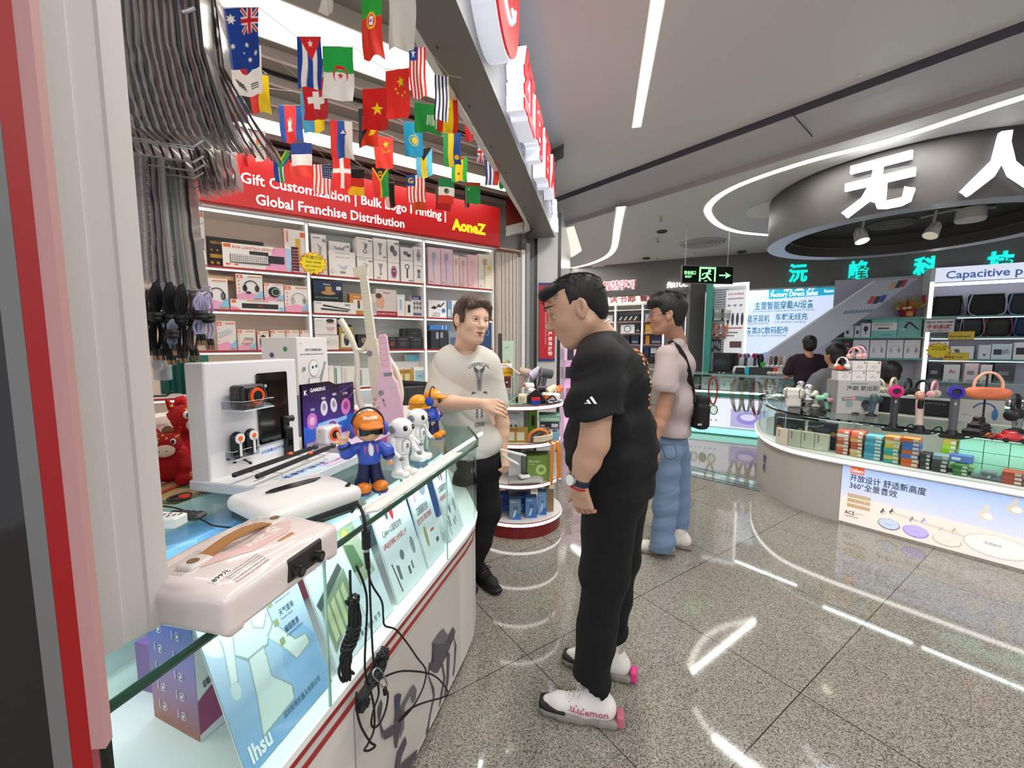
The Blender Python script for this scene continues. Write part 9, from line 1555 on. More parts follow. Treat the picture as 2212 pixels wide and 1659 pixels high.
signtext('shop_sign','white and red glowing characters on the far left shop band',[('智慧学习',1302,626,70,18,'fff4f6',1.8,.07),('郎',1264,628,30,28,'fff4f6',1.8,.08),('先21CC',1440,621,44,12,'fff',2,.05)],0)
signtext('shop_sign_inlay','thin red inner strokes over the white far left sign characters',[('智慧学习',1302,626,70,18,'d42c34',.3,.0),('郎',1264,628,30,28,'d42c34',.3,.01)],0,out=.055)
LW=V3((.6,11.2,0));LD=V3((.885,-.465,0));LR=math.atan2(-.465,.885);
m=MB();m.T=Tr(*LW)@R('Z',math.degrees(LR));m.box((-2,0,0),(3.4,.1,3),M('ded9ce'));struct(m,'wall_far')
lo=LW+V3((.465,.885,0))*-.001;angL=math.degrees(math.atan2(LD[0],LD[1]));LN=V3((LD[1],-LD[0],0))
def lS(px,py,out=.35):p=onP(px,py,tp(LW+LN*out)[:2],angL);return(p-(LW+LN*out)).dot(LD),p[2]
t=Th('far_shelving','white lit shelving of the far left shop between the two men','shelving',tp(LW),LR);m=MB();Z_=[2.2,1.93,1.66,1.40,1.12,.85]
xs=[lS(px,742)[0]for px in(1290,1328,1386,1432,1480)]
for x in xs:m.box((x-.02,-.36,.3),(x+.02,-.01,2.3),WHT)
for z in Z_:m.box((xs[0],-.36,z-.02),(xs[-1],-.01,z),WHT)
m.box((xs[0],-.36,2.3),(xs[-1],-.01,2.34),WHT);m.B('frame',t);m=MB()
for x in xs:m.box((x-.012,-.368,.6),(x+.012,-.362,2.28),M('fff',.5,emit=1.6))
for z in Z_[1:4]:m.box((xs[1],-.366,z-.012),(xs[-1],-.361,z-.002),'a82a38')
m.B('light_strips',t)
t2=Th('wall_lettering','dark red characters on the cream wall above the far left shelving','sign',tp(LW),LR);
for tx,px,py,h_ in(('读书郎',1316,654,22),('智慧学习',1381,650,17)):s_,z_=lS(px,py,.01);m=MB();v,f=glyphs(tx,.01);sz=h_/900*10;m.text(tx,sz,M('6a1418'),Tr(s_,-.015,z_)@FRONT,.01,.008,sx=(lS(px+(57 if px<1350 else 74),py,.01)[0]-s_)/(max(u[0]for u in v)*sz));m.B('characters',t2)
goods=[(1292,1322,0,'b9b4ae','grey jumble pack'),(1332,1380,0,'2a2a2c','wide black box with white blades'),(1392,1405,0,'8fb4c4','pale blue box'),(1340,1370,1,'e0e0de','white box with a round dial'),(1372,1382,1,'22242a','black box'),(1393,1408,1,'e0a02c','yellow red box'),(1345,1360,2,'1c1e24','dark box'),(1363,1380,2,'26304a','navy box'),(1394,1403,2,'d98a1c','amber box'),(1405,1430,2,'252a4c','indigo box'),(1392,1402,3,'2c3a7c','blue box'),(1406,1418,3,'d9dcd9','white bottle box'),(1345,1375,3,'c9c9c4','pale grey box')]
for a,b,r_,c,l in goods:
 s0,_=lS(a,742,.3);s1,_=lS(b,742,.3);h_=.2;p=LW+LN*.3+LD*s0;art=[('r',.15,.2,.85,.4,'8c8c8c')]if 'dial' not in l else[('o',.5,.5,.25,.05,0,360,'2c2c2c')]
 if 'blades' in l:art=[('p',[(.08+.22*i,.2),(.2+.22*i,.75),(.24+.22*i,.7),(.14+.22*i,.2)],'e0e0e0')for i in rn(4)]
 pbox('product_box',l+' on the %s shelf of the far left shop'%['top','second','third','fourth'][r_],'box',(p[0],p[1],Z_[r_+1]+.002),s1-s0,h_*(.8 if r_==0 else 1),.2,art,c,c,rz=LR)
for i in rn(9):
 px=1396+5.0*i;s0,_=lS(px,742,1.2);p=LW+LN*1.2+LD*s0;m=MB();m.lathe([(.035,0),(.035,.12),(.02,.15),(.02,.2),(.03,.21),(0,.22)],M('161618',.3),10);tag(m.B('lens_bottle',loc=(p[0],p[1],1.01),smooth=40),'small black bottle shape on the far glass counter, %s from the left'%od[i],'bottle','black bottles on the far counter')
t=Th('far_counter','white glass counter of the far left shop behind the mauve T-shirt man','counter',tp(LW+LN*1.5),LR);m=MB();m.box((-.4,0,0),(2.9,.5,.45),'dcd8d4');m.B('cabinet',t);m=MB();m.box((-.4,0,.45),(2.9,.5,.98),glassm('d4e8ec',.2));m.B('glass',t);m=MB();m.box((-.42,-.01,.98),(2.9,.5,1.0),M('cfe0e0',.2));m.box((-.4,-.005,.46),(2.9,0,.49),M('fff',.5,emit=2));m.B('top',t)
t=Th('pink_showcase','pink lit showcase seen between the white column and the bowed man','showcase',(.72,5.9,0));m=MB();a=atY(1219,742,5.9);b=atY(1245,742,5.9);m.box((a[0]-.72,0,.0),(b[0]-.62,.3,1.55),M('efb8e4',.5,emit=.5));m.B('back_panel',t)
m=MB()
for z in(.62,.92,1.17):m.box((a[0]-.72,-.1,z),(b[0]-.62,0,z+.015),'e6d9e0')
m.B('shelf',t)
for i in rn(5):m=MB();m.box((0,0,0),(.09,.01,.16),M(['2a2a2c','c4909c','3a3a3c','8a2c38','e0c0b8'][i],.25),ch=.004);m.T=Matrix();tag(m.B('phone',loc=(atY(1219,742,5.8)[0]+.02+.015*i,5.8+.02*i,(.94,.64,1.19,.94,.64)[i])),['black','rose','charcoal','wine red','pale pink'][i]+' phone standing in the pink showcase','phone')
TS=V3((3.01,6.56,0));TE=V3((.857,-.515,0));TR=math.atan2(-.515,.857);TA=math.degrees(math.atan2(TE[0],TE[1]));TN=V3((TE[1],-TE[0],0))
if TN[1]>0:TN=-TN
def tS(px,py,out=0):o=TS+TN*out;p=onP(px,py,tp(o)[:2],TA);return(p-o).dot(TE),p[2]
def tP(s,z,out=0):return TS+TE*s+TN*out+V3((0,0,z))
TEAL=M('2f8f80',.4);TEL=M('8ff0e0',.5,emit=1.2)
t=Th('teal_counter','teal edged glass counter with lit posters in the far turquoise-sign shop','counter',tp(TS),TR);m=MB();m.box((-.35,0,.10),(4.5,.5,.62),'d9dde2');m.B('cabinet',t);m=MB();m.box((-.35,-.012,.60),(4.5,.0,.66),TEAL);m.box((-.35,.0,.0),(4.5,.5,.1),TEAL);m.B('teal_bands',t)
m=MB();m.box((-.35,-.016,.662),(4.5,-.004,.69),M('fff',.5,emit=2.4));m.box((-.35,-.02,.02),(4.5,-.005,.1),TEL);m.B('light_bands',t);m=MB();m.box((-.35,-.004,.69),(4.5,0,.94),glassm('f2fbf8',.15));m.box((-.36,-.01,.94),(4.5,.5,.955),M('8fb4a8',.1));m.B('glass',t)
t=Th('light_poster','white lit poster with watches and a violet picture on the teal counter front','poster',tp(tP(-.3,.13,.014)),TR);C_=paint(1.7,.44,340,88,[('g','e9eef8','dfe6f6')]+[('e',.22+.13*i,.26,.06,.08,'26322c')for i in rn(3)]+[('e',.22+.13*i,.26,.045,.065,['c9dcd0','4a7a3c','bfd8c9'][i])for i in rn(3)]+[('c',.1+.07*i,.1,.012,'6a7080')for i in rn(7)]+[('r',.72,.02,1.2,.3,'b4b0dc'),('e',.95,.16,.15,.09,'9488d4'),('e',.95,.18,.1,.05,'d9d4f4'),('r',1.3,.02,1.6,.32,'c9a49c'),('e',1.45,.15,.1,.12,'e6cfc4'),('r',1.5,.2,1.6,.36,'c4387c')],'fff');P=np.stack(np.broadcast_arrays(np.linspace(0,1.7,341)[None,:],0*np.ones((89,341)),np.linspace(0,.44,89)[:,None]),-1);grid_obj('print',P,C_,vcm(.3,emit=.6),t,False)
for i in rn(7):s_=-.28+.26*i;pbox('product_box','%s headphone box behind the teal counter glass, %s from the left'%(['dark','grey','pale','black','white','grey','dark'][i],od[i]),'box',tp(tP(s_,.70,-.08)),.22,.2,.1,hp(.5,.5,.25,['6a6a70','8a86a0','9aa4a0','444','a0a0a0','777','888'][i]),['5c6064','b4b8b8','cfd2d0','3a3d40','d9dad8','a9adb0','55585c'][i],rz=TR)
for i,(px,y0,y1,c,n_,l)in en(((1540,816,872,'a82a20',2,'thick red strap'),(1592,818,888,'8c8468',5,'thin khaki cords'),(1612,818,888,'6f8c78',4,'thin green cords'),(1634,824,895,'7a4a38',5,'brown and beige cords'),(1663,818,850,'8c6a6c',4,'short grey pink cords'))):
 m=MB()
 for k in rn(n_):
  w_=(9 if i==0 else 6+2*k);P=[]
  for(dx,dy)in((0,0),(-w_*.8,.12),(-w_,.6),(-w_*.4,.98),(0,1),(w_*.4,.98),(w_,.6),(w_*.8,.12)):s_,z_=tS(px+dx,y0+(y1-y0)*dy,.03);P.append((s_,-.03-.004*k,z_))
  m.tube(P,.012 if i==0 else.004,M(c,.7),6,sm=3,closed=True)
 tag(m.B('neck_strap',loc=tp(TS),rz=TR,smooth=180),l+' hanging in a loop before the teal counter','strap')
m=MB();sl,zt=tS(1517,640,-.0);sl2=tS(1529,640)[0];m.T=Tr(*TS)@R('Z',math.degrees(TR));m.box((sl,.5,0),(sl2+.02,.9,2.4),TEAL);struct(m,'trim_9')
t=Th('slat_panel','tall white slatted accessory panel with glowing frame at the left of the teal shop','display panel',tp(TS),TR);OY=-.75;x0,_=tS(1524,742,-.75);x1,_=tS(1612,742,-.75);m=MB();m.box((x0,.75,.95),(x1,.80,2.42),'c9ccd2');
for i in rn(34):m.box((x0+.02,.742,1.0+.04*i),(x1-.3,.752,1.008+.04*i),'6f757c')
m.B('slats',t);m=MB()
for a in((x0,.73,.95,x0+.03,.75,2.42),(x1-.03,.73,1.25,x1,.75,2.36)):m.box(a[:3],a[3:],M('fff',.5,emit=2.2))
m.box((x0,.73,2.38),(x1,.75,2.42),M('fff',.5,emit=2.2));m.B('light_frame',t)
m=MB();m.box((x1-.33,.735,1.25),(x1-.04,.741,2.30),M('e9ebf0',.4,emit=.3));m.T=Tr(x1-.33,.735,1.25);prims(m,[('t','全场 买充电宝',.1,.93,.035,'c43038'),('r',.1,.86,.9,.88,'c9a0a8')]+[('r',.1+.3*i,.75,.25+.3*i,.78,'9a9aa4')for i in rn(3)]+[('e',.15+.24*i,.55,.07,.1,'4c5058')for i in rn(4)]+[('r',.1,.4+.0*i,.9,.42,'c9707c')for i in rn(1)]+[('r',.3,.1,.9,.2,'6a4a44'),('r',.1,.28,.5,.3,'8a8a94'),('r',.1,.33,.7,.35,'8a8a94')],.29,1.05,0);m.B('notice',t)
def hung(px,y0,y1,c,l,i,g,w_=.03,out=-.70):
 s_,z1=tS(px,y0,out);_,z0=tS(px,y1,out);m=MB();m.box((-w_/2,-.02,z0-z1),(w_/2,.01,0),M(c,.4),ch=.003);m.cyl((0,.0,.0),(0,-.04,.008),.003,.003,MT,5);m.box((-w_*.3,-.0215,(z0-z1)*.8),(w_*.3,-.02,(z0-z1)*.3),M('8a8a90',.4));tag(m.B('hanging_pack',loc=tp(tP(s_,z1,out)),rz=TR),l,'package',g)
for i in rn(10):hung(1530+5.2*i,667+i*.3,692,['e9e9ea','d4cfc8','2c2c30','e4e4e8'][i%4],'slim white or dark case pack on the upper slat panel hooks, %s from left'%od[i],i,'case packs on the slat panel')
for i in rn(10):hung(1530+4.6*i,699+(i%3)*3,722+(i%3)*5,['8c5030','d9d4cc','a85a34','c4583c','e0a080'][i%5],'brown or orange strap pack on the middle slat panel hooks, %s from left'%od[i],i,'strap packs on the slat panel',.035)
for i in rn(6):hung(1530+5*i,730+(i%2)*3,750+(i%3)*4,'17171a','black cable pack on the lower slat panel hooks, %s from left'%od[i],i,'black cable packs on the slat panel',.04)
PO=-1.9;
def tq(px,py,out=PO):s_,z_=tS(px,py,out);return(s_,z_)
t=Th('poster_wall','large pale blue lit wall poster with turquoise shop lettering and slanted right edge','poster',tp(TS),TR);m=MB();Pp=[(1604,618),(1890,606),(1658,760),(1604,772)];m.poly([(tq(*p)[0],-PO,tq(*p)[1])for p in Pp],M('d6e2f8',.5,emit=.75));m.B('panel',t)
m=MB();m.poly([(tq(*p)[0],-PO-.004,tq(*p)[1])for p in((1661,620),(1838,613),(1840,630),(1826,635),(1661,646))],M('2fb4d4',.5,emit=.6));m.B('blue_banner',t);m=MB()
def ptx(tx,px,py,h_,c,em=.2,bold=.02,sx=1):
 s_,z_=tq(px,py);e_2=tq(px+sx,py)[0];Y=(TS+TE*s_+TN*PO)[1];v,f=glyphs(tx,bold);sz=h_/900*Y*1.1;m.text(tx,sz,M(c,.5,emit=em),Tr(s_,-PO-.01,z_)@FRONT,bold,sx=(e_2-s_)/(max(u[0]for u in v)*sz))
TB='3a9cb8'
ptx('Factory Direct Sales',1664,642,12,'fff',.8,.03,102);ptx('Factory Store',1780,632,8,'fff',.8,.03,47);ptx('广 家 直 销',1668,630,15,'f4fbff',.8,.03,95);ptx('主营智能穿戴AI设备',1629,668,16,TB,.2,.015,128);ptx('Our main products include smart wearable AI devices',1625,675,6.5,TB,.2,0,134);ptx('蓝牙耳机',1613,695,14,TB,.2,.015,49);ptx('车载无线充',1674,691,14,TB,.2,.015,70);ptx('Bluetooth earphones',1612,701,6,TB,.2,0,48);ptx('Car wireless charging',1672,698,6.5,TB,.2,0,68);ptx('各类3C数码配件',1611,720,14,TB,.2,.015,92);ptx('Various 3C digital accessories',1610,727,6.5,TB,.2,0,88);m.B('lettering',t)
BO=-1.0;t=Th('slanted_beam','slanted grey beam with printed product pictures running down beside the lit poster wall','beam',tp(TS),TR);m=MB();Q0=[(1890,606),(1985,600),(1790,740),(1700,790),(1658,760)];m.add([(tq(*p,BO)[0],-BO+k_,tq(*p,BO)[1])for k_ in(0,.06)for p in Q0],[tp(rn(5)),(9,8,7,6,5)]+[(i,(i+1)%5,5+(i+1)%5,5+i)for i in rn(5)],M('b4b8c4',.4));m.poly([(tq(*p,BO+.004)[0],-BO-.004,tq(*p,BO+.004)[1])for p in((1886,606),(1893,606),(1662,762),(1655,762))],M('d9dde4'));m.B('panel',t);m=MB()
for i,(px,py,c)in en(((1880,648,'c43c3c'),(1892,648,'2a2c30'),(1905,645,'2c4c9c'),(1925,617,'c9a070'),(1940,614,'33343a'),(1950,612,'b43034'))):
 m.poly([(tq(*p,BO+.004)[0],-BO-.004,tq(*p,BO+.004)[1])for p in((px-8,py+8),(px+2,py+8),(px+12,py-8),(px+2,py-8))],M(c,.4))
for i in rn(8):m.poly([(tq(*p,BO+.004)[0],-BO-.004,tq(*p,BO+.004)[1])for p in((1820+i*8,678-i*.5),(1825+i*8,678-i*.5),(1832+i*8,671-i*.5),(1827+i*8,671-i*.5))],M('5a8894'))
m.B('pictures',t)
m=MB();m.T=Tr(*TS)@R('Z',math.degrees(TR));m.box((-.6,2.2,0),(9,2.3,2.98),M('c9c6d4'));struct(m,'wall_right')
SO=-1.2;t=Th('shop_shelving','teal edged lit wall shelving with bags and boxed goods at the far right','shelving',tp(TS),TR);xm,_=tS(2000,742,SO);xa,_=tS(1800,742,SO);xb=xm+4.2;m=MB();m.box((xa,-SO+.3,.5),(xb,-SO+.34,2.45),M('b8b4c4'));m.B('back_panel',t)
rowz=[]
for(py_l,px_l)in((684,2010),(728,2010),(775,2010)):rowz.append(tS(px_l,py_l,SO)[1])
for z in rowz:m=MB();m.box((xa,-SO,z-.02),(xb,-SO+.3,z),M('bfe0d8',.4));m.box((xa,-SO-.006,z-.02),(xb,-SO,z+.002),M('5aa498',.4));o=m.B('shelf',t);m=MB();m.box((xm+.05,-SO-.004,z-.034),(xb,-SO+.006,z-.024),M('fff',.5,emit=1.5));m.B('light_strip',o)
m=MB();m.box((xm-.02,-SO-.01,.5),(xm+.03,-SO+.3,2.5),WHT);m.box((xm-.015,-SO-.018,.6),(xm+.025,-SO-.01,2.3),M('fff',.5,emit=3));m.box((xm,-SO-.01,2.24),(xb,-SO,2.28),M('fff',.5,emit=3));m.B('lit_post',t)
m=MB();m.box((xm,-SO-.005,2.3),(xb,-SO+.02,2.5),M('dfe6f8',.5,emit=.7));s_,z_=tS(2040,618,SO);m.text('Capacitive pen, keyboard, Accessories',.15,M('6a86c4',.5,emit=.2),Tr(s_,-SO-.01,2.34)@FRONT,.02);m.B('header_panel',t)
def sp(px0,px1,py,row,c,art,label,cat='box',dp=.12,name='product_box',out=SO-.06,ch=0):
 z0=rowz[row]if row<3 else rowz[2]-.33;s0,_=tS(px0,742,out);s1,_=tS(px1,742,out);zt=tS((px0+px1)/2,py,out)[1];return pbox(name,label,cat,tp(tP(s0,z0+.002,out)),s1-s0,max(.03,zt-z0-.002),dp,art,c,c,rz=TR)
def bag(px0,px1,py,row,c,edge,label,pack=False):
 out=SO-.05;z0=rowz[row];s0,_=tS(px0,742,out);s1,_=tS(px1,742,out);zt=tS((px0+px1)/2,py,out)[1];w_=s1-s0;h_=zt-z0;t=Th('laptop_bag' if not pack else 'backpack',label,'bag',tp(tP(s0,z0+.003,out)),TR);q=SD(.012)
 if pack:q.rbox((w_/2,.08,h_*.42),(w_/2,.07,h_*.42),.05,.03);q.cap((w_*.3,.08,h_*.68),(w_*.7,.08,h_*.68),h_*.3,h_*.3,.05,((0,1,0),.4))
 else:q.rbox((w_/2,.06,h_/2),(w_/2,.05,h_/2),.035,.02)
 sj('body',[(q,M(c,.7,bump=.3,scale=60))],t);m=MB();P=[(w_*.05,h_*.06),(w_*.95,h_*.06),(w_*.95,h_*.9),(w_*.8,h_*.97),(w_*.2,h_*.97),(w_*.05,h_*.9)];m.tube([(x,.006,z)for x,z in P],.008,M(edge,.4),6,closed=True,sm=4);m.B('piping',t,smooth=180)
bag(2008,2072,640,0,'18181a','2c2c2e','black laptop bag without light edge, left on the top shelf');bag(2086,2165,634,0,'151517','b9bcc4','black tablet case with pale piping on the top shelf');bag(2172,2250,632,0,'2c2e30','7aa0c4','grey tablet case with blue piping at the frame edge')
bag(2072,2122,684,1,'2a2c30','8a8c94','charcoal backpack with grey piping on the middle shelf',True);bag(2125,2182,684,1,'2c2a2c','8a2c34','charcoal backpack with red piping on the middle shelf',True);bag(2188,2240,682,1,'1c2a4c','3c6aa8','navy backpack with blue trim at the frame edge',True);bag(2058,2078,690,1,'3a3d42','55585c','grey bag half behind the welcome notice',True)
sp(2003,2050,738,2,'e4e4ea',[('r',.1,.1,.5,.3,'b4b4bc')],'white box behind the yellow starburst card');sp(2055,2106,748,2,'eceef0',[('p',[(.12,.75),(.35,.8),(.45,.35),(.3,.3)],'5c6460'),('p',[(.3,.3),(.8,.25),(.85,.2),(.35,.2)],'3c4044')],'white box with a folding keyboard picture');sp(2116,2142,745,2,'e6e8ee',[('c',.5,.3,.12,'2a3a4c')],'white box with a small round logo');sp(2144,2188,743,2,'dfe8f4',[('r',.1,.3,.5,.65,'2c3c54'),('p',[(.5,.3),(.9,.4),(.8,.7),(.5,.6)],'a9b4c0')],'pale blue box with a tablet and keyboard picture');sp(2192,2240,740,2,'f0f0f2',[('r',.1,.3,.7,.7,'26282c')],'white framed tablet box at the frame edge')
sp(1880,1935,687,1,'7fc4bc',[('r',.0,.35,1,.75,'e6e2de'),('r',.1,.62,.8,.68,'c9a094'),('r',.25,.42,.7,.5,'55504c'),('r',.4,.1,.8,.14,'3c7c74')],'teal box with white panel showing a pen and microphone');sp(1936,1988,687,1,'7ab4ac',[('p',[(.25,.5),(.4,.8),(.55,.8),(.9,.4),(.86,.36),(.52,.68),(.44,.68),(.38,.45)],'1a1c1e'),('r',.1,.35,.35,.45,'a4ccc4')],'teal box with a black curved arm picture');sp(1858,1878,698,1,'e9e9ea',[('e',.5,.6,.25,.2,'2a2a2c'),('r',.45,.2,.55,.5,'2a2a2c')],'white box with a black hand fan picture');sp(1822,1842,704,1,'e6e6e8',[('r',.2,.3,.5,.6,'2c2c30')],'white box with small black camera picture, left');sp(1844,1857,704,1,'dcdce0',[('r',.3,.3,.7,.6,'2c2c30')],'narrow white box beside the black fan picture');sp(1800,1820,706,1,'2a2a2c',[],'flat black box at the left end of the middle shelf',dp=.1)
for i in rn(4):sp(1843+37*i,1878+37*i,734,2,'dedce2',hp(.5,.5,.3,['1c1c1e','b4aed0','b8b4a0','a8a4a0'][i],'8a8a8a'),'pale headphone box with %s headphones in the row of four'%['black','lilac','khaki','grey'][i])
sp(1822,1838,728,2,'232326',[('r',.2,.4,.8,.5,'aaa'),('r',.2,.6,.8,.7,'c03a3a')],'narrow black box left of the headphone boxes');sp(1800,1820,745,2,'d4d4dc',[('r',.2,.3,.8,.5,'9a9aa4')],'grey white box left of the narrow black box')
for i,(a,b,c,l)in en(((2010,2040,'2c2c30','wider black box'),(2045,2080,'dfe0e4','white box with red lettering'),(2090,2120,'e8d4d8','pink white box'),(2125,2150,'f0e6e8','white box with red dots'),(2155,2200,'4c5054','slate box'),(1900,1940,'26262a','black box'),(1850,1890,'b9bcc4','grey box'))):
 sp(a,b,785+3*(i%2),3,c,[('t','Ai',.3,.5,.3,'b43038')]if 'lettering' in l else[('r',.2,.4,.7,.6,'8c8c94')],l+' on the lowest visible shelf of the far right shop')
s_,_=tS(1955,742,SO-.1);t=Th('festive_plant','red pot with yellow grass flowers and red ornaments on the top shelf','plant',tp(tP(s_,rowz[0]+.002,SO-.12)),TR);m=MB();m.lathe([(.08,0),(.11,.12),(.10,.12),(0,.11)],M('8c1418',.4),20);m.text('福',.08,M('d9a43c'),Tr(-.04,-.112,.02)@FRONT,.02);m.B('pot',t);m=MB();rd=random.Random(9)
for i in rn(90):a=rd.uniform(0,2*PI);e=rd.uniform(.3,1.2);L=rd.uniform(.16,.28);m.tube([(0,0,.1),(L*.5*cos(a)*cos(e),L*.5*sin(a)*cos(e),.1+L*.6*sin(e)),(L*cos(a)*cos(e),L*sin(a)*cos(e),.1+L*sin(e)*.9)],.004,M('c9a42c' if i%4 else 'a8641c',.7),4)
m.B('yellow_blades',t);m=MB()
for i in rn(9):a=rd.uniform(0,2*PI);m.ell((.12*cos(a),.08*sin(a)-.06,.12+rd.uniform(0,.08)),(.03,.03,.025),M('d9482c' if i%2 else 'e0c08c',.5),8)
m.box((.14,-.02,.2),(.18,-.01,.32),'c4301c');m.B('ornaments',t)
s_,z_=tS(1996,718,SO+.15);t=Th('notice_board','white hanging notice with HELLO WELCOME and red characters','sign',tp(tP(s_,z_,SO+.15)),TR);wN=tS(2060,718,SO+.15)[0]-s_;hN=tS(2030,690,SO+.15)[1]-z_;m=MB();m.box((0,0,0),(wN,.008,hN),'e0dcdc');m.box((-.02,-.002,hN),(wN+.02,.01,hN+.02),'8a8a8c');m.B('board',t);m=MB();[m.text(a_1,sz,M(c_1,.5),Tr(wN*x_1,-.004,hN*y_1)@FRONT,.02,sx=wN*w_1/(max(u[0]for u in glyphs(a_1,.02)[0])*sz))for a_1,sz,c_1,x_1,y_1,w_1 in(('HELLO WELCOME',hN*.2,'3a3a3c',.04,.72,.92),('手机贴膜',hN*.36,'b4282c',.06,.3,.88),('NICE TO MEET YOU',hN*.13,'3a3a3c',.15,.08,.7))];m.B('lettering',t)
s_,z_=tS(2027,757,SO+.1);starcard(tP(s_,z_,SO+.1),.12,TR,'star_card','large yellow starburst card on the far right shelves',[('Phone case',.04,0),('手机贴膜',.04,0)],12)
for px,py,l,tx in((2066,733,'yellow label with tablet wording under the backpacks','iPad keyboard'),(2055,778,'yellow label under the starburst card','充电宝 15元')):
 s_,z_=tS(px-18,py,SO+.08);m=MB();m.box((0,0,0),(.26,.004,.11),'e8c83c');m.text(tx,.036,M('3a3010'),Tr(.01,-.002,.03)@FRONT,.02);tag(m.B('price_label',loc=tp(tP(s_,z_,SO+.08)),rz=TR),l,'label')
def tc_(px,out=-.2):s_,_=tS(px,742,out);return tP(s_,.957,out)
t=Th('tablet_case','dark screen in an open black case on the teal counter','screen',tp(tc_(1541)),TR);wS=tS(1594,742,-.2)[0]-tS(1541,742,-.2)[0];m=MB();m.box((0,.02,.03),(wS,.045,.32),M('17171a',.2),ch=.006);m.box((.02,.018,.05),(wS-.02,.02,.30),M('0a0a0c',.08));m.B('screen',t);m=MB();m.box((-.04,-.14,0),(wS+.02,.04,.03),M('1a1a1c',.4));
for x in(.1,.16,.3):m.box((x,-.145,.008),(x+.03,-.14,.022),'cfcfcf')
m.B('base',t)
for px,rg in((1596,'c42c5c'),(1614,'b48c9c'),(1634,'a82c5c')):d_=dryer('hair dryer with %s ring standing on the teal counter'%{'c42c5c':'crimson','b48c9c':'pale mauve','a82c5c':'magenta'}[rg],tc_(px,-.3),TR+rad(70),'4c4a4c',rg,.28,0,stand='2c2c2e')
for i,px in en((1602,1628)):t=Th('game_controller','white and black game pad stand on the teal counter, %s'%['left','right'][i],'controller',tp(tc_(px,-.12)),TR);q=SD(.008);q.rbox((0,0,.09),(.09,.03,.035),.03,.02);q.cap((-.07,0,.08),(-.09,0,.03),.026,.02,.02);q.cap((.07,0,.08),(.09,0,.03),.026,.02,.02);sj('pad',[(q,M('e4e4e6',.4))],t);m=MB();m.box((-.06,-.034,.04),(.06,-.02,.1),'26262a');m.box((-.05,-.03,0),(.05,.03,.04),'1a1a1c');m.B('cradle',t)
t=Th('game_console','handheld console with turquoise and red ends on the teal counter','console',tp(tc_(1622,-.06)),TR);m=MB();m.box((0,0,.0),(.30,.02,.115),M('1c1c1f',.2));m.box((.01,-.002,.012),(.29,0,.1),M('08080a',.06));m.B('screen',t);m=MB();m.box((-.055,0,0),(0,.022,.118),M('22b4cc',.35),ch=.008);m.B('left_grip',t);m=MB();m.box((.30,0,0),(.355,.022,.118),M('e8402c',.35),ch=.008);m.B('right_grip',t)
for i in rn(5):toy_robot('tiny white toy robot in the row on the teal counter, %s from the left'%od[i],tc_(1661+10*i,-.22),TR-rad(90),.75)
for i,(px,c)in en(((1646,'2c2c2c'),(1668,'8c7060'),(1678,'2a2a2c'),(1688,'a88c7c'),(1697,'c9c4c0'))):
 m=MB();m.lathe([(.035,0),(.035,.02),(.016,.03),(.016,.14),(.02,.15),(.026,.24),(.018,.27),(0,.28)],M(c,.35),12);tag(m.B('microphone',loc=tp(tc_(px,-.34)),smooth=40),['black','bronze','charcoal','sand','silver'][i]+' microphone-like stick standing at the back of the teal counter','microphone')
headset('white over-ear headphones on a slim stand on the teal counter',tc_(1697,-.28)+V3((.12,0,0)),TR+rad(80),'c9ccd2','8a8c94',1.0,stand='dcdcdc',h=.08)
for i in rn(8):m=MB();q_=(.02,.03)[i%2];m.ell((0,0,.03),(.04,.03,.03),M('ece4e0',.3),12);m.box((-.03,-.031,.02),(.03,-.03,.035),'c9a49c');tag(m.B('earbud_pod',loc=tp(tc_(1666+9*i,-.07)),rz=TR,smooth=60),'small white earphone pod at the front of the teal counter, %s from the left'%od[i],'earbuds','white pods on the teal counter')
m=MB();c=tc_(1645,-.3);m.lathe([(.03,0),(.03,.02),(.015,.03),(.02,.12),(.04,.16),(.045,.24),(.03,.30),(0,.31)],M('232326'),14);m.box((-.02,-.05,.12),(.05,-.03,.18),M('3ac43c'));tag(m.B('desk_fan',loc=tp(c),smooth=40),'black desk gadget with bright green front on the teal counter','gadget')
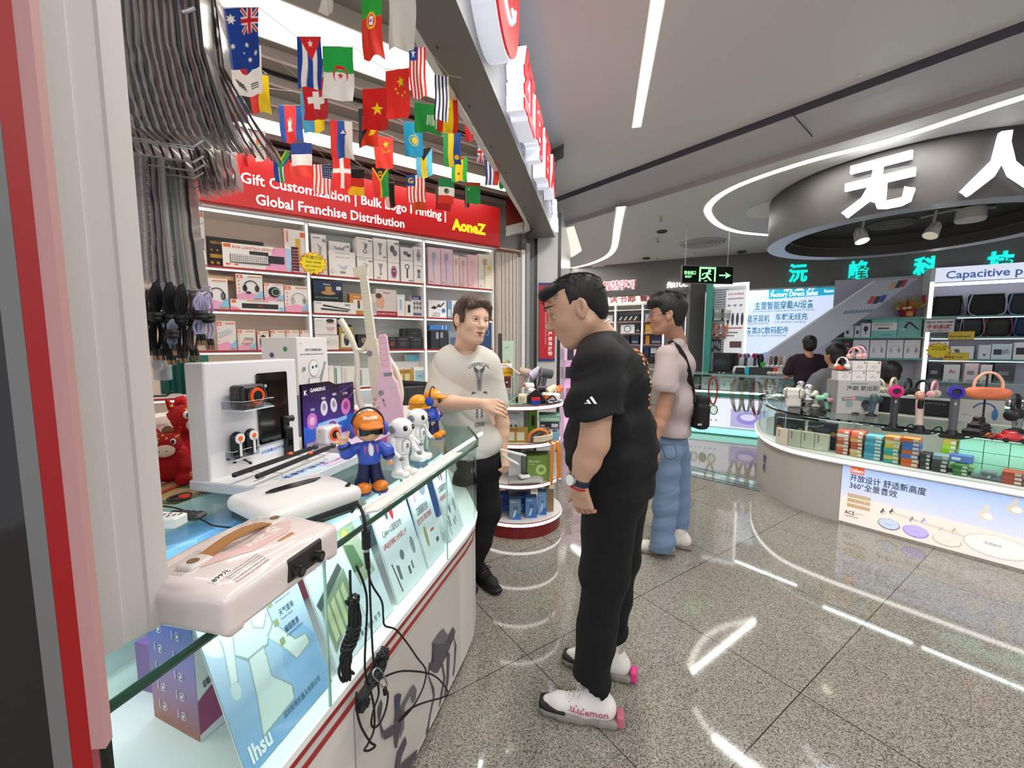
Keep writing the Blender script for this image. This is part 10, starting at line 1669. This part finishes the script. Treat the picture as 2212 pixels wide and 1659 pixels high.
def bg(label,c,rz,top,hair='120e0c',skin='b98a6c',pants='1c1c20',seated=False,h=.011,arms=1,cap=False):
 t=Th('person',label,'person',tp(c),rad(rz));sk=M(skin,.5);z=-.42 if seated else 0;b=SD(h*.7)
 b.ell((.02,0,1.60+z),(.09,.075,.115),.02);b.cap((0,0,1.5+z),(-.01,0,1.42+z),.05,.055,.02);b.ell((.11,0,1.585+z),(.016,.012,.02),.01)
 for y in(-1,1):b.ell((0,y*.08,1.6+z),(.018,.012,.03),.01);el=(.08,y*.24,1.12+z);hn=(.30,y*.10,1.12+z);b.cap((0,y*.2,1.36+z),el,.045,.04,.02);b.cap(el,hn,.038,.028,.02);b.ell(tp(V3(hn)+V3((.05,0,0))),(.05,.035,.02),.02)
 for y in(-1,1):
  for k in rn(4):b.cap(tp(V3((.36,y*.10-.024+.016*k,1.12+z))),tp(V3((.41,y*.10-.026+.017*k,1.105+z))),.009,.008,.004)
  b.cap((.33,y*.10-y*.03,1.12+z),(.37,y*.10-y*.055,1.12+z),.011,.009,.006)
 b.chain([((0,0,1.4+z),.07),((0,0,1.0+z),.1)],.05);sj('body',[(b,sk)],t)
 s=SD(h);s.ell((0,0,1.3+z),(.12,.2,.14),.05);s.ell((0,0,1.1+z),(.12,.17,.22),.07);s.cap((0,-.14,1.41+z),(0,.14,1.41+z),.055,.055,.06)
 for y in(-1,1):s.cap((0,y*.2,1.36+z),(.05,y*.235,1.2+z),.07,.072,.04)
 s.fx=folds(lambda X,Y,Z:1,.004,22,18,3);sj('t_shirt',[(s,M(top,.85))],t,2)
 hs=SD(h*.6);hs.ell((-.01,0,1.645+z),(.102,.09,.095),.02);hs.ell((-.04,0,1.58+z),(.07,.082,.08),.02);hs.rbox((.11,0,1.55+z),(.06,.12,.09),.01,.01,None,'d');hs.fx=lambda X,Y,Z:.002*np.sin(X*150)*np.sin(Y*170+Z*60);sj('hair',[(hs,M(hair,.5))],t)
 tr=SD(h)
 if seated:
  for y in(-1,1):tr.cap((-.02,y*.09,.56),(.38,y*.1,.52),.09,.07,.03);tr.cap((.38,y*.1,.5),(.38,y*.1,.08),.065,.05,.03)
 else:
  for y in(-1,1):tr.chain([((0,y*.08,.92),.11),((.0,y*.1,.5),.08),((0,y*.11,.08),.06)],.04)
 sj('trousers',[(tr,M(pants,.85))],t)
 for y in(-1,1):q=SD(h*.8);fx_=.42 if seated else.04;q.cap((fx_-.05,y*.1,.045),(fx_+.1,y*.1,.035),.042,.036,.02);q.clip=[((0,0,.002),(0,0,-1))];sj('shoe',[(q,M('d9d4cc',.6))],t)
 m=MB()
 for y in(-1,1):m.ell((.098,y*.03,1.605+z),(.008,.012,.007),M('140f0c',.3),8)
 m.B('eyes',t);return t
p=atY(1748,742,5.45);t_=bg('man in dark purple T-shirt seen from behind at the teal counter',(p[0],5.45,0),75,'2a1626',h=.012);t_.scale=(.88,)*3
p=atY(1806,742,4.98);t_=bg('dark haired person in grey shirt bending low beside the purple shirted man',(p[0],4.98,-.0),100,'7c7c80',seated=True,h=.013);t_.scale=(1.08,)*3
p=atY(1930,742,4.15);t_=bg('person in cream top sitting behind the magenta ringed dryer',(p[0],4.15,-.0),40,'dcd8c4',seated=True,h=.012);t_.scale=(.95,)*3
m=MB();m.box((-.2,-.2,.44),(.2,.2,.48),'3a3a3e');m.cyl((0,0,0),(0,0,.44),.03,.03,'55555a',10);m.lathe([(.2,0),(.2,.02),(0,.04)],M('55555a',.4),16);tag(m.B('stool',loc=(p[0],4.15,0)),'dark stool under the person in the cream top','stool')
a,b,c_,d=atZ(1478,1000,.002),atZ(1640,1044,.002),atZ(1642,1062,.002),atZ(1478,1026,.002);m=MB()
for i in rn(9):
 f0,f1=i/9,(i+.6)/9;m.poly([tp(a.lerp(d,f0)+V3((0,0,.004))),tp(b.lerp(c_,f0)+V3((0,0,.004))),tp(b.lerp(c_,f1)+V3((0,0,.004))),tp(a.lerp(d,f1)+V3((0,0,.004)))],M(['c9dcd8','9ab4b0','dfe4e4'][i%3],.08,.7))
m.poly([tp(a),tp(b),tp(c_),tp(d)],M('7c8a8a',.15,.6));struct(m,'floor_reflection')  # added ribbed strip; its bright bars imitate light tubes reflected in the floor
m=MB();m.box((-2.5,12,0),(13,12.1,3.05),'a5a29c');struct(m,'wall_back');m=MB();m.box((9.9,-3,0),(10,12,3.2),'8f8d89');struct(m,'wall_right')
